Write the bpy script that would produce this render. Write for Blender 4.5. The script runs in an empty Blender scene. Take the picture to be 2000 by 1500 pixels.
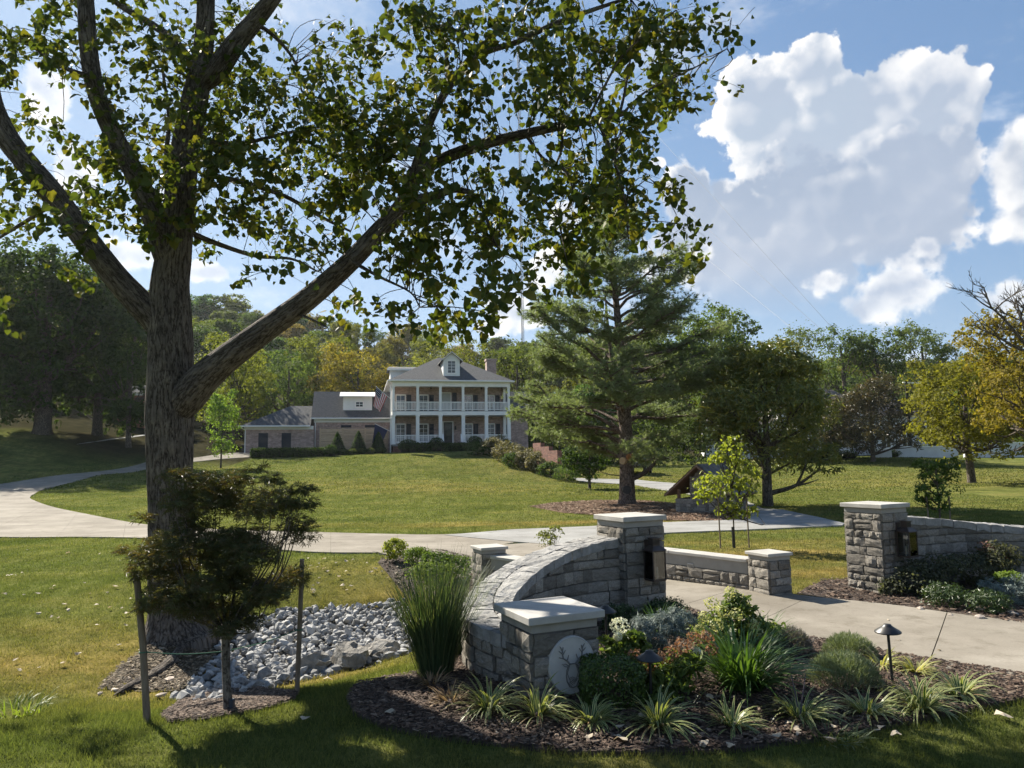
import bpy, bmesh, math, random
import numpy as np
from mathutils import Vector, Matrix
from mathutils.geometry import delaunay_2d_cdt
R = math.radians
PI = math.pi
S = bpy.context.scene
COL = S.collection
# ------------------------------------------------------------------ camera
F, PITCH, ROLL, EYE = 1400.0, R(6.1), R(0.8), 2.0
_f = np.array([0, math.cos(PITCH), math.sin(PITCH)])
_u0 = np.array([0, -math.sin(PITCH), math.cos(PITCH)])
_r0 = np.array([1.0, 0, 0])
_r = _r0 * math.cos(ROLL) - _u0 * math.sin(ROLL)
_u = _u0 * math.cos(ROLL) + _r0 * math.sin(ROLL)
CAM = np.array([0, 0, EYE])
cd = bpy.data.cameras.new('camera'); cam = bpy.data.objects.new('camera', cd); COL.objects.link(cam)
cd.sensor_width = 36; cd.lens = F / 2000 * 36; cd.clip_start = 0.05; cd.clip_end = 9000
cam.matrix_world = Matrix(((_r[0], _u[0], -_f[0], 0), (_r[1], _u[1], -_f[1], 0), (_r[2], _u[2], -_f[2], EYE), (0, 0, 0, 1)))
S.camera = cam
# ------------------------------------------------------------------ render and exposure
S.render.engine = 'CYCLES'
S.cycles.max_bounces = 7; S.cycles.diffuse_bounces = 4; S.cycles.glossy_bounces = 2
S.cycles.transmission_bounces = 4; S.cycles.transparent_max_bounces = 8
S.cycles.use_denoising = True; S.cycles.caustics_reflective = False; S.cycles.caustics_refractive = False
S.view_settings.view_transform = 'Standard'; S.view_settings.look = 'None'
S.view_settings.gamma = 1; S.view_settings.use_curve_mapping = False
S.view_settings.exposure = 2.78
# ------------------------------------------------------------------ sun and sky
SUN_AZ, SUN_EL = R(42), R(37)          # the sun stands ahead and to the left of the view
SUNV = Vector((-math.sin(SUN_AZ) * math.cos(SUN_EL), math.cos(SUN_AZ) * math.cos(SUN_EL), math.sin(SUN_EL)))
ld = bpy.data.lights.new('sun', 'SUN'); sun = bpy.data.objects.new('sun', ld); COL.objects.link(sun)
ld.energy = 2.0; ld.angle = R(0.5); ld.color = (1, 0.93, 0.80)
sun.rotation_euler = SUNV.to_track_quat('Z', 'Y').to_euler()
sun.location = (-30, 30, 40)
SKY_STRENGTH = 0.075


def unp(px, py):
    return _f + _r * (px - 1000) / F + _u * (750 - py) / F


def azel(px, py):
    d = unp(px, py)
    return math.atan2(d[0], d[1]), math.atan2(d[2], math.hypot(d[0], d[1]))


def make_world():
    w = bpy.data.worlds.new('World'); S.world = w; w.use_nodes = True
    nt = w.node_tree; N = nt.nodes; L = nt.links; N.clear()

    def node(t, **k):
        n = N.new(t)
        for a, b in k.items():
            setattr(n, a, b)
        return n

    def put(sock, v):
        if isinstance(v, (int, float)):
            sock.default_value = v
        elif isinstance(v, (tuple, list)):
            sock.default_value = v
        else:
            L.new(v, sock)

    def ma(op, a, b=0.0, c=None, clamp=False):
        n = node('ShaderNodeMath', operation=op, use_clamp=clamp)
        put(n.inputs[0], a); put(n.inputs[1], b)
        if c is not None:
            put(n.inputs[2], c)
        return n.outputs[0]

    def vm(op, a, b=None, out=0):
        n = node('ShaderNodeVectorMath', operation=op)
        put(n.inputs[0], a)
        if b is not None:
            put(n.inputs[1], b)
        return n.outputs[out]

    def noise(vec, scale, detail, rough=0.55, dist=0.0):
        n = node('ShaderNodeTexNoise'); n.noise_dimensions = '3D'
        put(n.inputs['Vector'], vec); put(n.inputs['Scale'], scale); put(n.inputs['Detail'], detail)
        put(n.inputs['Roughness'], rough); put(n.inputs['Distortion'], dist)
        return n.outputs[0]

    def node_col(vec, scale):
        n = node('ShaderNodeTexNoise'); put(n.inputs['Vector'], vec); put(n.inputs['Scale'], scale); put(n.inputs['Detail'], 4)
        return n.outputs['Color']

    def sstep(v, a, b):
        n = node('ShaderNodeMapRange', interpolation_type='SMOOTHSTEP')
        put(n.inputs[0], v); put(n.inputs[1], a); put(n.inputs[2], b)
        return n.outputs[0]

    def mix(f, a, b):
        n = node('ShaderNodeMix', data_type='RGBA')
        put(n.inputs[0], f); put(n.inputs[6], a); put(n.inputs[7], b)
        return n.outputs[2]

    sky = node('ShaderNodeTexSky', sky_type='NISHITA')
    sky.sun_disc = False; sky.sun_elevation = SUN_EL; sky.sun_rotation = -SUN_AZ
    sky.air_density = 1.0; sky.dust_density = 0.35; sky.ozone_density = 2.0; sky.altitude = 100
    tc = node('ShaderNodeTexCoord')
    D = tc.outputs['Generated']
    sp = node('ShaderNodeSeparateXYZ'); L.new(D, sp.inputs[0])
    az = ma('ARCTAN2', sp.outputs[0], sp.outputs[1])
    el = ma('ARCSINE', sp.outputs[2])
    cb = node('ShaderNodeCombineXYZ'); L.new(az, cb.inputs[0]); L.new(el, cb.inputs[1])
    P = cb.outputs[0]
    # billowing displacement shared by all layers (pure functions of direction)
    def voro(vec, scale):
        n = node('ShaderNodeTexVoronoi', feature='SMOOTH_F1'); put(n.inputs['Vector'], vec); put(n.inputs['Scale'], scale); put(n.inputs['Smoothness'], 0.35)
        return n.outputs[0]
    n1 = noise(D, 7.0, 5, 0.62)
    n2 = noise(D, 34.0, 4, 0.65)
    nlow = noise(vm('ADD', D, (3.1, 1.7, 0.4)), 5.0, 4, 0.5)
    W = vm('ADD', D, vm('MULTIPLY', node_col(D, 12.0), (0.05, 0.05, 0.05)))
    def caul(vec):
        return ma('ADD', ma('MULTIPLY', ma('SUBTRACT', 0.42, voro(vec, 15.0)), 1.0), ma('MULTIPLY', ma('SUBTRACT', 0.42, voro(vec, 40.0)), 0.55))
    cau = caul(W)
    relief = ma('SUBTRACT', cau, caul(vm('ADD', W, (-0.016, 0.0, 0.014))))     # billows lit from the sun's side
    bil = ma('ADD', ma('ADD', ma('MULTIPLY', ma('SUBTRACT', n1, 0.5), 2.2), ma('MULTIPLY', ma('SUBTRACT', n2, 0.5), 1.3)), ma('MULTIPLY', cau, 0.7))

    def blobs(lst):
        cur = None
        for px, py, rx, ry in lst:
            a, e = azel(px, py)
            v = vm('SUBTRACT', P, (a, e, 0))
            v = vm('MULTIPLY', v, (F / rx, F / ry, 0))
            d = ma('SUBTRACT', 1.0, vm('LENGTH', v, out=1))
            cur = d if cur is None else ma('SMOOTH_MAX', cur, d, 0.25)
        return cur
    # a camera's gentle shoulder on the sky glow, the same in every direction
    s3 = vm('MULTIPLY', sky.outputs[0], (0.30, 0.42, 0.57))
    den = vm('ADD', vm('MULTIPLY', sky.outputs[0], (0.25, 0.25, 0.25)), (1, 1, 1))
    col = vm('DIVIDE', s3, den)
    # thin veil of high haze and scattered puffs over the whole sky
    el_f = sstep(el, 0.02, 0.5)
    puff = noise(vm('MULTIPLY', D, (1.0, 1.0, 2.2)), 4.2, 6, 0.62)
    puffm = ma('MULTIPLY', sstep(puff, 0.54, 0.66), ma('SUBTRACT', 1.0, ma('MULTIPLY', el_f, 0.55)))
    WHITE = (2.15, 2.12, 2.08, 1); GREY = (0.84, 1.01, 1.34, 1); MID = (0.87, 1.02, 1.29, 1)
    # front-lit puffs opposite the sun, brightened as added fill light from out of view
    fill_phase = sstep(vm('DOT_PRODUCT', D, tuple(-SUNV), out=1), -0.5, 0.6)
    col = mix(ma('MULTIPLY', puffm, 0.8), col, mix(sstep(n2, 0.35, 0.65), mix(fill_phase, (1.3, 1.5, 1.8, 1), (6.5, 6.4, 6.3, 1)), mix(fill_phase, (2.1, 2.1, 2.1, 1), (10.5, 10.2, 9.8, 1))))

    def layer(col, lst, amp, edge, rimw, soft=1.0, base=GREY, right_grey=None, top=1.0, fade=None):
        d = ma('ADD', blobs(lst), ma('MULTIPLY', bil, amp))
        alpha = ma('MULTIPLY', sstep(d, 0.0, edge), soft)
        if fade is not None:
            alpha = ma('MULTIPLY', alpha, sstep(el, azel(1600, fade[0])[1], azel(1600, fade[1])[1]))
        rim = ma('SUBTRACT', 1.0, sstep(d, 0.0, rimw))
        tex = sstep(ma('ADD', ma('MULTIPLY', n1, 0.6), ma('MULTIPLY', nlow, 0.5)), 0.42, 0.68)
        body = mix(ma('MULTIPLY', tex, 0.75), base, MID)
        if right_grey is not None:           # the sun is on the left: rims facing it are the bright ones
            a0, a1 = azel(right_grey[0], 400)[0], azel(right_grey[1], 400)[0]
            rim = ma('MULTIPLY', rim, ma('SUBTRACT', 1.0, ma('MULTIPLY', sstep(az, a0, a1), 0.65)))
        near = ma('SUBTRACT', 1.0, ma('MULTIPLY', sstep(d, rimw * 0.5, rimw * 2.2), 0.8))
        lit = ma('ADD', rim, ma('MULTIPLY', ma('MULTIPLY', relief, 1.5), near), clamp=True)
        dark = ma('MULTIPLY', ma('MULTIPLY', relief, -0.9), near, clamp=True)
        c = mix(ma('MULTIPLY', lit, top), body, WHITE)
        c = mix(dark, c, base)
        return mix(alpha, col, c)
    # big cumulus: upper towers behind, wide grey body in front
    col = layer(col, [(1590, 140, 75, 80), (1500, 225, 125, 110), (1640, 225, 165, 105), (1765, 280, 130, 125), (1560, 290, 180, 120)],
                0.58, 0.09, 0.50, base=(0.87, 1.05, 1.31, 1), right_grey=(1560, 1800))
    col = layer(col, [(1350, 385, 62, 80), (1440, 415, 110, 95), (1600, 395, 200, 110), (1770, 400, 145, 125), (1370, 470, 90, 100),
                      (1500, 510, 210, 110), (1850, 330, 70, 80)],
                0.60, 0.18, 0.30, base=(0.66, 0.83, 1.12, 1), right_grey=(1420, 1600), fade=(640, 480))
    col = layer(col, [(2015, 335, 90, 90), (2045, 420, 105, 50), (2200, 330, 180, 95)], 0.5, 0.30, 0.8, base=(1.05, 1.16, 1.34, 1))
    # low scattered fragments, cloud bank left of the pine
    col = layer(col, [(1750, 565, 75, 60), (1610, 545, 40, 32), (1815, 485, 32, 20), (1370, 490, 34, 24), (1700, 600, 50, 32), (1960, 590, 40, 40)],
                1.1, 0.45, 1.0, soft=0.85, base=(1.11, 1.22, 1.45, 1))
    col = layer(col, [(1060, 520, 62, 65), (1010, 610, 75, 42), (1100, 430, 50, 40), (960, 640, 50, 20), (1285, 318, 18, 12)], 0.85, 0.3, 1.0, base=(1.11, 1.25, 1.52, 1))
    col = layer(col, [(90, 190, 52, 70), (270, 500, 62, 30), (400, 530, 55, 26), (140, 330, 40, 52), (330, 380, 28, 18), (-250, 300, 150, 110)],
                0.95, 0.4, 1.0, soft=0.9, base=(1.22, 1.34, 1.57, 1))
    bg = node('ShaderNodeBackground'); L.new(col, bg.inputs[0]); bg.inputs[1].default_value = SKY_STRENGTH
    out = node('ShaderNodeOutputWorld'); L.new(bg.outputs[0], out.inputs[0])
    w.cycles.sampling_method = 'MANUAL'; w.cycles.sample_map_resolution = 256


make_world()
# ------------------------------------------------------------------ helpers


def at(px, py, y):
    """The point at world depth y that the ray through a photo pixel meets."""
    d = unp(px, py)
    return CAM + d * (y / d[1])


def atz(px, py, z):
    d = unp(px, py)
    return CAM + d * ((z - EYE) / d[2])


def npmesh(name, V, Fc, uv=None, attrs=None, smooth=False):
    V = np.ascontiguousarray(V, dtype=np.float32).reshape(-1, 3)
    Fc = np.ascontiguousarray(Fc, dtype=np.int32)
    m, k = Fc.shape
    me = bpy.data.meshes.new(name)
    me.vertices.add(len(V)); me.vertices.foreach_set('co', V.ravel())
    me.loops.add(m * k); me.loops.foreach_set('vertex_index', Fc.ravel())
    me.polygons.add(m); me.polygons.foreach_set('loop_start', np.arange(0, m * k, k, dtype=np.int32))
    me.polygons.foreach_set('use_smooth', np.full(m, bool(smooth)))
    me.update(calc_edges=True)
    if uv is not None:
        ul = me.uv_layers.new(name='UVMap')
        ul.data.foreach_set('uv', np.asarray(uv, dtype=np.float32)[Fc.ravel()].ravel())
    for an, arr in (attrs or {}).items():
        arr = np.asarray(arr, dtype=np.float32)
        if arr.ndim == 1:
            a = me.attributes.new(an, 'FLOAT', 'POINT'); a.data.foreach_set('value', arr)
        else:
            a = me.attributes.new(an, 'FLOAT_VECTOR', 'POINT'); a.data.foreach_set('vector', arr.ravel())
    return me


def link(name, me, mat, parent=None, loc=None, world=False):
    o = bpy.data.objects.new(name, me)
    COL.objects.link(o)
    if mat is not None and me is not None:
        for mm in (mat if isinstance(mat, (list, tuple)) else [mat]):
            if len(me.materials) < (len(mat) if isinstance(mat, (list, tuple)) else 1):
                me.materials.append(mm)
    if parent is not None:
        o.parent = parent
        if world:                       # geometry was written in world coordinates
            p, off = parent, Vector((0, 0, 0))
            while p is not None:
                off += Vector(p.location); p = p.parent
            o.location = -off
    if loc is not None:
        o.location = loc
    return o


def tag(o, label=None, cat=None, group=None, kind=None):
    if label: o['label'] = label
    if cat: o['category'] = cat
    if group: o['group'] = group
    if kind: o['kind'] = kind
    return o


def thing(name, label, cat, loc=(0, 0, 0), rz=0.0, group=None):
    o = bpy.data.objects.new(name, None); COL.objects.link(o)
    o.empty_display_size = 0.2
    o.location = loc; o.rotation_euler = (0, 0, rz)
    return tag(o, label, cat, group, 'thing')


def copy_tree(o, parent=None):
    c = o.copy(); COL.objects.link(c); c.parent = parent
    for ch in o.children:
        copy_tree(ch, c)
    return c


class MB:
    """Collects shapes and links them as ONE mesh object."""

    def __init__(s):
        s.v = []; s.f = []

    def add(s, vs, fs):
        b = len(s.v); s.v += [tuple(q) for q in vs]; s.f += [tuple(b + i for i in q) for q in fs]
        return s

    def box(s, x0, x1, y0, y1, z0, z1):
        return s.add([(x0, y0, z0), (x1, y0, z0), (x1, y1, z0), (x0, y1, z0), (x0, y0, z1), (x1, y0, z1), (x1, y1, z1), (x0, y1, z1)],
                     [(0, 3, 2, 1), (4, 5, 6, 7), (0, 1, 5, 4), (1, 2, 6, 5), (2, 3, 7, 6), (3, 0, 4, 7)])

    def bar(s, a, b, w, h=None, up=(0, 0, 1)):
        a, b = Vector(a), Vector(b); h = h or w
        d = (b - a).normalized(); sd = d.cross(Vector(up))
        if sd.length < 1e-4: sd = d.cross(Vector((0, 1, 0)))
        sd.normalize(); u = sd.cross(d)
        sd *= w / 2; u *= h / 2
        vs = [a - sd - u, a + sd - u, a + sd + u, a - sd + u, b - sd - u, b + sd - u, b + sd + u, b - sd + u]
        return s.add(vs, [(0, 3, 2, 1), (4, 5, 6, 7), (0, 1, 5, 4), (1, 2, 6, 5), (2, 3, 7, 6), (3, 0, 4, 7)])

    def tube(s, pts, rad, n=8, cap=True):
        pts = [Vector(p) for p in pts]
        if not hasattr(rad, '__len__'): rad = [rad] * len(pts)
        prev = None; rings = []
        for i, p in enumerate(pts):
            d = (pts[min(i + 1, len(pts) - 1)] - pts[max(i - 1, 0)]).normalized()
            if prev is None:
                e = d.cross(Vector((0, 1, 0)))
                if e.length < 1e-3: e = d.cross(Vector((1, 0, 0)))
            else:
                e = prev - d * prev.dot(d)
            e.normalize(); prev = e; g = d.cross(e)
            rings.append([p + (e * math.cos(2 * PI * k / n) + g * math.sin(2 * PI * k / n)) * rad[i] for k in range(n)])
        vs = [q for r in rings for q in r]; fs = []
        for i in range(len(pts) - 1):
            for k in range(n):
                fs.append((i * n + k, i * n + (k + 1) % n, (i + 1) * n + (k + 1) % n, (i + 1) * n + k))
        if cap:
            fs.append(tuple(range(n - 1, -1, -1))); fs.append(tuple(range((len(pts) - 1) * n, len(pts) * n)))
        return s.add(vs, fs)

    def lathe(s, prof, n=20, c=(0, 0, 0)):
        vs = [(c[0] + r * math.cos(2 * PI * k / n), c[1] + r * math.sin(2 * PI * k / n), c[2] + z) for r, z in prof for k in range(n)]
        fs = [(i * n + k, i * n + (k + 1) % n, (i + 1) * n + (k + 1) % n, (i + 1) * n + k) for i in range(len(prof) - 1) for k in range(n)]
        return s.add(vs, fs)

    def prism(s, poly, z0, z1):
        n = len(poly)
        vs = [(x, y, z0) for x, y in poly] + [(x, y, z1) for x, y in poly]
        return s.add(vs, [tuple(range(n - 1, -1, -1)), tuple(range(n, 2 * n))] + [(i, (i + 1) % n, n + (i + 1) % n, n + i) for i in range(n)])

    def mesh(s, name, smooth=False, bevel=0.0):
        me = bpy.data.meshes.new(name); me.from_pydata(s.v, [], s.f); me.update()
        if bevel > 0:
            bm = bmesh.new(); bm.from_mesh(me)
            bmesh.ops.bevel(bm, geom=bm.edges[:], offset=bevel, segments=1, affect='EDGES', clamp_overlap=True)
            bm.to_mesh(me); bm.free()
        if smooth:
            me.polygons.foreach_set('use_smooth', np.ones(len(me.polygons), dtype=bool))
        return me

    def build(s, name, mat, parent=None, smooth=False, bevel=0.0, world=False, loc=None):
        return link(name, s.mesh(name, smooth, bevel), mat, parent, loc, world)


def catmull(P, n):
    P = np.asarray(P, float); Q = np.vstack([2 * P[0] - P[1], P, 2 * P[-1] - P[-2]])
    t = np.linspace(0, len(P) - 1, n); i = np.minimum(t.astype(int), len(P) - 2); u = (t - i)[:, None]
    a, b, c, d = Q[i], Q[i + 1], Q[i + 2], Q[i + 3]
    return 0.5 * ((2 * b) + (c - a) * u + (2 * a - 5 * b + 4 * c - d) * u ** 2 + (3 * b - a - 3 * c + d) * u ** 3)


def inpoly(x, y, poly):
    x = np.asarray(x); y = np.asarray(y); c = np.zeros(x.shape, bool); n = len(poly); j = n - 1
    for i in range(n):
        xi, yi = poly[i][0], poly[i][1]; xj, yj = poly[j][0], poly[j][1]
        if yi != yj:
            c ^= ((yi > y) != (yj > y)) & (x < (xj - xi) * (y - yi) / (yj - yi) + xi)
        j = i
    return c


def vnoise(P, seed=0, octaves=3):
    """Cheap smooth value noise in [-1,1] for arrays of points (sum of rotated sines)."""
    rs = np.random.RandomState(seed); P = np.asarray(P, float); out = np.zeros(P.shape[:-1]); a = 1.0; tot = 0
    f = 1.0
    for _ in range(octaves):
        for _ in range(3):
            k = rs.normal(size=P.shape[-1]); k *= f * 2.0 / (np.linalg.norm(k) + 1e-6)
            out += a * np.sin(P @ k + rs.uniform(0, 6.28)) / 2.0
        tot += a; a *= 0.55; f *= 2.1
    return out / tot


# ------------------------------------------------------------------ materials
def mat_base(name):
    m = bpy.data.materials.new(name); m.use_nodes = True
    nt = m.node_tree; nt.nodes.clear()
    out = nt.nodes.new('ShaderNodeOutputMaterial')
    b = nt.nodes.new('ShaderNodeBsdfPrincipled')
    nt.links.new(b.outputs[0], out.inputs[0])
    return m, nt, b, out


def ramp(nt, fac, cols, pos=None):
    r = nt.nodes.new('ShaderNodeValToRGB'); e = r.color_ramp.elements
    n = len(cols)
    while len(e) < n: e.new(0.5)
    for i, c in enumerate(cols):
        e[i].position = pos[i] if pos else 0.3 + 0.4 * i / max(n - 1, 1)
        e[i].color = (*c, 1)
    nt.links.new(fac, r.inputs[0]); return r.outputs[0]


def tex(nt, vec, scale, detail=5, rough=0.6, kind='noise'):
    if kind == 'noise':
        t = nt.nodes.new('ShaderNodeTexNoise'); t.inputs['Detail'].default_value = detail; t.inputs['Roughness'].default_value = rough
        o = t.outputs[0]
    else:
        t = nt.nodes.new('ShaderNodeTexVoronoi'); o = t.outputs['Distance']
    t.inputs['Scale'].default_value = scale
    if vec is not None: nt.links.new(vec, t.inputs['Vector'])
    return o


def coords(nt, kind='Object', stretch=(1, 1, 1), attr=None):
    mp = nt.nodes.new('ShaderNodeMapping'); mp.inputs['Scale'].default_value = stretch
    if attr:
        t = nt.nodes.new('ShaderNodeAttribute'); t.attribute_name = attr; nt.links.new(t.outputs['Vector'], mp.inputs[0])
    elif kind == 'World':
        t = nt.nodes.new('ShaderNodeNewGeometry'); nt.links.new(t.outputs['Position'], mp.inputs[0])
    else:
        t = nt.nodes.new('ShaderNodeTexCoord'); nt.links.new(t.outputs[kind], mp.inputs[0])
    return mp.outputs[0]


def mul(nt, a, b, blend='MULTIPLY', fac=1.0):
    n = nt.nodes.new('ShaderNodeMix'); n.data_type = 'RGBA'; n.blend_type = blend
    if isinstance(fac, float): n.inputs[0].default_value = fac
    else: nt.links.new(fac, n.inputs[0])
    for s, v in ((6, a), (7, b)):
        if isinstance(v, (tuple, list)): n.inputs[s].default_value = (*v, 1)
        else: nt.links.new(v, n.inputs[s])
    return n.outputs[2]


def math_n(nt, op, a, b=0.0, clamp=False):
    n = nt.nodes.new('ShaderNodeMath'); n.operation = op; n.use_clamp = clamp
    for s, v in ((0, a), (1, b)):
        if isinstance(v, (int, float)): n.inputs[s].default_value = v
        else: nt.links.new(v, n.inputs[s])
    return n.outputs[0]


def bumpify(nt, b, h, strength, dist=0.02):
    n = nt.nodes.new('ShaderNodeBump'); n.inputs['Strength'].default_value = strength; n.inputs['Distance'].default_value = dist
    nt.links.new(h, n.inputs['Height']); nt.links.new(n.outputs[0], b.inputs['Normal'])


def pm(name, cols, scale=4, rough=0.8, bump=0.0, bscale=None, bdist=0.02, coord='Object', stretch=(1, 1, 1), attr=None, spec=0.3, metal=0.0,
       rand=0.0, pos=None, detail=6, fine=0.0):
    m, nt, b, out = mat_base(name)
    v = coords(nt, coord, stretch, attr)
    t = tex(nt, v, scale, detail)
    c = ramp(nt, t, cols, pos)
    if rand > 0:
        oi = nt.nodes.new('ShaderNodeObjectInfo')
        k = math_n(nt, 'ADD', math_n(nt, 'MULTIPLY', oi.outputs['Random'], 2 * rand), 1 - rand)
        cc = nt.nodes.new('ShaderNodeCombineColor')
        for i in range(3): nt.links.new(k, cc.inputs[i])
        c = mul(nt, c, cc.outputs[0])
    if fine > 0:
        t3 = tex(nt, v, scale * 12, 4, 0.7)
        c = mul(nt, c, ramp(nt, t3, [(1 - fine,) * 3, (1 + fine,) * 3]))
    nt.links.new(c, b.inputs['Base Color'])
    b.inputs['Roughness'].default_value = rough; b.inputs['Specular IOR Level'].default_value = spec; b.inputs['Metallic'].default_value = metal
    if bump > 0:
        bumpify(nt, b, tex(nt, v, bscale or scale * 3, 7, 0.65), bump, bdist)
    return m


def leafmat(name, cols, trans=0.4, rough=0.5, spec=0.3, tint=False, tcol=None, uvedge=None):
    """Thin leaf: diffuse plus transmitted light, each leaf its own shade (random per mesh island)."""
    m, nt, b, out = mat_base(name)
    g = nt.nodes.new('ShaderNodeNewGeometry')
    c = ramp(nt, g.outputs['Random Per Island'], cols, [i / max(len(cols) - 1, 1) for i in range(len(cols))])
    if uvedge:
        uv = nt.nodes.new('ShaderNodeUVMap'); sx = nt.nodes.new('ShaderNodeSeparateXYZ'); nt.links.new(uv.outputs[0], sx.inputs[0])
        e = math_n(nt, 'ABSOLUTE', math_n(nt, 'SUBTRACT', sx.outputs[0], 0.5))
        e = math_n(nt, 'GREATER_THAN', e, uvedge[1])
        c = mul(nt, c, uvedge[0], 'MIX', e)
    if tint:
        oi = nt.nodes.new('ShaderNodeObjectInfo')
        c = mul(nt, c, oi.outputs['Color'])
    nt.links.new(c, b.inputs['Base Color'])
    b.inputs['Roughness'].default_value = rough; b.inputs['Specular IOR Level'].default_value = spec
    t = nt.nodes.new('ShaderNodeBsdfTranslucent')
    tc = mul(nt, c, tcol or (1.25, 1.25, 0.55))
    nt.links.new(tc, t.inputs[0])
    mx = nt.nodes.new('ShaderNodeMixShader'); mx.inputs[0].default_value = trans
    nt.links.new(b.outputs[0], mx.inputs[1]); nt.links.new(t.outputs[0], mx.inputs[2]); nt.links.new(mx.outputs[0], out.inputs[0])
    return m


# ------------------------------------------------------------------ plant geometry
LEAF4 = (np.array([[0, 0, 0], [0.5, 0.42, 0.06], [0, 1, 0], [-0.5, 0.42, 0.06]]), np.array([[0, 1, 2, 3]]))
HEART = (np.array([[0, 0, 0], [0.30, -0.08, .05], [0.52, 0.22, .10], [0.36, 0.62, .05], [0, 1.0, -.05], [-0.36, 0.62, .05], [-0.52, 0.22, .10], [-0.30, -0.08, .05]]),
         np.array([[0, 1, 2, 3], [0, 3, 4, 4], [0, 4, 5, 5], [0, 5, 6, 7]]))
OVAL = (np.array([[0, 0, 0], [0.3, 0.25, 0.07], [0.3, 0.65, 0.07], [0, 1, -.05], [-0.3, 0.65, 0.07], [-0.3, 0.25, 0.07]]),
        np.array([[0, 1, 2, 3], [0, 3, 4, 5]]))
SPIKE = (np.array([[-0.5, 0, 0], [0.5, 0, 0], [0, 1, 0]]), np.array([[0, 1, 2]]))


def frames(nrm, tip):
    """Orthonormal leaf frames: z = normal, y = tip direction made square to it."""
    z = nrm / (np.linalg.norm(nrm, axis=1, keepdims=True) + 1e-9)
    y = tip - z * (tip * z).sum(1, keepdims=True)
    y /= np.linalg.norm(y, axis=1, keepdims=True) + 1e-9
    return np.cross(y, z), y, z


def leaves(P, nrm, tip, length, width, shape=LEAF4):
    """Arrays of leaf copies -> vertices and faces."""
    sv, sf = shape
    x, y, z = frames(nrm, tip)
    length = np.broadcast_to(np.asarray(length, float), (len(P),))[:, None, None]
    width = np.broadcast_to(np.asarray(width, float), (len(P),))[:, None, None]
    V = P[:, None, :] + x[:, None, :] * sv[None, :, 0:1] * width + y[:, None, :] * sv[None, :, 1:2] * length + z[:, None, :] * sv[None, :, 2:3] * length
    k = len(sv)
    Fc = (sf[None] + (np.arange(len(P)) * k)[:, None, None]).reshape(-1, sf.shape[1])
    return V.reshape(-1, 3), Fc


def heart_mesh(name, P, nrm, tip, length, width):
    """Heart-shaped leaves, six triangles each."""
    sv = HEART[0]; sf = np.array([[0, 1, 2], [0, 2, 3], [0, 3, 4], [0, 4, 5], [0, 5, 6], [0, 6, 7]])
    V, Fc = leaves(P, nrm, tip, length, width, (sv, sf))
    return npmesh(name, V, Fc)


def rnd_dirs(rs, n):
    v = rs.normal(size=(n, 3)); return v / np.linalg.norm(v, axis=1, keepdims=True)


def crown(rs, blobs, n, size, asp=0.6, up=0.35, shell=0.55, clump=0.22, per=26, droop=0.3, shape=LEAF4):
    """Foliage filling ellipsoids (cx,cy,cz,rx,ry,rz): leaves gather in clumps near the surface."""
    w = np.array([b[3] * b[4] + b[4] * b[5] + b[3] * b[5] for b in blobs], float); w /= w.sum()
    nc = max(4, n // per)
    bi = rs.choice(len(blobs), nc, p=w); B = np.array(blobs, float)[bi]
    d = rnd_dirs(rs, nc); d[:, 2] = np.abs(d[:, 2]) * np.where(rs.rand(nc) < 0.72, 1, -1)
    rad = shell + (1 - shell) * rs.rand(nc) ** 0.6
    C = B[:, :3] + d * B[:, 3:] * rad[:, None]
    cr = clump * B[:, 3:].mean(1) * (0.6 + 0.8 * rs.rand(nc))
    k = rs.randint(0, nc, n)
    e = rnd_dirs(rs, n)
    P = C[k] + e * (cr[k] * (0.35 + 0.75 * rs.rand(n)))[:, None] * np.array([1.25, 1.25, 0.75])
    nr = e * 0.6 + d[k] * 0.5 + rnd_dirs(rs, n) * 0.8 + np.array([0, 0, up])
    tip = rnd_dirs(rs, n) + np.array([0, 0, -droop])
    s = size * (0.65 + 0.7 * rs.rand(n))
    return leaves(P, nr, tip, s, s * asp, shape)


def straps(rs, base, az, ln, wd, lean, droop, segs=6, twist=0.0):
    """Arching strap leaves. base (n,3); lean = start angle from vertical; droop = added bend (radians)."""
    n = len(base); t = np.linspace(0, 1, segs + 1)
    th = lean[:, None] + droop[:, None] * t[None] ** 1.3
    ds = ln[:, None] / segs
    h = np.cumsum(np.concatenate([np.zeros((n, 1)), np.sin(th[:, :-1]) * ds], 1), 1)
    z = np.cumsum(np.concatenate([np.zeros((n, 1)), np.cos(th[:, :-1]) * ds], 1), 1)
    dx, dy = np.cos(az)[:, None], np.sin(az)[:, None]
    mid = np.stack([base[:, 0:1] + dx * h, base[:, 1:2] + dy * h, base[:, 2:3] + z], -1)
    wt = np.maximum(0.04, np.minimum(1.0, 0.55 + 1.6 * t) * (1 - t ** 2.6))[None] * wd[:, None] / 2
    side = np.stack([-np.sin(az), np.cos(az), twist * np.ones(n)], -1)[:, None, :]
    V = np.stack([mid - side * wt[..., None], mid + side * wt[..., None]], 2)
    V = V.reshape(n, -1, 3)
    q = np.array([[2 * i, 2 * i + 1, 2 * i + 3, 2 * i + 2] for i in range(segs)])
    Fc = (q[None] + (np.arange(n) * (2 * segs + 2))[:, None, None]).reshape(-1, 4)
    uv = np.tile(np.stack([np.tile([0.0, 1.0], segs + 1), np.repeat(t, 2)], -1), (n, 1))
    return V.reshape(-1, 3), Fc, uv


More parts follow.
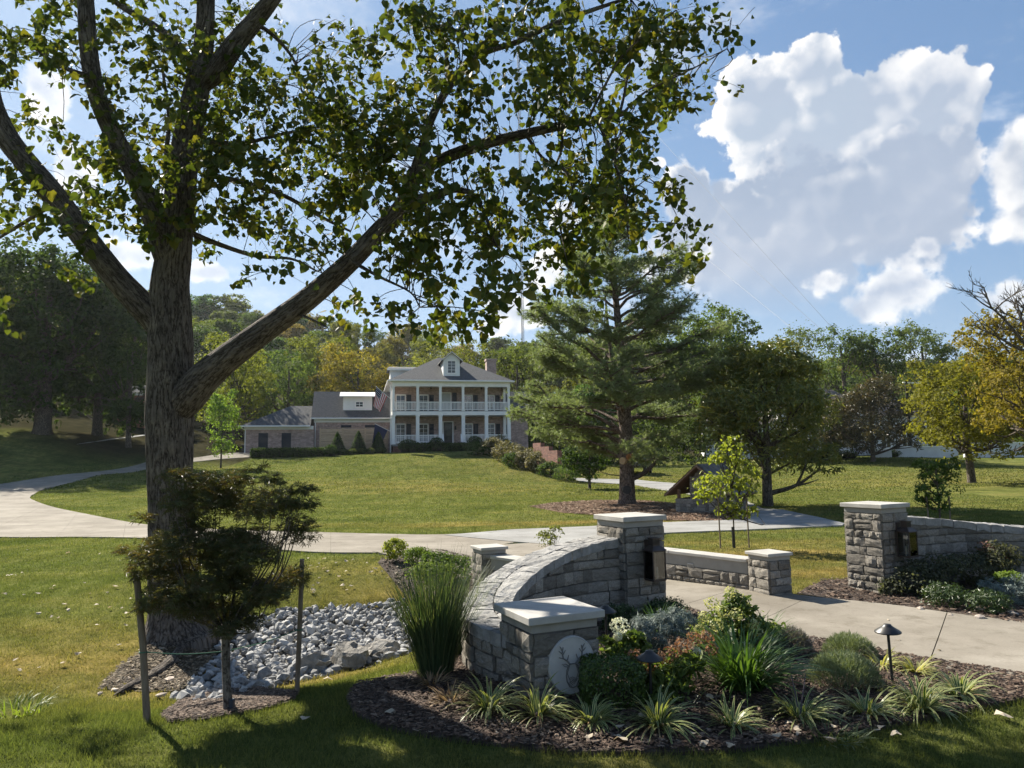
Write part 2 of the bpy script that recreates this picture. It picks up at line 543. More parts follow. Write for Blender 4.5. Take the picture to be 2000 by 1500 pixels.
def tube_np(paths, n=6):
    """Tapered tubes. paths: list of (pts (m,3), radii (m,)). Returns V, F(quads), bark coords."""
    VV, FF, BB = [], [], []; off = 0
    an = np.linspace(0, 2 * PI, n, endpoint=False)
    for pts, rad in paths:
        pts = np.asarray(pts, float); rad = np.asarray(rad, float); m = len(pts)
        d = np.gradient(pts, axis=0); d /= np.linalg.norm(d, axis=1, keepdims=True) + 1e-9
        e = np.cross(d[0], [0, 1.0, 0.1]); e /= np.linalg.norm(e) + 1e-9; E = []
        for i in range(m):
            e = e - d[i] * (e @ d[i]); e = e / (np.linalg.norm(e) + 1e-9); E.append(e)
        E = np.array(E); G = np.cross(d, E)
        V = pts[:, None] + (E[:, None] * np.cos(an)[None, :, None] + G[:, None] * np.sin(an)[None, :, None]) * rad[:, None, None]
        s = np.concatenate([[0], np.cumsum(np.linalg.norm(np.diff(pts, axis=0), axis=1))])
        B = np.stack([np.cos(an)[None] * rad[:, None], np.sin(an)[None] * rad[:, None], np.broadcast_to(s[:, None], (m, n))], -1)
        i, k = np.meshgrid(np.arange(m - 1), np.arange(n), indexing='ij')
        f = np.stack([i * n + k, i * n + (k + 1) % n, (i + 1) * n + (k + 1) % n, (i + 1) * n + k], -1).reshape(-1, 4)
        VV.append(V.reshape(-1, 3)); FF.append(f + off); BB.append(B.reshape(-1, 3)); off += m * n
    return np.concatenate(VV), np.concatenate(FF), np.concatenate(BB)
# ------------------------------------------------------------------ terrain
CTRL = [(0, 0, .05), (-6, 0, .05), (6, 0, .05), (0, -9, .1), (-9, -9, .1), (9, -9, .1), (-14, 2, .0), (14, 2, .1),
        (-4.2, 5.4, 0), (-2.2, 5.6, .0), (0, 5.2, .02), (2, 5.2, .02), (4, 5.5, .03), (8, 5.5, .05),
        (.3, 6.3, .09), (2, 6.8, .08), (3.2, 7.0, .05), (-2.4, 6.1, -.04), (-1.0, 6.4, .02),
        (-3.3, 7.3, -.34), (-2.1, 8.6, -.46), (-1.5, 10.6, -.46), (-1.5, 12.4, -.38), (-5.5, 7.4, -.30), (-8, 8, -.26), (-4.65, 10.2, -.34),
        (-.55, 8.2, -.10), (-.8, 7.2, .0), (-4.5, 13.2, -.12), (-8, 12.5, -.1), (-2.5, 14.8, -.1),
        (9, 7.5, .0), (5, 9, .0), (3.2, 9.2, .0), (1.5, 9.5, .0), (2.4, 12, .0), (.6, 13.5, .0), (-.4, 12, .0),
        (5.4, 11, -.02), (8, 11, .05), (6.5, 15, .05), (3.6, 11, .03), (4.5, 15.5, .05), (14, 14, .1),
        (-12, 70, 2.9), (-3, 69, 2.9), (2, 70, 2.6), (-12, 90, 3.4), (0, 92, 3.2), (-20, 72, 2.9), (-26, 78, 3.2),
        (7, 78, 1.6), (20, 90, 1.5),
        (-60, 120, 16), (-80, 200, 36), (-20, 200, 30), (0, 215, 23), (40, 210, 16), (80, 150, 7), (45, 115, 3.5), (15, 115, 5), (-30, 115, 10),
        (100, 250, 18), (-100, 100, 15), (-60, 60, 5), (150, 100, 6), (65, 60, 1.5), (-150, 250, 45), (150, 300, 20), (0, 380, 32), (-40, 20, .6),
        (-30, 0, .2), (40, 20, .3), (30, -5, .2), (-60, -30, 0), (60, -30, 0), (0, -60, 0)]
PXC = [(0, 1050, 21), (300, 1053, 19.6), (600, 1079, 16.5), (750, 1081, 16.2), (600, 1040, 21.2), (300, 1026, 24), (60, 972, 35), (0, 946, 46),
       (150, 930, 48), (285, 909, 60), (480, 890, 68), (0, 880, 56), (285, 880, 63), (80, 845, 62), (200, 850, 67), (0, 790, 80),
       (760, 888, 67), (900, 889, 66), (650, 897, 64), (870, 1045, 20.5), (1150, 1029, 22), (1225, 985, 31), (1040, 990, 30.5), (1310, 1003, 26.3), (1430, 1006, 25.5),
       (1500, 990, 29), (1640, 1025, 21), (1700, 985, 30), (1300, 962, 42), (1130, 938, 55), (1090, 925, 58), (1600, 930, 55), (1900, 910, 60),
       (1850, 893, 72), (1700, 894, 70), (2000, 1000, 24), (1250, 922, 66), (760, 985, 34), (1000, 905, 62)]
for px, py, y in PXC:
    CTRL.append(tuple(at(px, py, y)))
CTRL = np.array(CTRL)


def _phi(r2):
    return 0.5 * r2 * np.log(r2 + 1e-9)


def _tps():
    n = len(CTRL); X = CTRL[:, :2] / 20.0
    K = _phi(((X[:, None] - X[None]) ** 2).sum(-1)) + np.eye(n) * 2e-5
    Pm = np.hstack([np.ones((n, 1)), X]); A = np.zeros((n + 3, n + 3)); A[:n, :n] = K; A[:n, n:] = Pm; A[n:, :n] = Pm.T
    return np.linalg.solve(A, np.concatenate([CTRL[:, 2], np.zeros(3)])), X


TW, TX = _tps()


def gz(x, y):
    """Ground height at world x, y (arrays allowed)."""
    x = np.asarray(x, float); y = np.asarray(y, float); sh = np.broadcast(x, y).shape
    Q = np.stack([np.broadcast_to(x, sh).ravel(), np.broadcast_to(y, sh).ravel()], -1); out = np.empty(len(Q))
    for i in range(0, len(Q), 20000):
        q = Q[i:i + 20000] / 20.0
        out[i:i + 20000] = _phi(((q[:, None] - TX[None]) ** 2).sum(-1)) @ TW[:-3] + TW[-3] + q @ TW[-2:]
    r = np.hypot(Q[:, 0], Q[:, 1] - 100); w = np.clip((r - 260) / 200, 0, 1); w = w * w * (3 - 2 * w)
    out = np.clip(out, -1.2, 70) * (1 - w) + 22 * w
    return out.reshape(sh) if sh else float(out[0])


_T = np.concatenate([np.arange(2.5, 30, .05), np.arange(30, 300, .25)])


def gnd(px, py):
    """Where the ray through a photo pixel meets the ground."""
    d = unp(px, py); d = d / d[1]
    P = CAM[None] + d[None] * _T[:, None]; h = P[:, 2] - gz(P[:, 0], P[:, 1])
    i = int(np.argmax(h <= 0))
    if h[i] > 0: i = len(_T) - 1
    if i == 0: return P[0]
    a = h[i - 1] / (h[i - 1] - h[i] + 1e-9)
    p = P[i - 1] + (P[i] - P[i - 1]) * a
    return np.array([p[0], p[1], gz(p[0], p[1])])


def G(x, y, dz=0.0):
    return Vector((x, y, gz(x, y) + dz))


def pxy(lst):
    return [tuple(gnd(a, b)[:2]) for a, b in lst]


# outlines on the ground -------------------------------------------------------------------
BED = pxy([(700, 1338), (676, 1368), (690, 1395), (740, 1420), (820, 1440), (950, 1455), (1100, 1470), (1250, 1474), (1400, 1470), (1550, 1455), (1700, 1430),
           (1800, 1410), (1900, 1390), (2000, 1367)]) + [(5.2, 6.05), (6.2, 5.3), (6.6, 5.2), (5.4, 5.9), (4.6, 6.5), (3.5, 7.6), (2.75, 8.7), (2.3, 9.7), (1.2, 9.6), (.2, 9.0), (-.35, 8.4), (-.62, 7.7), (-.78, 7.1)]
BED_BACK = pxy([(738, 1100), (752, 1086), (800, 1079), (860, 1076), (925, 1090)]) + [(-.5, 12.6), (-.2, 12.2), (-.9, 11.4), (-1.6, 12.2)]
BED_RIGHT = pxy([(1556, 1160), (1640, 1174), (1720, 1183), (1800, 1192), (1900, 1206), (2000, 1222), (2140, 1246)]) + [(8.5, 9.6), (9, 12.2), (7, 12.6), (6, 12.0), (5.0, 11.9)]
BED_PINE = pxy([(1035, 990), (1080, 983), (1160, 978), (1250, 978), (1330, 985), (1400, 1000), (1450, 1010), (1450, 1016), (1400, 1019), (1300, 1017), (1200, 1009), (1100, 1002)])
BED_MAPLE = pxy([(315, 1402), (350, 1372), (430, 1352), (510, 1346), (582, 1356), (575, 1370), (500, 1392), (400, 1408), (330, 1414)])
CREEK = pxy([(335, 1368), (360, 1330), (400, 1305), (440, 1255), (480, 1212), (560, 1188), (700, 1180), (790, 1168), (830, 1200), (800, 1280), (700, 1302), (640, 1318), (560, 1334), (500, 1350), (420, 1374)])
LITTER = pxy([(190, 1345), (235, 1300), (290, 1262), (360, 1240), (430, 1225), (470, 1215), (440, 1260), (400, 1305), (350, 1350), (280, 1352)])
# driveway edges: (left/near edge, right/far edge) pairs, world metres
ENTRY_L = [(8.6, 3.4), (6.2, 5.0), (4.31, 6.34), (3.35, 7.5), (2.6, 8.6), (2.12, 9.5), (1.3, 10.4), (.5, 11.45), (-.2, 12.5), (-.9, 13.5), (-2.2, 15.2), (-3.2, 16.4)]
ENTRY_R = [(11.5, 5.2), (8.6, 7.2), (6.0, 8.74), (5.0, 9.85), (4.15, 10.4), (3.5, 10.9), (2.75, 11.75), (2.0, 12.7), (1.4, 13.6), (1.1, 14.6), (1.0, 16.2), (.9, 17.8)]
LOOP_N = pxy([(1010, 1060), (900, 1080), (750, 1081), (600, 1079), (450, 1066), (300, 1053), (150, 1050), (0, 1050)]) + [(-21, 23), (-30, 28), (-37, 37)] + pxy([(0, 946), (150, 925), (285, 903), (390, 893), (490, 884)])
LOOP_F = pxy([(1010, 1036), (870, 1045), (750, 1044), (600, 1040), (450, 1036), (300, 1027), (180, 1007), (100, 990), (62, 976), (60, 970), (66, 966), (90, 955), (160, 937), (285, 917), (400, 900), (490, 893)])
SIDE = pxy([(868, 1047), (1000, 1036), (1150, 1030), (1300, 1022), (1440, 1017)]) + pxy([(1452, 1003), (1440, 990), (1400, 978), (1330, 962), (1240, 947), (1130, 940), (1120, 934), (1240, 937), (1330, 945), (1420, 962)]) + \
    pxy([(1470, 985), (1490, 995), (1530, 997), (1600, 1012), (1650, 1024), (1645, 1028), (1500, 1035), (1300, 1043), (1180, 1056), (1130, 1070), (1000, 1060)])


def strip_poly(A, B, n=60):
    return [tuple(q) for q in catmull(A, n)] + [tuple(q) for q in catmull(B, n)[::-1]]


ENTRY_POLY = strip_poly(ENTRY_L, ENTRY_R); LOOP_POLY = strip_poly(LOOP_N, LOOP_F, 90)
BARE = [BED, BED_BACK, BED_RIGHT, BED_PINE, BED_MAPLE, CREEK, ENTRY_POLY, LOOP_POLY, SIDE]


def dryness(x, y):
    """How straw-coloured the turf is (0 lush, 1 dry) - patches with their own places."""
    x = np.asarray(x); y = np.asarray(y)
    d = np.zeros(np.broadcast(x, y).shape)
    for cx, cy, rx, ry, a in [(-3.6, 9.0, 2.2, 1.3, 1.1), (-5.5, 8.6, 2.5, 1.0, .75), (-1.8, 13.6, 2.6, 1.6, .65), (5.2, 14.0, 2.6, 3.2, .85), (4.4, 12.2, 1.2, 1.5, .6), (-6.6, 10.3, 1.6, .5, .5),
                              (2, 23.5, 8, 1.1, .6), (-5, 45, 9, 5, .35), (8, 60, 12, 8, .35), (30, 48, 20, 10, .25), (5, 40, 5, 3, .2), (-3.2, 7.2, .8, .35, .4), (12, 28, 9, 3, .25),
                              (0, 4.9, 1.2, .3, .5), (4.3, 4.9, 1.2, .4, .4)]:
        d = np.maximum(d, a * np.exp(-((x - cx) / rx) ** 2 - ((y - cy) / ry) ** 2))
    n = vnoise(np.stack([np.broadcast_to(x, d.shape), np.broadcast_to(y, d.shape) * 1.6], -1) * .9, 5, 4)
    return np.clip(d * (1 + .6 * n) + .16 * n + .05, 0, 1)


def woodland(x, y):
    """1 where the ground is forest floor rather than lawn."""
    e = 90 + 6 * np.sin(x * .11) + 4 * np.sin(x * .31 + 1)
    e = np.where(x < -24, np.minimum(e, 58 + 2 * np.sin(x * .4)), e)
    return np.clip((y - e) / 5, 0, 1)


def turf_mat(name, blades):
    m, nt, b, out = mat_base(name)
    v = coords(nt, 'World')
    a = nt.nodes.new('ShaderNodeAttribute'); a.attribute_name = 'dry'
    big = tex(nt, v, 0.28, 7, 0.68)
    lush = ramp(nt, big, [(.070, .092, .036), (.103, .125, .051), (.145, .153, .070)], [.32, .5, .66])
    dry = ramp(nt, tex(nt, v, 2.2, 5, .65), [(.16, .125, .055), (.23, .19, .09)], [.35, .65])
    c = mul(nt, lush, dry, 'MIX', a.outputs['Fac'])
    if blades:
        g = nt.nodes.new('ShaderNodeNewGeometry')
        c = mul(nt, c, ramp(nt, g.outputs['Random Per Island'], [(.55, .6, .5), (1.0, 1.0, 1.0), (1.5, 1.4, 1.1)], [0, .5, 1]))
        t = nt.nodes.new('ShaderNodeBsdfTranslucent'); nt.links.new(mul(nt, c, (1.3, 1.35, .6)), t.inputs[0])
        mx = nt.nodes.new('ShaderNodeMixShader'); mx.inputs[0].default_value = .4
        nt.links.new(b.outputs[0], mx.inputs[1]); nt.links.new(t.outputs[0], mx.inputs[2]); nt.links.new(mx.outputs[0], out.inputs[0])
    else:
        fine = tex(nt, v, 26, 8, .75)
        c = mul(nt, c, ramp(nt, fine, [(.62, .66, .6), (1.25, 1.2, 1.1)], [.35, .65]))
        c = mul(nt, c, ramp(nt, tex(nt, v, 3.2, 8, .75), [(.62, .66, .56), (1.35, 1.28, 1.18)], [.34, .64]))
        c = mul(nt, c, ramp(nt, tex(nt, coords(nt, 'World', (1, .3, 1)), 1.6, 5, .7), [(.72, .75, .68), (1.25, 1.2, 1.12)], [.36, .64]))
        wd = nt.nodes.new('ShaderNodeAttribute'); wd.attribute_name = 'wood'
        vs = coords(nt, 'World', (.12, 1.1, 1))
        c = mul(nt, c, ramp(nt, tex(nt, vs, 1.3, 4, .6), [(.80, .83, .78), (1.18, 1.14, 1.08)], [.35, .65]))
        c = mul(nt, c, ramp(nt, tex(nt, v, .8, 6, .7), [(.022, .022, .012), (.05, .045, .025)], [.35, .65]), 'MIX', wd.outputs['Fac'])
        bumpify(nt, b, tex(nt, v, 40, 8, .8), .7, .04)
    nt.links.new(c, b.inputs['Base Color']); b.inputs['Roughness'].default_value = .8; b.inputs['Specular IOR Level'].default_value = 0.0
    return m


def graded(lo, hi, knots):
    """Coordinates from lo to hi whose spacing grows away from the place: knots = [(limit, step)...]."""
    out = [0.0]
    v = 0.0
    while v < hi:
        st = next(s for l, s in knots if v < l); v += st; out.append(v)
    neg = []; v = 0.0
    while v > lo:
        st = next(s for l, s in knots if -v < l); v -= st; neg.append(v)
    return np.array(neg[::-1] + out)


def make_terrain():
    kn = [(14, .22), (30, .6), (70, 1.5), (260, 6), (1e9, 160)]
    xs = graded(-3000, 3000, kn); ys = 10 + graded(-1800, 3500, kn)
    X, Y = np.meshgrid(xs, ys); Z = gz(X, Y)
    for pol, dz in ((BED, .02), (CREEK, .10), (LITTER, .0), (ENTRY_POLY, .03), (LOOP_POLY, .03), (SIDE, .03)):
        Z = Z - dz * inpoly(X, Y, pol)                # the turf stops at the beds and slabs
    ny, nx = X.shape; V = np.stack([X, Y, Z], -1).reshape(-1, 3)
    i, j = np.meshgrid(np.arange(ny - 1), np.arange(nx - 1), indexing='ij')
    Fc = np.stack([i * nx + j, i * nx + j + 1, (i + 1) * nx + j + 1, (i + 1) * nx + j], -1).reshape(-1, 4)
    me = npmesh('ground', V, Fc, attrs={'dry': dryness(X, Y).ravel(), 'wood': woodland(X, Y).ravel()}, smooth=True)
    tag(link('ground', me, turf_mat('turf', False)), kind='structure')


def sheet(name, poly, dz, mat, step=.25, skirt=.12, parent=None, bumpy=0.0, seed=1):
    """A flat covering that follows the ground inside an outline, with an edge going down."""
    poly = [Vector(p[:2]) for p in poly]
    P = []
    for a, b in zip(poly, poly[1:] + poly[:1]):
        k = max(1, int((b - a).length / step)); P += [a + (b - a) * i / k for i in range(k)]
    nb = len(P); xs = [p.x for p in P]; ys = [p.y for p in P]
    gx, gy = np.meshgrid(np.arange(min(xs), max(xs), step), np.arange(min(ys), max(ys), step))
    gx = gx.ravel() + step * .3 * np.sin(gy.ravel() * 7); gy = gy.ravel()
    keep = inpoly(gx, gy, P)
    pts = P + [Vector((a, b)) for a, b in zip(gx[keep], gy[keep])]
    vo, eo, fo, *_ = delaunay_2d_cdt(pts, [], [list(range(nb))], 1, 1e-5)
    A = np.array([(v.x, v.y) for v in vo]); z = gz(A[:, 0], A[:, 1]) + dz
    if bumpy: z = z + bumpy * (vnoise(A * 5, seed, 4) + .4 * vnoise(A * 16, seed + 1, 2))
    vs = [(a[0], a[1], h) for a, h in zip(A, z)]
    from collections import Counter
    ec = Counter(tuple(sorted((f[i], f[(i + 1) % 3]))) for f in fo for i in range(3))
    fs = [tuple(f) for f in fo]
    if skirt:
        low = {}
        for (a, b), c in ec.items():
            if c == 1:
                for q in (a, b):
                    if q not in low:
                        low[q] = len(vs); vs.append((vs[q][0], vs[q][1], vs[q][2] - skirt))
                fs.append((a, b, low[b], low[a]))
    me = bpy.data.meshes.new(name); me.from_pydata(vs, [], fs); me.update()
    return link(name, me, mat, parent)


def slabs(root, A, B, joints, dz, mat, n=240, gap=.012, cross=6):
    """A driveway as separate concrete slabs between joints (fractions along it)."""
    a = catmull(A, n * 4); b = catmull(B, n * 4)
    tt = np.linspace(0, 1, n * 4)
    for j0, j1 in zip(joints[:-1], joints[1:]):
        g = gap / 2 / max(1.0, float(np.linalg.norm(np.diff(a, axis=0), axis=1).sum()))
        m = max(4, int((j1 - j0) * n)); t = np.linspace(j0 + g, j1 - g, m)
        ea = np.stack([np.interp(t, tt, a[:, k]) for k in (0, 1)], -1); eb = np.stack([np.interp(t, tt, b[:, k]) for k in (0, 1)], -1)
        w = np.linspace(0, 1, cross)[None, :, None]
        Q = ea[:, None] * (1 - w) + eb[:, None] * w
        Z = gz(Q[..., 0], Q[..., 1]) + dz
        V = np.concatenate([Q, Z[..., None]], -1).reshape(-1, 3); N0 = len(V)
        i, k = np.meshgrid(np.arange(m - 1), np.arange(cross - 1), indexing='ij')
        Fc = np.stack([i * cross + k, i * cross + k + 1, (i + 1) * cross + k + 1, (i + 1) * cross + k], -1).reshape(-1, 4)
        per = [k for k in range(cross)] + [(r + 1) * cross - 1 for r in range(1, m)] + [(m - 1) * cross + k for k in range(cross - 2, -1, -1)] + [r * cross for r in range(m - 2, 0, -1)]
        low = V[per].copy(); low[:, 2] -= .11
        p = np.array(per); q = N0 + np.arange(len(per)); p2 = np.roll(p, -1); q2 = np.roll(q, -1)
        Fc = np.concatenate([Fc, np.stack([p2, p, q, q2], -1)])
        me = npmesh('slab', np.concatenate([V, low]), Fc)
        link('slab', me, mat, root, world=True)


def chips(name, poly, n, size, mat, label, cat, seed, flat=.25, dz=.03, thick=.35):
    """Loose chips (bark, litter): small tilted wedges lying over a bed, one object."""
    rs = np.random.RandomState(seed); xs = [p[0] for p in poly]; ys = [p[1] for p in poly]
    x = rs.uniform(min(xs), max(xs), n * 4); y = rs.uniform(min(ys), max(ys), n * 4)
    k = inpoly(x, y, poly); x, y = x[k][:n], y[k][:n]; n = len(x)
    P = np.stack([x, y, gz(x, y) + dz + .012 * rs.rand(n)], -1)
    nr = rnd_dirs(rs, n) * flat + np.array([0, 0, 1.0]); tip = rnd_dirs(rs, n)
    s = size * (.35 + 1.1 * rs.rand(n) ** 2); a = .22 + .4 * rs.rand(n)
    sv = np.array([[-.5, 0, 0], [.5, .05, 0], [.42, 1, 0], [-.4, .93, 0], [-.3, .1, thick * .5], [.35, .15, thick * .4], [.3, .9, thick * .45], [-.3, .85, thick * .35]]) - np.array([0, .5, 0])
    sf = np.array([[4, 5, 6, 7], [0, 1, 5, 4], [1, 2, 6, 5], [2, 3, 7, 6], [3, 0, 4, 7]])
    xf, yf, zf = frames(nr, tip)
    V = P[:, None] + xf[:, None] * (sv[None, :, 0:1] * (s * a)[:, None, None]) + yf[:, None] * (sv[None, :, 1:2] * s[:, None, None]) + zf[:, None] * (sv[None, :, 2:3] * (s * a)[:, None, None])
    Fc = (sf[None] + (np.arange(n) * 8)[:, None, None]).reshape(-1, 4)
    return tag(link(name, npmesh(name, V.reshape(-1, 3), Fc), mat), label, cat, kind='stuff')


def chipmat(name, cols):
    m, nt, b, out = mat_base(name)
    g = nt.nodes.new('ShaderNodeNewGeometry')
    c = ramp(nt, g.outputs['Random Per Island'], cols, [i / (len(cols) - 1) for i in range(len(cols))])
    nt.links.new(c, b.inputs['Base Color']); b.inputs['Roughness'].default_value = .85; b.inputs['Specular IOR Level'].default_value = .2
    return m


def make_grass():
    rs = np.random.RandomState(11); PP = []; H = []; Wd = []
    for x0, x1, y0, y1, dens, h, w in [(-4.5, 6.5, 4.3, 7.6, 4600, .05, .0055), (-12, 9, 7.6, 14, 1700, .045, .0075), (-19, 16, 14, 24, 480, .05, .013), (-26, 22, 24, 40, 130, .055, .028), (-34, 40, 40, 74, 34, .075, .07)]:
        n = int((x1 - x0) * (y1 - y0) * dens); x = rs.uniform(x0, x1, n); y = rs.uniform(y0, y1, n)
        k = (np.abs(x) < y * .80 + .6)
        if y0 >= 40: k &= woodland(x, y) < .5; k &= ~((y > 67.5) & (x > -32) & (x < 8))
        for p in BARE: k &= ~inpoly(x, y, p)
        lit = inpoly(x, y, LITTER); k &= ~(lit & (rs.rand(n) < .93))
        x, y = x[k], y[k]; d = dryness(x, y); kk = rs.rand(len(x)) > d * .45
        x, y = x[kk], y[kk]; m = len(x)
        cl = vnoise(np.stack([x, y], -1) * 4, 3, 3)
        PP.append(np.stack([x, y, gz(x, y) - .004], -1)); H.append(h * (.55 + .8 * rs.rand(m)) * (1 + .35 * cl)); Wd.append(w * (.7 + .6 * rs.rand(m)))
    P = np.concatenate(PP); H = np.concatenate(H); Wd = np.concatenate(Wd); n = len(P)
    tip = np.stack([rs.normal(size=n) * .42, rs.normal(size=n) * .42, np.ones(n)], -1); nr = np.stack([rs.normal(size=n), rs.normal(size=n), .25 * np.ones(n)], -1)
    tip /= np.linalg.norm(tip, axis=1, keepdims=True); side = np.cross(tip, nr); side /= np.linalg.norm(side, axis=1, keepdims=True)
    V = np.stack([P - side * Wd[:, None] / 2, P + side * Wd[:, None] / 2, P + tip * H[:, None]], 1).reshape(-1, 3)
    d = np.repeat(dryness(P[:, 0], P[:, 1]), 3)
    me = npmesh('grass', V, np.arange(3 * n).reshape(-1, 3), attrs={'dry': d})
    tag(link('grass', me, turf_mat('grass_blades', True)), 'short mown lawn grass between the beds and the driveway', 'grass', kind='stuff')


make_terrain()
MULCH = pm('mulch', [(.035, .024, .019), (.065, .047, .037), (.105, .08, .065)], 22, .9, .9, 60, .03, coord='World')
PINEBARK = pm('pine_straw', [(.10, .055, .032), (.17, .10, .06), (.22, .15, .10)], 9, .9, .9, 30, .05, coord='World')
SOIL = pm('soil', [(.045, .036, .024), (.085, .066, .042), (.12, .10, .065)], 6, .95, .8, 30, .04, coord='World')
CHIP = chipmat('bark_chips', [(.02, .013, .010), (.045, .028, .02), (.075, .048, .034), (.11, .075, .054), (.19, .145, .11)])
CHIPR = chipmat('straw_chips', [(.07, .035, .02), (.13, .075, .045), (.20, .13, .085), (.30, .22, .15)])
for nm, pol, m, st in (('mulch_bed', BED, MULCH, .12), ('mulch_bed', BED_BACK, MULCH, .3), ('mulch_bed', BED_RIGHT, MULCH, .2), ('mulch_bed', BED_PINE, PINEBARK, .5), ('mulch_bed', BED_MAPLE, MULCH, .12)):
    tag(sheet(nm, pol, .016, m, st, bumpy=.008), kind='structure')
tag(sheet('leaf_litter', LITTER, .004, SOIL, .1, .03, bumpy=.006), kind='structure')
chips('bark_mulch', BED, 52000, .043, CHIP, 'dark shredded bark mulch covering the foreground bed', 'mulch', 1)
chips('bark_mulch', BED_RIGHT, 5000, .07, CHIP, 'bark mulch along the drive below the right wall', 'mulch', 2)
chips('bark_mulch', BED_BACK, 2500, .07, CHIP, 'bark mulch round the shrubs behind the curved wall', 'mulch', 3)
chips('pine_straw', BED_PINE, 9000, .12, CHIPR, 'reddish brown straw mulch under the tall pine', 'mulch', 4)
chips('bark_mulch', BED_MAPLE, 5500, .045, CHIP, 'oval of bark mulch round the staked maple', 'mulch', 5)
chips('leaf_litter', LITTER, 4500, .045, chipmat('litter_chips', [(.03, .022, .015), (.07, .05, .03), (.14, .10, .06), (.30, .25, .18)]), 'brown leaf litter and wood bits at the foot of the large tree', 'leaf litter', 6)


def concrete(name, cols):
    m, nt, b, out = mat_base(name)
    v = coords(nt, 'World')
    c = ramp(nt, tex(nt, v, .8, 6, .6), cols, [.3, .5, .7])
    c = mul(nt, c, ramp(nt, tex(nt, v, 45, 4, .7), [(.9, .9, .9), (1.08, 1.08, 1.08)]))
    c = mul(nt, c, ramp(nt, tex(nt, v, 2.6, 8, .75), [(.68, .67, .64), (1, 1, 1)], [.30, .48]))
    c = mul(nt, c, ramp(nt, tex(nt, coords(nt, 'World', (1, 1.7, 1)), .45, 4, .6), [(.80, .79, .77), (1.08, 1.08, 1.07)], [.35, .62]))
    nt.links.new(c, b.inputs['Base Color']); b.inputs['Roughness'].default_value = .9; b.inputs['Specular IOR Level'].default_value = .06
    bumpify(nt, b, tex(nt, v, 120, 4, .7), .25, .006)
    return m


CONC = concrete('old_concrete', [(.20, .18, .15), (.238, .214, .18), (.275, .25, .213)])
CONCW = concrete('new_concrete', [(.24, .238, .23), (.27, .267, .259), (.30, .297, .289)])
dr = bpy.data.objects.new('driveway', None); COL.objects.link(dr); tag(dr, 'tan concrete entry drive running between the stone pillars', 'driveway', kind='structure')
slabs(dr, ENTRY_L, ENTRY_R, [0, .12, .222, .36, .47, .60, .74, .87, 1], .030, CONC, 160)
dl = bpy.data.objects.new('driveway', None); COL.objects.link(dl); tag(dl, 'concrete loop drive curving round the lawn to the house', 'driveway', kind='structure')
slabs(dl, LOOP_N, LOOP_F, [0, .06, .12, .18, .24, .30, .36, .42, .48, .54, .60, .67, .75, .83, .91, 1], .024, CONC, 300)
tag(sheet('driveway', SIDE, .036, CONCW, .5, .1), 'pale newer concrete drive leading past the pine to the right', 'driveway', kind='structure')
make_grass()
# ------------------------------------------------------------------ stone work
STONE = pm('rough_stone', [(.18, .163, .140), (.265, .242, .210), (.355, .327, .285)], 7, .9, .75, 26, .03, rand=.38, fine=.2, spec=.1)
MORTAR = pm('mortar', [(.14, .132, .12), (.20, .19, .175)], 12, .95, .6, 50, .01)
CAPST = pm('cast_stone_cap', [(.30, .287, .262), (.37, .355, .328), (.43, .414, .386)], 3.5, .75, .12, 60, .004, fine=.04)
NECK = pm('cast_stone_neck', [(.25, .238, .215), (.31, .296, .27)], 5, .85, .15, 60, .004)


def stone_variants(n=10, seed=3, rough=.5):
    """Unit stones, x and z in +-0.5, rough face towards -y (depth 1), about 50 triangles."""
    out = []
    for s in range(n):
        rs = np.random.RandomState(seed + s); k = 4
        g = np.linspace(-.5, .5, k); V = []
        for iz in range(k):
            for ix in range(k):
                x, z = g[ix], g[iz]; e = ix in (0, k - 1) or iz in (0, k - 1)
                V.append((x + rs.uniform(-.05, .05) * (0 if e else 1) + (rs.uniform(-.035, .035) if e else 0), -(rs.uniform(.35, .62) if e else rs.uniform(.62, 1.0)), z + (rs.uniform(-.045, .045) if e else rs.uniform(-.06, .06))))
        per = [i for i in range(k)] + [r * k + k - 1 for r in range(1, k)] + [(k - 1) * k + i for i in range(k - 2, -1, -1)] + [r * k for r in range(k - 2, 0, -1)]
        b = len(V); V += [(V[i][0] * .97, .5, V[i][2] * .97) for i in per]
        Fc = [(r * k + c, r * k + c + 1, (r + 1) * k + c + 1, (r + 1) * k + c) for r in range(k - 1) for c in range(k - 1)]
        Fc += [(per[(i + 1) % len(per)], per[i], b + i, b + (i + 1) % len(per)) for i in range(len(per))]
        me = bpy.data.meshes.new('stone'); me.from_pydata(V, [], Fc); me.update(); me.materials.append(STONE); out.append(me)
    return out


STONES = stone_variants()


def ashlar(rs, w, h, hmin=.085, hmax=.2):
    """Random coursed layout of a w by h face: list of (x centre, z centre, width, height)."""
    out = []; z = 0.0
    while z < h - .01:
        ch = rs.uniform(hmin, hmax); ch = h - z if h - z - ch < hmin else ch
        x = 0.0
        while x < w - .01:
            cw = ch * rs.uniform(.8, 2.2); cw = w - x if w - x - cw < .09 else cw
            if ch > .15 and cw > .2 and rs.rand() < .35:
                s = rs.uniform(.4, .6); out += [(x + cw / 2, z + ch * s / 2, cw, ch * s), (x + cw / 2, z + ch * (1 + s) / 2, cw, ch * (1 - s))]
            else:
                out.append((x + cw / 2, z + ch / 2, cw, ch))
            x += cw
        z += ch
    return out


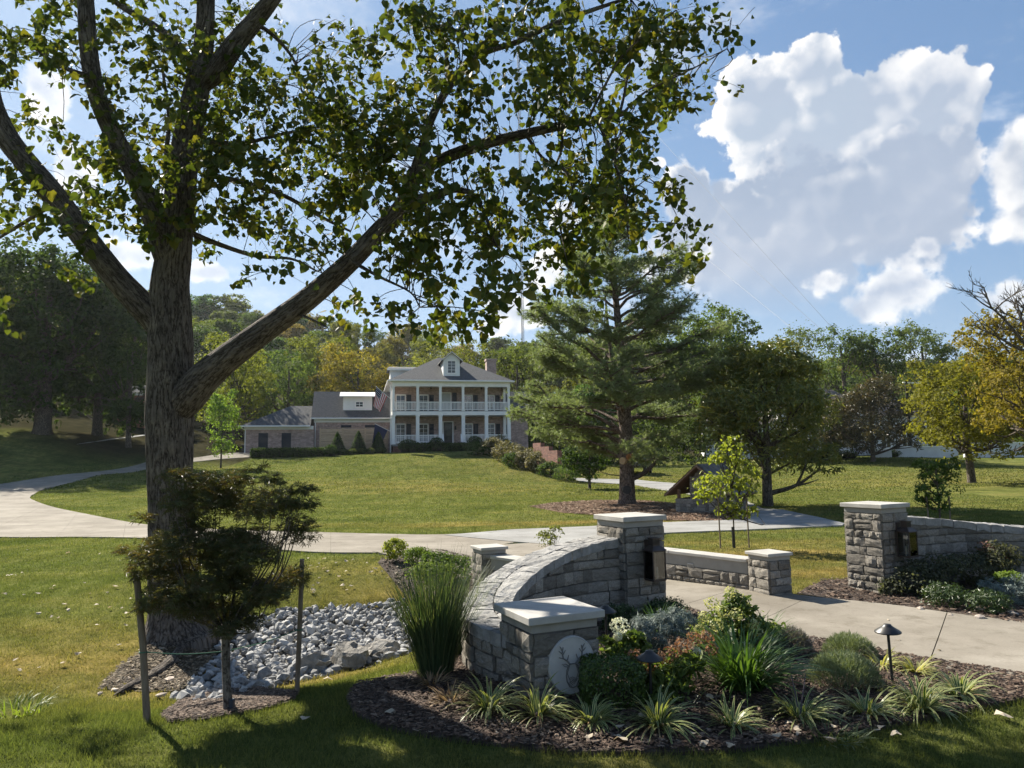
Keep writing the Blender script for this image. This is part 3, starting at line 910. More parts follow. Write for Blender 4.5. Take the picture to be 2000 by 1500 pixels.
def lay(parent, origin, ax, nrm, stones, rs, depth=.05, joint=.012, skip=None):
    """Set stones on a wall face: origin = lower left, ax = unit direction along, nrm = outward."""
    ax = Vector(ax); nrm = Vector(nrm); rz = math.atan2(ax.y, ax.x)
    for x, z, w, h in stones:
        if skip and skip(x, z, w, h): continue
        o = bpy.data.objects.new('stone', STONES[rs.randint(len(STONES))]); COL.objects.link(o); o.parent = parent
        p = Vector(origin) + ax * x + nrm * (depth * .15) + Vector((0, 0, z))
        o.location = p; o.rotation_euler = (0, 0, rz)
        o.scale = ((w - joint) * (-1 if rs.rand() < .5 else 1), depth * rs.uniform(.75, 1.25), (h - joint) * (-1 if rs.rand() < .5 else 1))


def pillar(name, label, cx, cy, ang, w, ztop, capw, seed, hmin=.075, hmax=.165, capt=.062, neck=.075, zb=None, skipf=None):
    rs = np.random.RandomState(seed)
    z0 = gz(cx, cy) - .12 if zb is None else zb
    t = thing(name, label, 'pillar', (cx, cy, z0), R(ang)); H = ztop - z0; hb = H - capt - neck
    MB().box(-w / 2 + .012, w / 2 - .012, -w / 2 + .012, w / 2 - .012, 0, hb).build('core', MORTAR, t)
    for i in range(4):
        a = i * PI / 2; ax = Vector((math.cos(a), math.sin(a), 0)); nr = Vector((math.sin(a), -math.cos(a), 0))
        lay(t, nr * (w / 2) - ax * (w / 2), ax, nr, ashlar(rs, w, hb, hmin, hmax), rs, depth=.034 if w > .5 else .03, skip=skipf if i == 0 else None)
    MB().box(-w / 2 - .005, w / 2 + .005, -w / 2 - .005, w / 2 + .005, hb, hb + neck).build('neck', NECK, t, bevel=.004)
    MB().box(-capw / 2, capw / 2, -capw / 2, capw / 2, hb + neck, H).build('cap', CAPST, t, bevel=.006)
    return t, H, hb


P1, H1, HB1 = pillar('stone_pillar', 'low stone pillar in the foreground bed bearing a round carved medallion', .28, 6.33, 25, .60, .75, .71, 21, .08, .16,
                     skipf=lambda x, z, w, h: False)
P2, H2, HB2 = pillar('stone_pillar', 'tall stone pillar with a lantern where the curved wall ends', 1.516, 9.53, 27, .60, 1.275, .68, 22)
P3, H3, HB3 = pillar('stone_pillar', 'tall stone pillar with a lantern beside the right-hand wall and lawn', 5.48, 11.03, 29, .60, 1.2875, .69, 23)
P4, H4, HB4 = pillar('stone_pillar', 'small stone pillar ending the low parapet wall right of the drive', 3.72, 10.7, 25, .40, .625, .475, 24, .08, .16, .045, .06)
P5, H5, HB5 = pillar('stone_pillar', 'small stone pillar seen behind the curved wall near the drive junction', -.41, 11.9, 25, .40, .625, .475, 25, .08, .16, .045, .06)


# carved medallion on the near pillar: a stag head seen from the front
def medallion():
    t = P1; y0 = -.60 / 2 - .052; cz = HB1 - .27; r = .215; cx = .035
    n = 48; mb = MB()
    vs = []; prof = [(r, .06), (r, .012), (r - .008, 0), (r - .014, .003), (0.0, .003)]
    for rr, dy in prof[:-1]:
        vs += [(cx + rr * math.cos(2 * PI * k / n), y0 + dy, cz + rr * math.sin(2 * PI * k / n) * 1.06) for k in range(n)]
    c = len(vs); vs.append((cx, y0 + .003, cz))
    fs = [(i * n + k, i * n + (k + 1) % n, (i + 1) * n + (k + 1) % n, (i + 1) * n + k) for i in range(3) for k in range(n)] + [(3 * n + k, 3 * n + (k + 1) % n, c) for k in range(n)]
    d = mb.add(vs, fs).build('medallion', pm('carved_limestone', [(.36, .35, .33), (.43, .42, .40)], 6, .85, .12, 50, .004), t)
    d['label'] = 'round pale limestone medallion carved with a stag head'
    car = pm('carved_groove', [(.13, .127, .12), (.17, .165, .155)], 14, .9)
    yy = y0 - .001
    q = lambda x, z: (cx + x, yy, cz + z)
    e = MB()
    outl = [(-.055, -.035), (-.06, -.075), (-.055, -.12), (-.03, -.165), (0, -.175), (.03, -.165), (.055, -.12), (.06, -.075), (.055, -.035), (.04, .0), (.02, .012), (-.02, .012), (-.04, .0)]
    e.tube([q(*p) for p in outl + outl[:2]], .0055, 5)
    for k in range(5):
        e.tube([q(-.045 + .012 * k, -.13 + .004 * k), q(-.012 + .012 * k, -.165 + .01 * k)], .0028, 4)
        e.tube([q(.045 - .012 * k, -.105 + .004 * k), q(.012 - .012 * k, -.14 + .01 * k)], .0028, 4)
    for s in (-1, 1):
        e.tube([q(s * .03, .0), q(s * .05, -.06), q(s * .035, -.1), q(s * .02, -.13)], .003, 4)
        e.tube([q(s * .04, .0), q(s * .065, .018), q(s * .10, .02), q(s * .075, .0), q(s * .045, -.01)], .003, 4)
    e.build('stag_head', car, d)
    for s in (-1, 1):
        a = MB()
        a.tube([q(s * .025, .012), q(s * .05, .04), q(s * .085, .065), q(s * .095, .105), q(s * .085, .15)], [.007, .007, .006, .005, .004], 5)
        for p0, p1 in (((.05, .04), (.035, .085)), ((.08, .06), (.125, .075)), ((.094, .10), (.125, .125)), ((.09, .09), (.065, .125)), ((.093, .125), (.115, .16))):
            a.tube([q(s * p0[0], p0[1]), q(s * p1[0], p1[1])], [.0052, .003], 5)
        a.build('antler', car, d)


medallion()

BLACK = pm('black_metal', [(.012, .012, .013), (.022, .021, .020)], 9, .45, .1, 40, .002, spec=.5)
COPPER = pm('aged_copper', [(.035, .026, .022), (.065, .048, .042)], 9, .5, .1, 30, .002, spec=.5, metal=.3)
WAX = pm('candle_sleeve', [(.55, .5, .42), (.62, .58, .5)], 4, .6)


def glass_mat():
    m, nt, b, out = mat_base('lantern_glass')
    t = nt.nodes.new('ShaderNodeBsdfTransparent'); g = nt.nodes.new('ShaderNodeBsdfGlossy'); g.inputs['Roughness'].default_value = .05
    t.inputs[0].default_value = (.8, .82, .82, 1)
    fr = nt.nodes.new('ShaderNodeFresnel'); fr.inputs[0].default_value = 1.5
    mx = nt.nodes.new('ShaderNodeMixShader'); nt.links.new(fr.outputs[0], mx.inputs[0]); nt.links.new(t.outputs[0], mx.inputs[1]); nt.links.new(g.outputs[0], mx.inputs[2])
    nt.links.new(mx.outputs[0], out.inputs[0]); return m


GLASS = glass_mat()


def lantern(pil, label, dx, ztop, face=0, s=1.0):
    """Wall lantern hung on a pillar face (local frame of the pillar: face 0 looks to -y)."""
    p = Vector(pil.location); rz = pil.rotation_euler[2]
    loc = p + Matrix.Rotation(rz, 3, 'Z') @ Vector((dx, -.355, ztop))
    t = thing('wall_lantern', label, 'lantern', loc, rz, 'lanterns on the gate pillars')
    w, d, h = .20 * s, .20 * s, .36 * s; yb, yf = 0.0, -d; zt, zb = -.15 * s, -.15 * s - h
    MB().box(-.06, .06, .0, .02, -.46 * s, -.03 * s).build('back_plate', COPPER, t)
    MB().box(-.012, .012, -.04, .0, -.20 * s, -.17 * s).build('mounting_arm', COPPER, t)
    f = MB(); b = .014
    for x in (-w / 2, w / 2 - b):
        for y in (yf, yb - b - .012): f.box(x, x + b, y, y + b, zb, zt)
    for z in (zb, zt - b):
        f.box(-w / 2, w / 2, yf - .002, yf + b - .002, z - .001, z + b); f.box(-w / 2, w / 2, yb - b - .013, yb - .011, z - .001, z + b)
        f.box(-w / 2 - .002, -w / 2 + b - .002, yf, yb - .012, z - .002, z + b - .001); f.box(w / 2 - b + .002, w / 2 + .002, yf, yb - .012, z - .002, z + b - .001)
    f.build('frame', COPPER, t)
    MB().box(-w / 2 + .004, w / 2 - .004, yf + .004, yb - .016, zb - .012, zb - .003).build('base_plate', COPPER, t)
    r = MB(); o = .016
    r.add([(-w / 2 - o, yf - o, zt), (w / 2 + o, yf - o, zt), (w / 2 + o, yb - .008, zt), (-w / 2 - o, yb - .008, zt),
           (-w * .27, yf * .75, zt + .055), (w * .27, yf * .75, zt + .055), (w * .27, yb + yf * .25, zt + .055), (-w * .27, yb + yf * .25, zt + .055)],
          [(0, 3, 2, 1), (4, 5, 6, 7), (0, 1, 5, 4), (1, 2, 6, 5), (2, 3, 7, 6), (3, 0, 4, 7)])
    r.build('roof', COPPER, t)
    c = MB(); c.box(-w * .26, w * .26, yf * .74, yf * .26, zt + .056, zt + .14); c.box(-w * .32, w * .32, yf * .8, yf * .2, zt + .141, zt + .15)
    c.build('chimney', COPPER, t)
    for k in range(6):
        MB().box(-w * .22 + k * w * .08, -w * .22 + k * w * .08 + .006, yf * .745 - .003, yf * .745, zt + .07, zt + .125).build('vent_slot', BLACK, t)
    MB().box(-w / 2 + b, w / 2 - b, yf + .005, yf + .007, zb + b, zt - b).build('pane', GLASS, t)
    for x in (-1, 1): MB().box(x * (w / 2 - .007) - .001, x * (w / 2 - .007) + .001, yf + b, yb - b - .012, zb + b, zt - b).build('pane', GLASS, t)
    for x, y in ((-.035, -.1), (.035, -.1)):
        MB().lathe([(.0, zb - .004), (.011, zb - .004), (.011, zb + .15), (.0, zb + .15)], 10, (x, y, 0)).build('candle', WAX, t)
        MB().lathe([(.004, zb + .15), (.010, zb + .165), (.011, zb + .19), (.005, zb + .215), (.0, zb + .235)], 10, (x, y, 0)).build('bulb', GLASS, t, smooth=True)


lantern(P2, 'black copper lantern mounted on the tall pillar of the curved wall', .03, H2 - .26)
lantern(P3, 'black copper lantern mounted on the tall pillar by the right-hand wall', .03, H3 - .24)


def curved_wall(name, label, A, ztop, thick, seed, faces=('in', 'out'), cop=.10):
    """Stone wall along a plan curve A (from catmull), with a varying top and rough coping stones."""
    rs = np.random.RandomState(seed)
    n = 260; C = catmull(A, n); Zt = np.interp(np.linspace(0, 1, n), np.linspace(0, 1, len(ztop)), ztop)
    k = np.ones(31) / 31; Zp = np.pad(Zt, 15, mode='edge'); Zt = np.convolve(Zp, k, 'valid')
    T = np.gradient(C, axis=0); T /= np.linalg.norm(T, axis=1, keepdims=True); Nn = np.stack([T[:, 1], -T[:, 0]], -1)
    s = np.concatenate([[0], np.cumsum(np.linalg.norm(np.diff(C, axis=0), axis=1))]); L = s[-1]
    base = Vector((C[n // 2, 0], C[n // 2, 1], gz(*C[n // 2]) - .15))
    t = thing(name, label, 'wall', base)
    at_s = lambda q: [np.interp(q, s, C[:, 0]), np.interp(q, s, C[:, 1])]
    # core
    V = []
    idx = np.linspace(0, n - 1, 50).astype(int)
    for i in idx:
        zt = Zt[i] - cop - .01; zb = base.z
        for sd in (-1, 1):
            p = C[i] + Nn[i] * sd * (thick / 2 - .02); V += [(p[0], p[1], zb), (p[0], p[1], zt)]
    Fc = []
    for i in range(len(idx) - 1):
        a, b = i * 4, i * 4 + 4
        Fc += [(a, b, b + 1, a + 1), (a + 3, b + 3, b + 2, a + 2), (a + 1, b + 1, b + 3, a + 3)]
    MB().add(V, Fc).build('core', MORTAR, t, world=True)
    # face stones
    for sd in ((1,) if faces == ('in',) else (-1, 1)):
        z = 0.0; Hm = max(Zt) - base.z
        while z < Hm:
            ch = rs.uniform(.075, .165); q = 0.0
            while q < L - .02:
                w = ch * rs.uniform(.9, 2.3); w = L - q if L - q - w < .1 else w
                m = q + w / 2; j = int(np.searchsorted(s, m)); j = min(j, n - 1)
                top = Zt[j] - cop - base.z
                h = min(ch, top - z)
                if h > .045:
                    o = bpy.data.objects.new('stone', STONES[rs.randint(len(STONES))]); COL.objects.link(o); o.parent = t
                    p = np.array(at_s(m)) + Nn[j] * sd * (thick / 2 + .004)
                    o.location = Vector((p[0], p[1], base.z + z + h / 2)) - base
                    o.rotation_euler = (0, 0, math.atan2(Nn[j, 1], Nn[j, 0]) + PI / 2 + (0 if sd > 0 else PI))
                    o.scale = ((w - .012) * rs.choice([-1, 1]), .036 * rs.uniform(.7, 1.2), (h - .012) * rs.choice([-1, 1]))
                q += w
            z += ch
    # coping stones laid across the top, split along a wandering middle seam
    for half in (-1, 1):
        q = 0.0
        while q < L - .02:
            w = rs.uniform(.10, .20) if half < 0 else rs.uniform(.14, .30)
            w = L - q if L - q - w < .09 else w
            q0, q1 = q + .004, q + w - .004
            seam0 = .05 * math.sin(q0 * 2.3 + seed) + .02; seam1 = .05 * math.sin(q1 * 2.3 + seed) + .02
            g = 5; vs = []
            for a in range(3):
                qq = q0 + (q1 - q0) * a / 2; j = min(int(np.searchsorted(s, qq)), n - 1); c = np.array(at_s(qq)); sm = seam0 + (seam1 - seam0) * a / 2
                lo, hi = (-(thick / 2 + .03), sm - .006) if half < 0 else (sm + .006, thick / 2 + .035)
                for b in range(g):
                    off = lo + (hi - lo) * b / (g - 1); e = (b in (0, g - 1)) or a in (0, 2)
                    p = c + Nn[j] * (off + rs.uniform(-.006, .006)); vs.append((p[0], p[1], Zt[j] + rs.uniform(-.010, .010) - (.008 if e else 0)))
            up = len(vs); vs += [(x, y, z - cop - rs.uniform(0, .015)) for x, y, z in vs]
            fs = [(a * g + b, (a + 1) * g + b, (a + 1) * g + b + 1, a * g + b + 1) for a in range(2) for b in range(g - 1)]
            per = [0, 1, 2, 3, 4, 9, 14, 13, 12, 11, 10, 5]
            fs += [(per[i], per[(i + 1) % 12], up + per[(i + 1) % 12], up + per[i]) for i in range(12)]
            mb = MB().add(vs, fs); o = mb.build('coping_stone', COPE, t, world=True)
            q += w
    return t


COPE = pm('coping_stone', [(.19, .184, .174), (.27, .262, .25), (.36, .35, .334)], 8, .85, .8, 22, .03, coord='World', rand=.14, fine=.15)
# the curved wall: from the back of the low pillar, bulging to the left, up to the tall pillar
WALL_PLAN = [(.16, 6.45), (-.03, 6.65), (-.24, 7.05), (-.27, 7.6), (-.08, 8.2), (.28, 8.75), (.72, 9.15), (1.22, 9.42)]
curved_wall('curved_wall', 'curved stone wall rising from the medallion pillar to the lantern pillar', WALL_PLAN, [.52, .52, .53, .58, .70, .84, .95, 1.02], .44, 31)
curved_wall('curved_wall', 'stone wall sweeping right from the tall pillar, its coping stepping down', [(5.75, 11.18), (6.5, 11.55), (7.3, 11.75), (8.2, 11.7), (9.2, 11.4)], [1.08, 1.02, .92, .84, .78], .42, 32)


def parapet(label, a, b, ztop, seed, lit_side):
    rs = np.random.RandomState(seed); a = Vector((*a, 0)); b = Vector((*b, 0)); d = (b - a); L = d.length; d.normalize(); n = Vector((d.y, -d.x, 0))
    mid = (a + b) / 2; z0 = min(gz(a.x, a.y), gz(b.x, b.y)) - .1
    t = thing('parapet_wall', label, 'wall', (a.x, a.y, z0), math.atan2(d.y, d.x)); H = ztop - z0
    MB().box(0, L, -.11, .11, 0, H - .05).build('core', MORTAR, t)
    for sd in (1, -1):
        st = [q for q in ashlar(rs, L, H * .62, .07, .13)]
        ax = Vector((1, 0, 0)) if sd > 0 else Vector((-1, 0, 0)); nr = Vector((0, -1, 0)) if sd > 0 else Vector((0, 1, 0))
        lay(t, (Vector((0, -.115, 0)) if sd > 0 else Vector((L, .115, 0))), ax, nr, st, rs, .04)
        MB().box(0, L, -.125 if sd > 0 else .112, -.112 if sd > 0 else .125, H * .63, H - .052).build('face_panel', NECK, t)
    k = max(2, int(L / 1.3))
    for i in range(k):
        MB().box(L * i / k + .003, L * (i + 1) / k - .003, -.155, .155, H - .05, H).build('cap_slab', CAPST, t, bevel=.006)
    return t, H


PR, HPR = parapet('low stone parapet with pale cap slabs along the right of the drive', (3.55, 10.92), (1.75, 13.25), .50, 41, 1)
PL, HPL = parapet('low stone parapet seen between the curved wall and the small pillar', (1.28, 9.95), (-.28, 11.75), .50, 42, 1)
# a small step light let into the right-hand parapet
pt = PR.matrix_world
tl = thing('step_light', 'small louvred step light set in the low parapet face', 'light', Vector((3.55, 10.92, 0)) + Vector((-.611, .79, 0)) * 1.05 + Vector((-.79, -.611, 0)) * .137 + Vector((0, 0, .30)), math.atan2(2.33, -1.8))
MB().box(-.06, .06, -.012, .004, -.03, .03).build('housing', pm('brushed_steel', [(.45, .44, .42), (.52, .5, .48)], 5, .4, metal=.6), tl, bevel=.003)
for k in range(3): MB().box(-.05, .05, -.003, .008, -.02 + k * .015, -.014 + k * .015).build('louvre', BLACK, tl)


# ------------------------------------------------------------------ path lights
def path_light(label, x, y, h, tilt=0.0, s=1.0, zb=None):
    z = gz(x, y) if zb is None else zb
    t = thing('path_light', label, 'light', (x, y, z), 0.3, 'black path lights in the bed'); t.rotation_euler = (0, tilt, .3)
    MB().tube([(0, 0, -.08), (0, 0, h - .05)], .012 * s, 10).build('stem', BLACK, t)
    MB().lathe([(.013, h - .06), (.02, h - .05), (.02, h - .03), (.028, h - .028), (.103 * s, h - .035), (.106 * s, h - .030), (.104 * s, h - .024), (.05 * s, h + .012), (.034 * s, h + .025), (.030 * s, h + .034), (.0, h + .037)], 28).build('hood', BLACK, t, smooth=True)
    MB().lathe([(.022, h - .045), (.03, h - .04), (.03, h - .03)], 14).build('lamp_holder', BLACK, t)
    return t


g = gnd(1272, 1378); path_light('black path light standing in front of the clipped boxwood', g[0], g[1], .385)
g = gnd(1744, 1342); path_light('black path light standing beside the grey lavender near the drive', g[0], g[1], .485, -.03)
g = gnd(1192, 1290); path_light('black path light half hidden behind the white hydrangea bloom', g[0], g[1] + .25, .44)
# ------------------------------------------------------------------ the house on the rise


def brick_mat(name, cols, mortar, sc=1.0):
    m, nt, b, out = mat_base(name)
    tcn = nt.nodes.new('ShaderNodeTexCoord'); gm = nt.nodes.new('ShaderNodeNewGeometry')
    sx = nt.nodes.new('ShaderNodeSeparateXYZ'); nt.links.new(tcn.outputs['Object'], sx.inputs[0])
    cb = nt.nodes.new('ShaderNodeCombineXYZ')
    nt.links.new(math_n(nt, 'ADD', sx.outputs[0], sx.outputs[1]), cb.inputs[0]); nt.links.new(sx.outputs[2], cb.inputs[1])
    br = nt.nodes.new('ShaderNodeTexBrick'); nt.links.new(cb.outputs[0], br.inputs['Vector'])
    br.inputs['Scale'].default_value = 1.0 * sc; br.inputs['Brick Width'].default_value = .22; br.inputs['Row Height'].default_value = .075; br.inputs['Mortar Size'].default_value = .008
    br.inputs['Color1'].default_value = (*cols[0], 1); br.inputs['Color2'].default_value = (*cols[1], 1); br.inputs['Mortar'].default_value = (*mortar, 1); br.inputs['Bias'].default_value = -.2
    c = mul(nt, br.outputs[0], ramp(nt, tex(nt, cb.outputs[0], 3.0, 6, .7), [(.62, .6, .62), (1.25, 1.22, 1.2)], [.32, .66]))
    st = coords(nt, 'Object', (1.2, 1.2, 7))
    c = mul(nt, c, ramp(nt, tex(nt, st, 1.6, 5, .7), [(.72, .7, .72), (1.3, 1.28, 1.25)], [.35, .65]))
    nt.links.new(c, b.inputs['Base Color']); b.inputs['Roughness'].default_value = .9
    return m


BRICK = brick_mat('whitewashed_brick', [(.40, .285, .245), (.30, .215, .19)], (.42, .37, .33))
REDBRICK = brick_mat('red_brick', [(.22, .085, .05), (.17, .065, .045)], (.24, .19, .16))
SHINGLE = pm('roof_shingles', [(.045, .047, .050), (.075, .077, .080), (.11, .11, .112)], 5, .9, .5, 25, .02, stretch=(1, 1, 3), fine=.2)
WHITE = pm('white_paint', [(.78, .77, .74), (.84, .83, .80)], 3, .55, .05, 20, .003)
SIDING = pm('white_siding', [(.66, .67, .66), (.74, .75, .74)], 3, .6)
NAVY = pm('dark_shutter', [(.012, .016, .026), (.022, .028, .040)], 6, .5)
DARKG = pm('window_glass', [(.02, .024, .028), (.05, .055, .06)], 2, .08, spec=.8)
PORCHC = pm('porch_ceiling', [(.55, .55, .52), (.6, .6, .57)], 3, .7)
DECK = pm('porch_floor', [(.25, .25, .25), (.32, .32, .31)], 4, .7)
CEDAR = pm('cedar_slats', [(.40, .28, .17), (.50, .36, .23), (.58, .44, .30)], 3, .8, .2, 30, .004, stretch=(1, 8, 8), rand=.15)

HO = at(768, 868, 72); HZ = HO[2]; HR = R(12)
house = thing('house', 'two storey brick house with white columned double porch and grey hip roof', 'house', (HO[0], HO[1], HZ), HR)
HW, PD, HD = 11.85, 2.5, 10.6      # width, porch depth, total depth
GB = -1.0                           # below ground


def hb(name, x0, x1, y0, y1, z0, z1, mat, parent=None, bevel=0.0):
    return MB().box(x0, x1, y0, y1, z0, z1).build(name, mat, parent or house, bevel=bevel)


hb('wall', .25, HW - .05, PD, HD, GB, 6.25, BRICK)
hb('porch_floor', -.1, HW + .1, -.15, PD - .003, -.18, -.0, DECK)
hb('porch_base', .0, HW, .0, PD - .004, GB, -.183, REDBRICK)
hb('upper_deck', -.06, HW + .06, -.1, PD - .003, 3.22, 3.36, DECK)
hb('band', -.12, HW + .12, -.2, .12, 2.92, 3.30, WHITE)
hb('band', -.12, .12, .121, PD + 1.2, 2.92, 3.30, WHITE); hb('band', HW - .12, HW + .12, .121, PD + .1, 2.92, 3.30, WHITE)
hb('porch_ceiling', -.05, HW + .05, .125, PD - .004, 6.02, 6.06, PORCHC)
hb('porch_ceiling', .125, HW - .125, .125, PD - .004, 2.93, 2.96, PORCHC)
hb('entablature', -.15, HW + .15, -.18, .13, 5.86, 6.30, WHITE)
hb('entablature', -.15, .13, .131, HD + .1, 5.86, 6.30, WHITE); hb('entablature', HW - .13, HW + .15, .131, HD + .1, 5.86, 6.30, WHITE)
hb('gutter', -.55, HW + .55, -.62, -.45, 6.33, 6.47, WHITE, bevel=.02)
hb('gutter', -.62, -.47, -.44, HD + .5, 6.33, 6.47, WHITE, bevel=.02)
hb('soffit', -.5, HW + .5, -.44, HD + .5, 6.302, 6.34, WHITE)
# hip roof
EV, RZ = 6.42, 9.6
x0, x1, y0, y1 = -.58, HW + .58, -.58, HD + .58; ry = (y0 + y1) / 2; rx0, rx1 = HW / 2 - .9, HW / 2 + .9
roof = MB().add([(x0, y0, EV), (x1, y0, EV), (x1, y1, EV), (x0, y1, EV), (rx0, ry, RZ), (rx1, ry, RZ)],
                [(0, 1, 5, 4), (1, 2, 5), (2, 3, 4, 5), (3, 0, 4), (3, 2, 1, 0)]).build('roof', SHINGLE, house)
# columns
colx = [.0, HW * .205, HW * .4, HW * .597, HW * .8, HW]
for i, x in enumerate(colx):
    c = MB().box(x - .17, x + .17, -.17, .17, .0, 2.92); c.box(x - .23, x + .23, -.23, .23, -.004, .16); c.box(x - .22, x + .22, -.22, .22, 2.80, 2.915)
    c.build('column', WHITE, house)
    c = MB().box(x - .125, x + .125, -.125, .125, 3.36, 5.86); c.box(x - .17, x + .17, -.17, .17, 3.362, 3.47); c.box(x - .17, x + .17, -.17, .17, 5.76, 5.858)
    c.build('column', WHITE, house)
for z0_, z1_, w in ((.0, 2.92, .15), (3.36, 5.86, .12)):
    for x in (.0, HW): hb('column', x - w, x + w, PD - .35, PD - .05, z0_, z1_, WHITE)


def railing(xa, xb, z, y=0.0, n=15, axis='x'):
    r = thing_part('railing', house)
    def bx(nm, a, b, za, zb, w):
        if axis == 'x': MB().box(a, b, y - w, y + w, za, zb).build(nm, WHITE, r)
        else: MB().box(y - w, y + w, a, b, za, zb).build(nm, WHITE, r)
    bx('top_rail', xa, xb, z + .86, z + .94, .05); bx('bottom_rail', xa, xb, z + .10, z + .16, .035)
    for k in range(n):
        c = xa + (xb - xa) * (k + .5) / n; bx('baluster', c - .028, c + .028, z + .161, z + .859, .026)


def thing_part(name, parent):
    o = bpy.data.objects.new(name, None); COL.objects.link(o); o.parent = parent; return o


for i in range(5):
    a, b = colx[i], colx[i + 1]
    railing(a + .126, b - .126, 3.36)
    if i != 2: railing(a + .171, b - .171, .0)
railing(.126, PD - .36, 3.36, .0, 14, 'y'); railing(.171, PD - .36, .0, HW, 14, 'y'); railing(.126, PD - .36, 3.36, HW, 14, 'y')
for s, x in ((1, colx[2] + .17), (-1, colx[3] - .17)):   # stair cheeks at the entrance
    MB().add([(x, -.05, 1.0), (x, -.05, -.1), (x, -1.3, -.75), (x, -1.3, -.35), (x + s * .12, -.05, 1.0), (x + s * .12, -.05, -.1), (x + s * .12, -1.3, -.75), (x + s * .12, -1.3, -.35)],
             [(0, 1, 2, 3), (7, 6, 5, 4), (0, 3, 7, 4), (1, 0, 4, 5), (2, 1, 5, 6), (3, 2, 6, 7)]).build('stair_rail', WHITE, house)
for k in range(4): hb('step', colx[2] + .3, colx[3] - .3, -.35 - .3 * k, -.16 - .3 * k if k == 0 else -.36 - .3 * (k - 1) - .3 * 0, -.9, -.18 - .18 * k, REDBRICK)


def window(x, z, w, h, y=PD, rows=3, cols=2, parent=None, shutter=True, trim=WHITE, glass=DARKG):
    """Window on a wall facing -y: recess, casing, sash bars and panes, optional shutter to the right."""
    par = parent or house
    wdw = MB().box(x - w / 2 - .10, x + w / 2 + .10, y - .05, y + .02, z - .1, z).box(x - w / 2 - .10, x + w / 2 + .10, y - .05, y + .02, z + h, z + h + .12) \
        .box(x - w / 2 - .1, x - w / 2, y - .05, y + .02, z + .001, z + h - .001).box(x + w / 2, x + w / 2 + .1, y - .05, y + .02, z + .001, z + h - .001).build('window', trim, par)
    pw, ph = w / cols, h / rows
    for r in range(rows):
        for c in range(cols):
            MB().box(x - w / 2 + c * pw + .018, x - w / 2 + (c + 1) * pw - .018, y - .012, y - .004, z + r * ph + .018, z + (r + 1) * ph - .018).build('pane', glass, wdw)
    s = MB()
    for r in range(1, rows): s.box(x - w / 2, x + w / 2, y - .032, y - .002, z + r * ph - .018, z + r * ph + .018)
    for c in range(1, cols): s.box(x - w / 2 + c * pw - .018, x - w / 2 + c * pw + .018, y - .034, y - .003, z + .001, z + h - .001)
    s.build('sash_bar', trim, wdw)
    if shutter:
        for sx_ in (shutter if isinstance(shutter, tuple) else (1,)):
            cx = x + sx_ * (w / 2 + .42)
            MB().box(cx - .24, cx + .24, y - .045, y + .01, z - .05, z + h + .08).build('shutter', NAVY, par)


BLIND = pm('drawn_blind', [(.42, .44, .42), (.5, .52, .5)], 5, .5)
bays = [(colx[i] + colx[i + 1]) / 2 for i in range(5)]
for i, bx_ in enumerate(bays):
    if i != 2:
        window(bx_ - .35, .35, .85, 1.75, rows=4)
        window(bx_ - .35, 3.5, .85, 1.65, rows=3)
    else:
        window(bx_ - .30, 3.5, .95, 1.9, rows=1, cols=1, glass=BLIND)
        d = hb('door', bx_ - .55, bx_ + .35, PD - .05, PD + .02, .02, 2.35, BLACK)
        hb('door_casing', bx_ - .68, bx_ - .551, PD - .06, PD + .01, .02, 2.45, WHITE); hb('door_casing', bx_ + .351, bx_ + .48, PD - .06, PD + .01, .02, 2.45, WHITE); hb('door_casing', bx_ - .55, bx_ + .35, PD - .06, PD + .01, 2.351, 2.45, WHITE)
        MB().box(bx_ - .38, bx_ + .18, PD - .057, PD - .051, .5, 2.1).build('door_glass', DARKG, d)
        for s in (-1, 1): hb('porch_lantern', bx_ - .1 + s * .78 - .08, bx_ - .1 + s * .78 + .08, PD - .2, PD - .01, 1.55, 1.95, BLACK)
for x in (3.9, 9.2):
    MB().lathe([(.0, 5.70), (.09, 5.72), (.09, 5.86), (.03, 5.87), (.03, 6.02)], 10, (x, 1.2, 0)).build('ceiling_fan', BLACK, house)
# front dormer with gable
DX, DW, DZ0, DZ1, DYF = HW / 2 + .05, .86, 7.02, 8.75, .55
dm = MB().add([(DX - DW, DYF, DZ0), (DX + DW, DYF, DZ0), (DX + DW, DYF, DZ1), (DX, DYF, DZ1 + .72), (DX - DW, DYF, DZ1), (DX - DW, DYF + 4, DZ0), (DX + DW, DYF + 4, DZ0), (DX + DW, DYF + 4, DZ1), (DX, DYF + 4, DZ1 + .72), (DX - DW, DYF + 4, DZ1)],
              [(0, 1, 2, 3, 4), (1, 6, 7, 2), (5, 0, 4, 9), (6, 5, 9, 8, 7)]).build('dormer', SIDING, house)
for s in (-1, 1):
    MB().add([(DX, DYF - .25, DZ1 + .86), (DX + s * (DW + .28), DYF - .25, DZ1 - .10), (DX + s * (DW + .28), DYF + 4, DZ1 - .10), (DX, DYF + 4, DZ1 + .86),
              (DX, DYF - .25, DZ1 + .74), (DX + s * (DW + .28), DYF - .25, DZ1 - .22), (DX + s * (DW + .28), DYF + 4, DZ1 - .22), (DX, DYF + 4, DZ1 + .74)],
             [(0, 1, 2, 3), (7, 6, 5, 4), (0, 4, 5, 1), (1, 5, 6, 2)]).build('dormer_roof', SHINGLE, dm)
    MB().bar((DX, DYF - .27, DZ1 + .77), (DX + s * (DW + .30), DYF - .27, DZ1 - .19), .05, .16, (0, 1, 0)).build('barge_board', WHITE, dm)
window(DX, 7.35, .78, 1.25, y=DYF, rows=4, cols=2, parent=house, shutter=False)
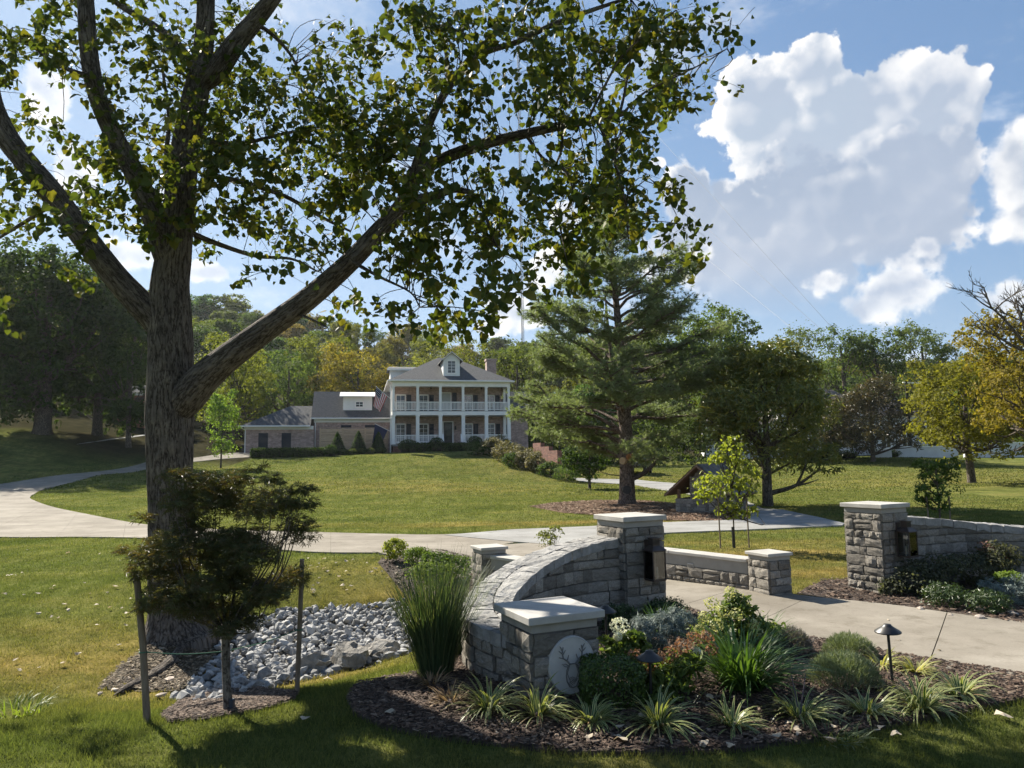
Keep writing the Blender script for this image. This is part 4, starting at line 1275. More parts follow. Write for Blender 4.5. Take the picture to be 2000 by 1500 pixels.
# side dormer and chimney
sd = hb('side_dormer', -.1, 3.0, 5.2, 8.6, 6.5, 8.35, SIDING)
MB().add([(-.45, 4.85, 8.28), (3.4, 4.85, 8.28), (3.4, 8.9, 8.28), (-.45, 8.9, 8.28), (-.2, 6.9, 8.75), (3.4, 6.9, 8.75)], [(0, 1, 5, 4), (2, 3, 4, 5), (3, 0, 4), (3, 2, 1, 0)]).build('dormer_roof', SHINGLE, sd)
MB().box(-.46, 3.3, 4.82, 4.90, 8.10, 8.30).build('fascia', WHITE, sd)
ch = hb('chimney', 10.75, 11.85, 6.6, 7.6, 6.0, 9.55, BRICK); MB().box(10.67, 11.93, 6.52, 7.68, 9.551, 9.78).build('chimney_cap', BRICK, ch)
# left wing with gable roof, shed dormer
LX = -8.05
wl = hb('wing_wall', LX + .25, .24, PD, HD - 1, GB, 2.75, BRICK)
hb('frieze', LX + .2, .1, PD - .12, PD - .003, 2.35, 2.78, WHITE)
MB().add([(LX - .05, PD - .45, 2.72), (.2, PD - .45, 2.72), (.2, HD - .6, 2.72), (LX - .05, HD - .6, 2.72), (LX - .05, 6.0, 5.85), (.2, 6.0, 5.85)],
         [(0, 1, 5, 4), (2, 3, 4, 5), (3, 0, 4), (1, 2, 5), (3, 2, 1, 0)]).build('roof', SHINGLE, house)
hb('gutter', LX - .08, .15, PD - .58, PD - .44, 2.66, 2.80, WHITE, bevel=.02)
sd2 = hb('shed_dormer', -5.0, -2.05, 3.25, 6.0, 3.55, 5.10, SIDING)
MB().add([(-5.35, 2.75, 5.02), (-1.7, 2.75, 5.02), (-1.7, 6.2, 5.75), (-5.35, 6.2, 5.75), (-5.35, 2.75, 5.12), (-1.7, 2.75, 5.12), (-1.7, 6.2, 5.85), (-5.35, 6.2, 5.85)],
         [(0, 1, 5, 4), (1, 2, 6, 5), (2, 3, 7, 6), (3, 0, 4, 7), (4, 5, 6, 7), (3, 2, 1, 0)]).build('dormer_roof', WHITE, sd2)
for s in range(4): MB().box(-4.99, -2.06, 3.235, 3.249, 3.6 + s * .37, 3.93 + s * .37).build('siding_board', SIDING, sd2)
window(-3.35, 4.02, .72, .5, y=3.23, rows=2, cols=2, shutter=False)
for x in (-4.65, -2.25): hb('clerestory_window', x - .52, x + .52, PD - .03, PD + .01, 1.78, 2.08, NAVY)
MB().tube([(LX + .35, PD - .5, 2.66), (LX + .35, PD - .2, 2.4), (LX + .35, PD - .1, -.8)], .05, 8).build('downspout', WHITE, house)
MB().tube([(-.45, -.35, 6.3), (-.28, -.1, 6.0), (-.28, -.05, -.9)], .05, 8).build('downspout', WHITE, house)
# far left low wing with hip roof
FX = -14.4
hb('wing_wall', FX, LX + .24, PD - .6, HD - 2, GB, 1.95, BRICK)
hb('frieze', FX - .05, LX + .2, PD - .70, PD - .603, 1.62, 1.98, WHITE)
MB().add([(FX - .5, PD - 1.1, 1.93), (LX - .06, PD - 1.1, 1.93), (LX - .06, HD - 1.6, 1.93), (FX - .5, HD - 1.6, 1.93), (FX + 4.0, 5.3, 4.25), (LX - .06, 5.3, 4.25)],
         [(0, 1, 5, 4), (2, 3, 4, 5), (3, 0, 4), (1, 2, 5), (3, 2, 1, 0)]).build('roof', SHINGLE, house)
hb('gutter', FX - .55, LX - .1, PD - 1.22, PD - 1.08, 1.86, 2.0, WHITE, bevel=.02)
for x in (FX + 1.75, FX + 3.95): hb('shutter', x - .45, x + .45, PD - .65, PD - .59, -.55, 1.28, NAVY)
MB().tube([(FX - .4, PD - 1.1, 1.86), (FX + .06, PD - .7, 1.6), (FX + .06, PD - .68, -.9)], .05, 8).build('downspout', WHITE, house)
# right wing
hb('wing_wall', HW - .04, HW + 2.9, PD + 1.2, HD - 1, GB - 1, 3.9, BRICK)
MB().add([(HW - .3, PD + .7, 3.85), (HW + 3.3, PD + .7, 3.85), (HW + 3.3, HD - .5, 3.85), (HW - .3, HD - .5, 3.85), (HW - .3, 6.2, 6.0), (HW + 3.3, 6.2, 6.0)],
         [(0, 1, 5, 4), (2, 3, 4, 5), (3, 0, 4), (1, 2, 5), (3, 2, 1, 0)]).build('roof', SHINGLE, house)
hb('shutter', HW + .35, HW + .85, PD + 1.15, PD + 1.21, .2, 2.1, NAVY)


def hp(x, y, z):
    """House frame -> world."""
    c, s = math.cos(HR), math.sin(HR)
    return Vector((HO[0] + c * x - s * y, HO[1] + s * x + c * y, HZ + z))


# cedar privacy screen in front of the left wing
sc = thing('privacy_screen', 'cedar slat privacy screen standing in front of the left wing', 'screen', hp(-7.15, PD - 1.1, 0), HR)
for i in range(4):
    MB().box(i * 2.2 - .07, i * 2.2 + .07, -.06, .06, -1.1, 1.72).build('post', CEDAR, sc)
for i in range(3):
    for k in range(17):
        z = -.62 + k * .134; MB().box(i * 2.2 + .071, (i + 1) * 2.2 - .071, -.02 if k % 2 else -.03, .01 if k % 2 else .0, z, z + .112).build('slat', CEDAR, sc)
MB().box(-.09, 6.69, -.07, .07, 1.721, 1.76).build('top_rail', CEDAR, sc)


# flags on the porch columns
def flag(name, label, base, tip, kind):
    t = thing(name, label, 'flag', base, 0)
    d = tip - base
    MB().tube([(0, 0, 0), d], .025, 8).build('pole', WHITE, t)
    mats = {'r': pm('flag_red', [(.42, .02, .03), (.48, .03, .04)], 5, .8), 'w': pm('flag_white', [(.62, .62, .62), (.7, .7, .7)], 5, .8), 'b': pm('flag_blue', [(.012, .018, .06), (.02, .028, .08)], 5, .8), 'g': pm('flag_gold', [(.5, .32, .05), (.55, .36, .08)], 5, .7)}
    # cloth hangs from the outer part of the pole: u along the pole from the tip, v downwards
    L = 1.45; H = 1.9; u0 = d.normalized()
    def pt(u, v):
        p = d - u0 * (.05 + u * L * (1 - .35 * v)); w = .10 * math.sin(u * 9 + v * 3) * v
        return (p.x - .30 * v + w * .5, p.y - w, p.z - H * v + .02 * math.sin(u * 12))
    nu, nv = 26, 14
    def patch(nm, ua, ub, va, vb, mt, par, lift=0.0):
        m = MB(); A = [ua + (ub - ua) * i / 6 for i in range(7)]; B = [va + (vb - va) * j / 10 for j in range(11)]
        vs = [tuple(np.array(pt(u, v)) + np.array([0, -lift, 0])) for v in B for u in A]
        m.add(vs, [(j * 7 + i, j * 7 + i + 1, (j + 1) * 7 + i + 1, (j + 1) * 7 + i) for j in range(10) for i in range(6)])
        return m.build(nm, mats[mt], par)
    if kind == 'us':
        for k in range(13): patch('stripe', k / 13, (k + 1) / 13, 0, 1, 'r' if k % 2 == 0 else 'w', t)
        cn = patch('canton', -.01, 7 / 13, -.005, .42, 'b', t, .012)
        patch('canton_back', -.01, 7 / 13, -.005, .42, 'b', t, -.012)
        for a in range(5):
            for b in range(4):
                u, v = .05 + a * .105, .06 + b * .1; patch('star', u, u + .045, v, v + .035, 'w', cn, .022)
    else:
        cloth = patch('cloth', 0, 1, 0, 1, 'b', t)
        for a, b, c, e in ((.36, .30, .52, .36), (.50, .34, .60, .44), (.56, .44, .62, .58), (.44, .56, .58, .62), (.34, .62, .46, .68)):
            patch('emblem', a, c, b, e, 'g', cloth, .012)
    return t


flag('national_flag', 'striped red and white flag with blue canton on the upper porch', hp(-.15, -.15, 4.45), hp(-1.75, -.75, 5.75), 'us')
flag('blue_flag', 'dark blue flag with a gold emblem on the lower porch', hp(-.2, -.15, 1.25), hp(-1.85, -.75, 2.05), 'blue')
# ------------------------------------------------------------------ the large tree in the foreground


def bark_mat(name, cols, ridge=22, strength=1.0, stretch=.16, dist=.05):
    m, nt, b, out = mat_base(name)
    v = coords(nt, attr='bark', stretch=(1, 1, stretch))
    n1 = tex(nt, v, ridge, 6, .65)
    r1 = math_n(nt, 'MULTIPLY', math_n(nt, 'ABSOLUTE', math_n(nt, 'SUBTRACT', tex(nt, v, ridge * .55, 3, .5), .5)), 5.0, True)
    r2 = math_n(nt, 'MULTIPLY', math_n(nt, 'ABSOLUTE', math_n(nt, 'SUBTRACT', tex(nt, coords(nt, attr='bark', stretch=(1, 1, stretch * 1.6)), ridge * 1.1, 4, .6), .5)), 5.0, True)
    fur = math_n(nt, 'ADD', math_n(nt, 'MULTIPLY', r1, .6), math_n(nt, 'MULTIPLY', r2, .4))
    hgt = math_n(nt, 'ADD', math_n(nt, 'MULTIPLY', fur, .8), math_n(nt, 'MULTIPLY', n1, .5))
    c = ramp(nt, n1, cols, [.3, .5, .72])
    c = mul(nt, c, ramp(nt, fur, [(.24, .22, .21), (1.1, 1.1, 1.1)], [.05, .40]))
    lich = tex(nt, coords(nt, attr='bark', stretch=(1, 1, 1)), 3.0, 5, .7)
    c = mul(nt, c, ramp(nt, lich, [(.8, .8, .82), (1.25, 1.25, 1.2)], [.4, .65]))
    nt.links.new(c, b.inputs['Base Color']); b.inputs['Roughness'].default_value = .92; b.inputs['Specular IOR Level'].default_value = .15
    bumpify(nt, b, hgt, strength, dist)
    return m


BARK = bark_mat('furrowed_bark', [(.125, .104, .088), (.20, .172, .147), (.285, .247, .212)], 32, 1.0, .19, .11)
BARK2 = bark_mat('plain_bark', [(.07, .057, .045), (.13, .108, .086), (.19, .162, .135)], 26, .8, .3, .03)
BARKP = bark_mat('pine_bark', [(.11, .08, .066), (.18, .138, .115), (.25, .198, .168)], 20, .9, .45, .04)


def limb(tr, y0, y1, mult=1.0, n=None):
    """Trace of (px, py, width px) turned into a tapered limb whose depth runs y0 -> y1."""
    tr = np.array(tr, float); k = len(tr); ys = np.interp(np.arange(k), [0, k - 1], [y0, y1])
    P = np.array([at(a, b, y) for (a, b, _), y in zip(tr, ys)]); r = tr[:, 2] / 2 / F * ys * mult * .88
    n = n or max(10, k * 7)
    Q = catmull(np.hstack([P, r[:, None]]), n)
    return Q[:, :3], np.maximum(Q[:, 3], .002)


BT_Y = 10.2
trunk = limb([(356, 1262, 150), (350, 1240, 128), (344, 1195, 106), (338, 1120, 97), (335, 1000, 92), (332, 900, 94), (331, 800, 98), (334, 700, 92), (333, 640, 90), (332, 560, 82), (339, 500, 76), (349, 400, 66), (361, 300, 61), (378, 210, 58),
              (392, 130, 48), (400, 60, 42), (402, -20, 38), (398, -160, 34), (410, -330, 26), (430, -520, 14)], BT_Y, BT_Y, n=330)
limbs = [
    limb([(345, 815, 50), (366, 778, 74), (402, 735, 70), (450, 695, 62), (520, 643, 54), (600, 585, 50), (680, 515, 45), (740, 452, 42), (785, 405, 42), (800, 370, 40), (812, 335, 36)], BT_Y, 9.3),
    limb([(805, 352, 32), (850, 318, 28), (930, 286, 27), (1010, 265, 23), (1100, 245, 20), (1170, 232, 17), (1222, 220, 13)], 9.35, 8.8),
    limb([(808, 345, 28), (830, 270, 20), (850, 215, 19), (880, 165, 18), (920, 115, 17), (960, 97, 15), (1010, 82, 13), (1080, 48, 12), (1150, 22, 10), (1230, -5, 7)], 9.35, 9.1),
    limb([(925, 112, 12), (960, 70, 10), (1010, 30, 8), (1045, -5, 6)], 9.3, 9.0),
    limb([(868, 188, 10), (874, 150, 9), (870, 100, 8), (850, 50, 7), (810, 15, 5)], 9.4, 9.8),
    limb([(782, 408, 30), (815, 392, 27), (850, 382, 22), (885, 370, 17), (920, 376, 11)], 9.35, 9.0),
    limb([(915, 372, 10), (945, 415, 8), (965, 470, 6), (985, 500, 4)], 9.0, 8.7),
    limb([(1030, 268, 8), (1062, 310, 7), (1105, 335, 6), (1118, 390, 4), (1090, 430, 3)], 9.0, 8.6),
    limb([(1098, 246, 7), (1097, 290, 6), (1082, 330, 4)], 8.9, 8.7),
    limb([(1164, 234, 8), (1185, 275, 7), (1205, 330, 6), (1222, 400, 5), (1228, 470, 3)], 8.8, 8.5),
    limb([(1210, 225, 7), (1222, 170, 6), (1232, 100, 4), (1225, 40, 3)], 8.8, 8.9),
    limb([(1215, 222, 6), (1260, 180, 5), (1320, 150, 4), (1380, 120, 3), (1420, 95, 2)], 8.8, 8.7),
    limb([(1150, 230, 7), (1180, 170, 6), (1215, 110, 5), (1270, 60, 4), (1320, 20, 3)], 8.85, 8.6),
    # left limbs
    limb([(322, 655, 50), (292, 612, 62), (262, 580, 60), (225, 540, 56), (165, 464, 55), (107, 384, 53), (58, 325, 50), (16, 272, 50), (-14, 205, 44), (-30, 120, 38), (-60, 20, 28), (-110, -120, 16)], BT_Y, 9.6),
    limb([(345, 548, 44), (326, 500, 58), (300, 425, 50), (264, 340, 46), (222, 264, 42), (188, 180, 40), (173, 95, 39), (168, 10, 36), (160, -80, 30), (130, -220, 20)], BT_Y, 9.5),
    limb([(395, 165, 40), (425, 135, 50), (458, 88, 46), (500, 38, 40), (530, 0, 36), (580, -70, 28), (660, -180, 16)], BT_Y, 9.7),
    limb([(388, 150, 26), (345, 85, 20), (300, 50, 17), (250, 20, 15), (205, -10, 12)], BT_Y + .1, 11.2),
    limb([(372, 455, 14), (430, 478, 11), (500, 500, 9), (570, 506, 6), (620, 530, 4)], BT_Y + .2, 11.5),
    limb([(400, 340, 14), (480, 358, 12), (560, 385, 10), (630, 425, 8), (685, 452, 5)], BT_Y + .2, 11.6),
    limb([(345, 395, 18), (325, 320, 12), (330, 230, 9), (318, 140, 6)], BT_Y + .2, 11.5),
    limb([(395, 275, 16), (470, 280, 10), (560, 260, 7), (640, 245, 4)], BT_Y + .1, 11.0),
    limb([(500, 45, 12), (540, 75, 9), (575, 120, 7), (590, 180, 4)], 10.0, 10.8),
    limb([(110, 390, 16), (70, 420, 10), (30, 445, 8), (-10, 470, 5)], 9.8, 10.4),
    limb([(180, 150, 12), (120, 130, 9), (60, 90, 6), (10, 70, 4)], 9.6, 10.2),
    limb([(560, 610, 10), (600, 620, 6), (640, 640, 4)], 9.8, 9.5),
    limb([(690, 512, 9), (740, 540, 7), (800, 570, 4), (820, 600, 3)], 9.5, 9.1),
]
tb = gz(trunk[0][0][0], trunk[0][0][1])
trunk[0][0][2] = tb - .25
big = thing('shade_tree', 'large deciduous shade tree with a furrowed trunk and spreading limbs', 'tree', tuple(trunk[0][0] + np.array([0, 0, .25])))
# trunk with root flare and ridged outline
NS = 144
V, Fq, B = tube_np([trunk], NS)
m = len(trunk[0]); A = V.reshape(m, NS, 3); ctr = trunk[0][:, None]
ang = np.linspace(0, 2 * PI, NS, endpoint=False)
hgt = (trunk[0][:, 2] - tb)[:, None]
flare = np.exp(-np.clip(hgt, 0, 9) / .28) * (.22 + .32 * np.clip(np.cos(5 * ang + .6), 0, 1)[None])
ridge = .035 * vnoise(np.stack([np.cos(ang)[None] * 9 + 0 * hgt, np.sin(ang)[None] * 9 + 0 * hgt, hgt * 1.2 + 0 * ang[None]], -1), 9, 4)
wob = vnoise(np.stack([np.cos(ang)[None] * 3 + 0 * hgt, np.sin(ang)[None] * 3 + 0 * hgt, hgt * 2.5 + 0 * ang[None]], -1), 19, 3)
ridge = ridge + .055 * (np.abs(np.sin(ang[None] * 11 + 2.6 * wob + hgt * .5)) ** .6 - .6) * (.6 + .6 * vnoise(np.stack([np.cos(ang)[None] * 5 + 0 * hgt, np.sin(ang)[None] * 5 + 0 * hgt, hgt * 6 + 0 * ang[None]], -1), 29, 2))
A = ctr + (A - ctr) * (1 + flare + ridge)[..., None]
tr = link('trunk', npmesh('trunk', A.reshape(-1, 3), Fq, attrs={'bark': B}, smooth=True), BARK, big, world=True)
for lb in limbs:
    n = 28 if lb[1].max() > .1 else (14 if lb[1].max() > .04 else 8)
    V, Fq, B = tube_np([lb], n)
    link('limb', npmesh('limb', V, Fq, attrs={'bark': B}, smooth=True), BARK, big, world=True)

# foliage density as seen in the photograph: cells of 100 x 60 photo pixels
DENS = ["756653367756750", "755754667667760", "444775667667840", "237888787335620", "447888887634610", "467888886347700", "555567768856700", "532465477756400",
        "521114246664240", "410000126420020", "200000432310000"]
SK = np.concatenate([np.concatenate([lb[0] for lb in limbs]), trunk[0][120:]])
SKR = np.concatenate([np.concatenate([lb[1] for lb in limbs]), trunk[1][120:]])
rs = np.random.RandomState(77); LP, LN, LT, LS, TW_ = [], [], [], [], []


def spray(p, nleaf, size):
    """A drooping twig with leaves along it, joined to the nearest limb when close."""
    d = rs.normal(size=3); d[2] = -.35 - .5 * rs.rand(); d /= np.linalg.norm(d)
    L = .28 + .35 * rs.rand(); s = np.linspace(0, 1, 6)
    q = p[None] - d * L * .5 + d[None] * (s * L)[:, None] + np.array([0, 0, -.10])[None] * (s ** 2)[:, None]
    dd = np.linalg.norm(SK - q[0], axis=1); j = int(np.argmin(dd))
    if dd[j] < 1.1 and rs.rand() < .45:
        c = SK[j]; mid = (c + q[0]) / 2 + rs.normal(size=3) * .10 * dd[j] + np.array([0, 0, .08]); TW_.append((catmull([c, mid, q[0], q[3], q[5]], 11), np.linspace(min(.009, .003 + dd[j] * .006), .0012, 11)))
    else:
        TW_.append((q, np.linspace(.003, .0012, 6)))
    u = rs.rand(nleaf); b = np.stack([np.interp(u, s, q[:, i]) for i in range(3)], -1) + rs.normal(size=(nleaf, 3)) * .05
    LP.append(b); LN.append(rs.normal(size=(nleaf, 3)) * .75 + np.array([-.1, -.55, .45])); LT.append(rs.normal(size=(nleaf, 3)) * .55 + np.array([0, 0, -1.0])); LS.append(size * (.45 + .85 * rs.rand(nleaf)))


for r, row in enumerate(DENS):
    for c, ch_ in enumerate(row):
        k = int(int(ch_) ** 1.4 * .17 + rs.rand())
        for _ in range(k):                      # a clump of several sprays
            px, py = c * 100 + rs.uniform(-20, 120), r * 60 + rs.uniform(-10, 65)
            yc = 9.0 if px > 750 else 10.2
            y = max(7.4, yc + rs.normal() * (.7 if px > 750 else 1.0)); p0 = at(px, py, y); sc_ = rs.uniform(.8, 1.2)
            for _ in range(rs.randint(5, 9)):
                spray(p0 + rs.normal(size=3) * np.array([.19, .19, .13]), rs.randint(8, 15), .098 * sc_)
# crown above and beside the picture (it shades the garden)
for _ in range(320):
    a = rs.uniform(0, 2 * PI); rr = 5.2 * math.sqrt(rs.rand()); z = rs.uniform(6.6, 14.0) ; f = math.sqrt(max(.12, 1 - ((z - 9.0) / 5.6) ** 2))
    p = np.array([-3.4 + rr * f * math.cos(a), 9.6 + rr * f * math.sin(a) * .9, z])
    d = p - CAM; dep = d @ _f
    px, py = 1000 + F * (d @ _r) / max(dep, .1), 750 - F * (d @ _u) / max(dep, .1)
    if dep > 0 and py > -30 and -60 < px < 2050: continue
    spray(p, 14, .15)
P, Nn, T, Sz = np.concatenate(LP), np.concatenate(LN), np.concatenate(LT), np.concatenate(LS)
BIGLEAF = leafmat('shade_tree_leaf', [(.036, .056, .015), (.055, .080, .020), (.078, .100, .022), (.12, .115, .026)], .36, .6, .2, tcol=(1.7, 1.6, .5))
cr = link('crown', heart_mesh('crown', P, Nn, T, Sz, Sz * .95), BIGLEAF, big, world=True)
V, Fq, B = tube_np(TW_, 4)
link('twigs', npmesh('twigs', V, Fq, attrs={'bark': B}), BARK, big, world=True)
# ------------------------------------------------------------------ other trees
LF = leafmat('tree_leaf', [(1.0, 1.06, .94), (1.5, 1.52, 1.35), (2.1, 2.0, 1.7)], .45, .7, .12, tint=True)
GLOSSY = leafmat('glossy_leaf', [(1.3, 1.4, 1.2), (2.0, 2.1, 1.7), (3.4, 2.6, 1.5)], .28, .42, .4, tint=True)


def branches(rs, base, h, blobs, r0, n=7, split=.35):
    """Trunk and limbs reaching into each foliage blob."""
    base = np.array(base, float); top = base + np.array([0, 0, h])
    t = np.linspace(0, 1, 9)[:, None]; w = np.stack([np.sin(t[:, 0] * 4 + rs.rand() * 6), np.cos(t[:, 0] * 3 + rs.rand() * 6), 0 * t[:, 0]], -1) * .02 * h * t
    tr = base + (top - base) * t + w
    paths = [(catmull(tr, 20), np.interp(np.linspace(0, 1, 20), [0, .06, .2, 1], [r0 * 1.5, r0 * 1.12, r0, r0 * .3]))]
    for b in blobs:
        c = np.array(b[:3]) + rs.normal(size=3) * np.array(b[3:]) * .25
        s = np.clip((c[2] - base[2]) / h - .22 - .25 * rs.rand(), split, .85); p0 = np.array([np.interp(s, t[:, 0], tr[:, i]) for i in range(3)])
        m = p0 * .45 + c * .55 + np.array([0, 0, -.04 * h])
        rr = r0 * (1 - s) * .55 + .02
        paths.append((catmull([p0, m, c], 8), np.linspace(rr, rr * .25, 8)))
        for _ in range(2):
            e = c + rs.normal(size=3) * np.array(b[3:]) * .5; paths.append((catmull([m, (m + e) / 2 + rs.normal(size=3) * .05 * h, e], 6), np.linspace(rr * .5, rr * .12, 6)))
    return paths


def make_tree(name, label, loc, h, blobs, nleaf, size, color, r0, seed, mat=None, bark=None, group=None, cat='tree', asp=.6, clump=.22, per=26, split=.35, shell=.55, sides=7, trunk_h=None, shape=LEAF4):
    """A tree in its own frame (base at 0): trunk + crown of leaf-sized faces."""
    rs = np.random.RandomState(seed)
    t = thing(name, label, cat, loc, 0, group)
    V, Fq, B = tube_np(branches(rs, (0, 0, -.3), trunk_h or h * .8, blobs, r0, split=split), sides)
    link('trunk', npmesh('trunk', V, Fq, attrs={'bark': B}, smooth=True), bark or BARK2, t)
    V, Fq = crown(rs, blobs, nleaf, size, asp, clump=clump, per=per, shell=shell, shape=shape)
    c = link('crown', npmesh('crown', V, Fq), mat or LF, t); c.color = (*color, 1)
    return t


def round_blobs(rs, h, r, n, low=.3):
    """A natural crown outline from several overlapping masses."""
    out = [(0, 0, h * (.62 if low > .12 else .5), r * .8, r * .8, h * (.32 if low > .12 else .42))]
    for i in range(n):
        a = 2.4 * i + rs.rand(); z = h * rs.uniform(low + .08, .88); f = math.sqrt(max(.1, 1 - ((z / h - .58) / .5) ** 2)); q = r * rs.uniform(.30, .46)
        out.append((math.cos(a) * r * f * .62, math.sin(a) * r * f * .62, z, q, q, q * .8))
    return out


# prototypes for the wooded hillside
PROTO = []
for i in range(6):
    rs = np.random.RandomState(100 + i)
    PROTO.append(make_tree('hillside_tree', 'x', (0, 0, -500), 14, round_blobs(rs, 14, 6.0, 17, .05), 12000, .50, (.05, .08, .02), .26, 200 + i))
SKY_X = [-200, 0, 300, 430, 500, 560, 640, 700, 760, 800, 860, 940, 1040, 1150, 1300, 1420, 1500, 1560, 1640, 1720, 1800, 1880, 2000, 2200]
SKY_Y = [470, 500, 560, 566, 588, 610, 622, 612, 628, 648, 652, 662, 660, 640, 650, 655, 680, 690, 690, 690, 690, 690, 690, 680]
HUES = [((.050, .078, .020), 'deep green'), ((.072, .094, .022), 'mid green'), ((.105, .110, .026), 'olive green'), ((.135, .118, .028), 'yellowing'), ((.040, .066, .024), 'dark bluish green')]
rs = np.random.RandomState(9); used = set(); k = 0
for y, dpy, step, jit in [(230, 0, 56, 26), (190, 22, 66, 22), (155, 46, 78, 25), (125, 74, 96, 30), (104, 106, 125, 34)]:
    px = -120 + rs.uniform(0, 40)
    while px < 2120:
        q = px + rs.uniform(-jit, jit) * .6
        if y < 110 and 430 < q < 1080: px += step; continue
        top = np.interp(q, SKY_X, SKY_Y) + dpy + rs.uniform(-14, 22)
        yy = y + rs.uniform(-8, 8); p = at(q, top, yy); g0 = gz(p[0], p[1]); h = min(24, max(9.5, p[2] - g0))
        i = rs.randint(6); hue, hn = HUES[rs.choice(5, p=[.3, .27, .18, .1, .15])]
        o = PROTO[i] if i not in used else copy_tree(PROTO[i])
        used.add(i)
        o.location = (p[0], p[1], p[2] - h); s = h / 14; o.scale = (s * rs.uniform(1.0, 1.35), s * rs.uniform(.9, 1.2), s); o.rotation_euler = (0, 0, rs.uniform(0, 6.28))
        for ch in o.children:
            if ch.name.startswith('crown'): ch.color = (*[c * rs.uniform(.85, 1.15) for c in hue], 1)
        row = {230: 'on the skyline', 190: 'high on the hill', 155: 'midway up the hill', 125: 'low on the hill', 104: 'at the wood edge'}[y]
        seg = [s_ for lim, s_ in ((60, 'at the left margin'), (280, 'above the left oaks'), (400, 'behind the large trunk'), (600, 'above the far left wing'), (760, 'above the cedar screen wing'), (1010, 'above the main roof'), (1380, 'behind the pine'), (1640, 'behind the magnolia'), (1800, 'above the white house'), (9999, 'behind the turning maple')) if q < lim][0]
        o['label'] = f'{hn} tree {row} {seg}'; o['group'] = 'trees of the wood behind the houses'
        px += step; k += 1
for i in range(6):
    if i not in used:
        for ch in list(PROTO[i].children): bpy.data.objects.remove(ch)
        bpy.data.objects.remove(PROTO[i])


def px_tree(name, label, px, base_py, y, top_py, wpx, nleaf, size, color, seed, nb=14, low=.25, **kw):
    """A tree placed by where its foot, top and width fall."""
    p = at(px, base_py, y); z = gz(p[0], p[1]); h = at(px, top_py, y)[2] - z; r = wpx / 2 / F * y
    return make_tree(name, label, (p[0], p[1], z), h, round_blobs(np.random.RandomState(seed), h, r, nb, low), nleaf, size, color, kw.pop('r0', .02 * h + .05), seed, **kw)


# dark trees on the left
px_tree('oak_tree', 'broad dark oak with a stout grey trunk on the left slope', 82, 845, 62, 480, 310, 19000, .36, (.030, .050, .016), 301, 20, .06, r0=.62)
px_tree('oak_tree', 'dark oak behind the large trunk at the brick wall', 190, 838, 66, 520, 240, 15000, .36, (.034, .054, .018), 302, 18, .06, r0=.4)
px_tree('oak_tree', 'leaning dark tree beside the orange brick wall', 252, 836, 63, 560, 170, 9000, .32, (.034, .054, .018), 303, 14, .10, r0=.22)
px_tree('oak_tree', 'dark tree cut by the left edge of the picture', -60, 850, 60, 450, 340, 17000, .36, (.028, .047, .016), 304, 20, .06, r0=.5)
# behind and beside the house
px_tree('locust_tree', 'yellow green tree rising behind the low left wing', 452, 872, 80, 632, 175, 11000, .28, (.115, .130, .028), 311, 15, .12)
px_tree('young_tree', 'small bright green tree standing right of the large trunk', 432, 880, 60, 745, 70, 4500, .16, (.11, .17, .040), 312, 9, .12, r0=.07)
px_tree('maple_tree', 'rounded golden olive maple behind the slate wing roof', 700, 872, 92, 668, 200, 13000, .30, (.150, .125, .030), 313, 16, .15)
px_tree('locust_tree', 'deep green feathery tree behind the low wing ridge', 560, 872, 90, 672, 140, 9000, .28, (.060, .090, .028), 314, 14, .12)
px_tree('shade_oak', 'tall yellow green tree between the two left roofs', 620, 870, 100, 645, 150, 9000, .3, (.10, .115, .030), 317, 14, .12)
px_tree('maple_tree', 'olive green tree rising behind the main hip roof', 880, 872, 96, 650, 190, 11000, .3, (.105, .115, .034), 315, 15, .2)
px_tree('maple_tree', 'green tree between the chimney and the pine', 1010, 880, 95, 655, 150, 9000, .3, (.075, .095, .026), 316, 14, .2)
px_tree('crape_tree', 'small dark round tree on a thin trunk left of the pine', 1152, 955, 47, 862, 112, 6500, .16, (.036, .060, .018), 318, 10, .28, r0=.11)
# right-hand side
px_tree('oak_tree', 'large rounded green oak showing above the pine and magnolia', 1415, 900, 82, 580, 190, 15000, .32, (.070, .100, .030), 321, 18, .3)
px_tree('walnut_tree', 'open airy tree with bare twigs behind the magnolia top', 1568, 900, 100, 615, 130, 3600, .32, (.075, .095, .035), 322, 11, .35, clump=.30, per=14)
px_tree('walnut_tree', 'tall open green tree in the gap between the magnolias', 1655, 900, 105, 618, 120, 5000, .34, (.060, .088, .030), 323, 12, .3, clump=.26, per=18)
px_tree('walnut_tree', 'rounded green tree above the brown roof', 1728, 900, 105, 625, 125, 7000, .34, (.055, .080, .028), 324, 13, .3, clump=.24)
px_tree('walnut_tree', 'pale green open tree left of the turning maple', 1815, 900, 105, 622, 130, 5500, .34, (.075, .098, .038), 325, 13, .3, clump=.27, per=18)
px_tree('maple_tree', 'turning maple with yellow and orange leaves at the right edge', 1895, 905, 44, 688, 240, 15000, .19, (.11, .108, .020), 326, 17, .22, r0=.22)
px_tree('maple_tree', 'large turning maple leaning in from beyond the right edge', 2070, 960, 36, 560, 330, 15000, .19, (.12, .098, .020), 327, 18, .22, r0=.3)
px_tree('young_tree', 'young green tree held by stakes behind the right pillar wall', 1836, 1022, 21, 888, 92, 2600, .085, (.055, .085, .026), 328, 10, .12, r0=.03, trunk_h=1.9)
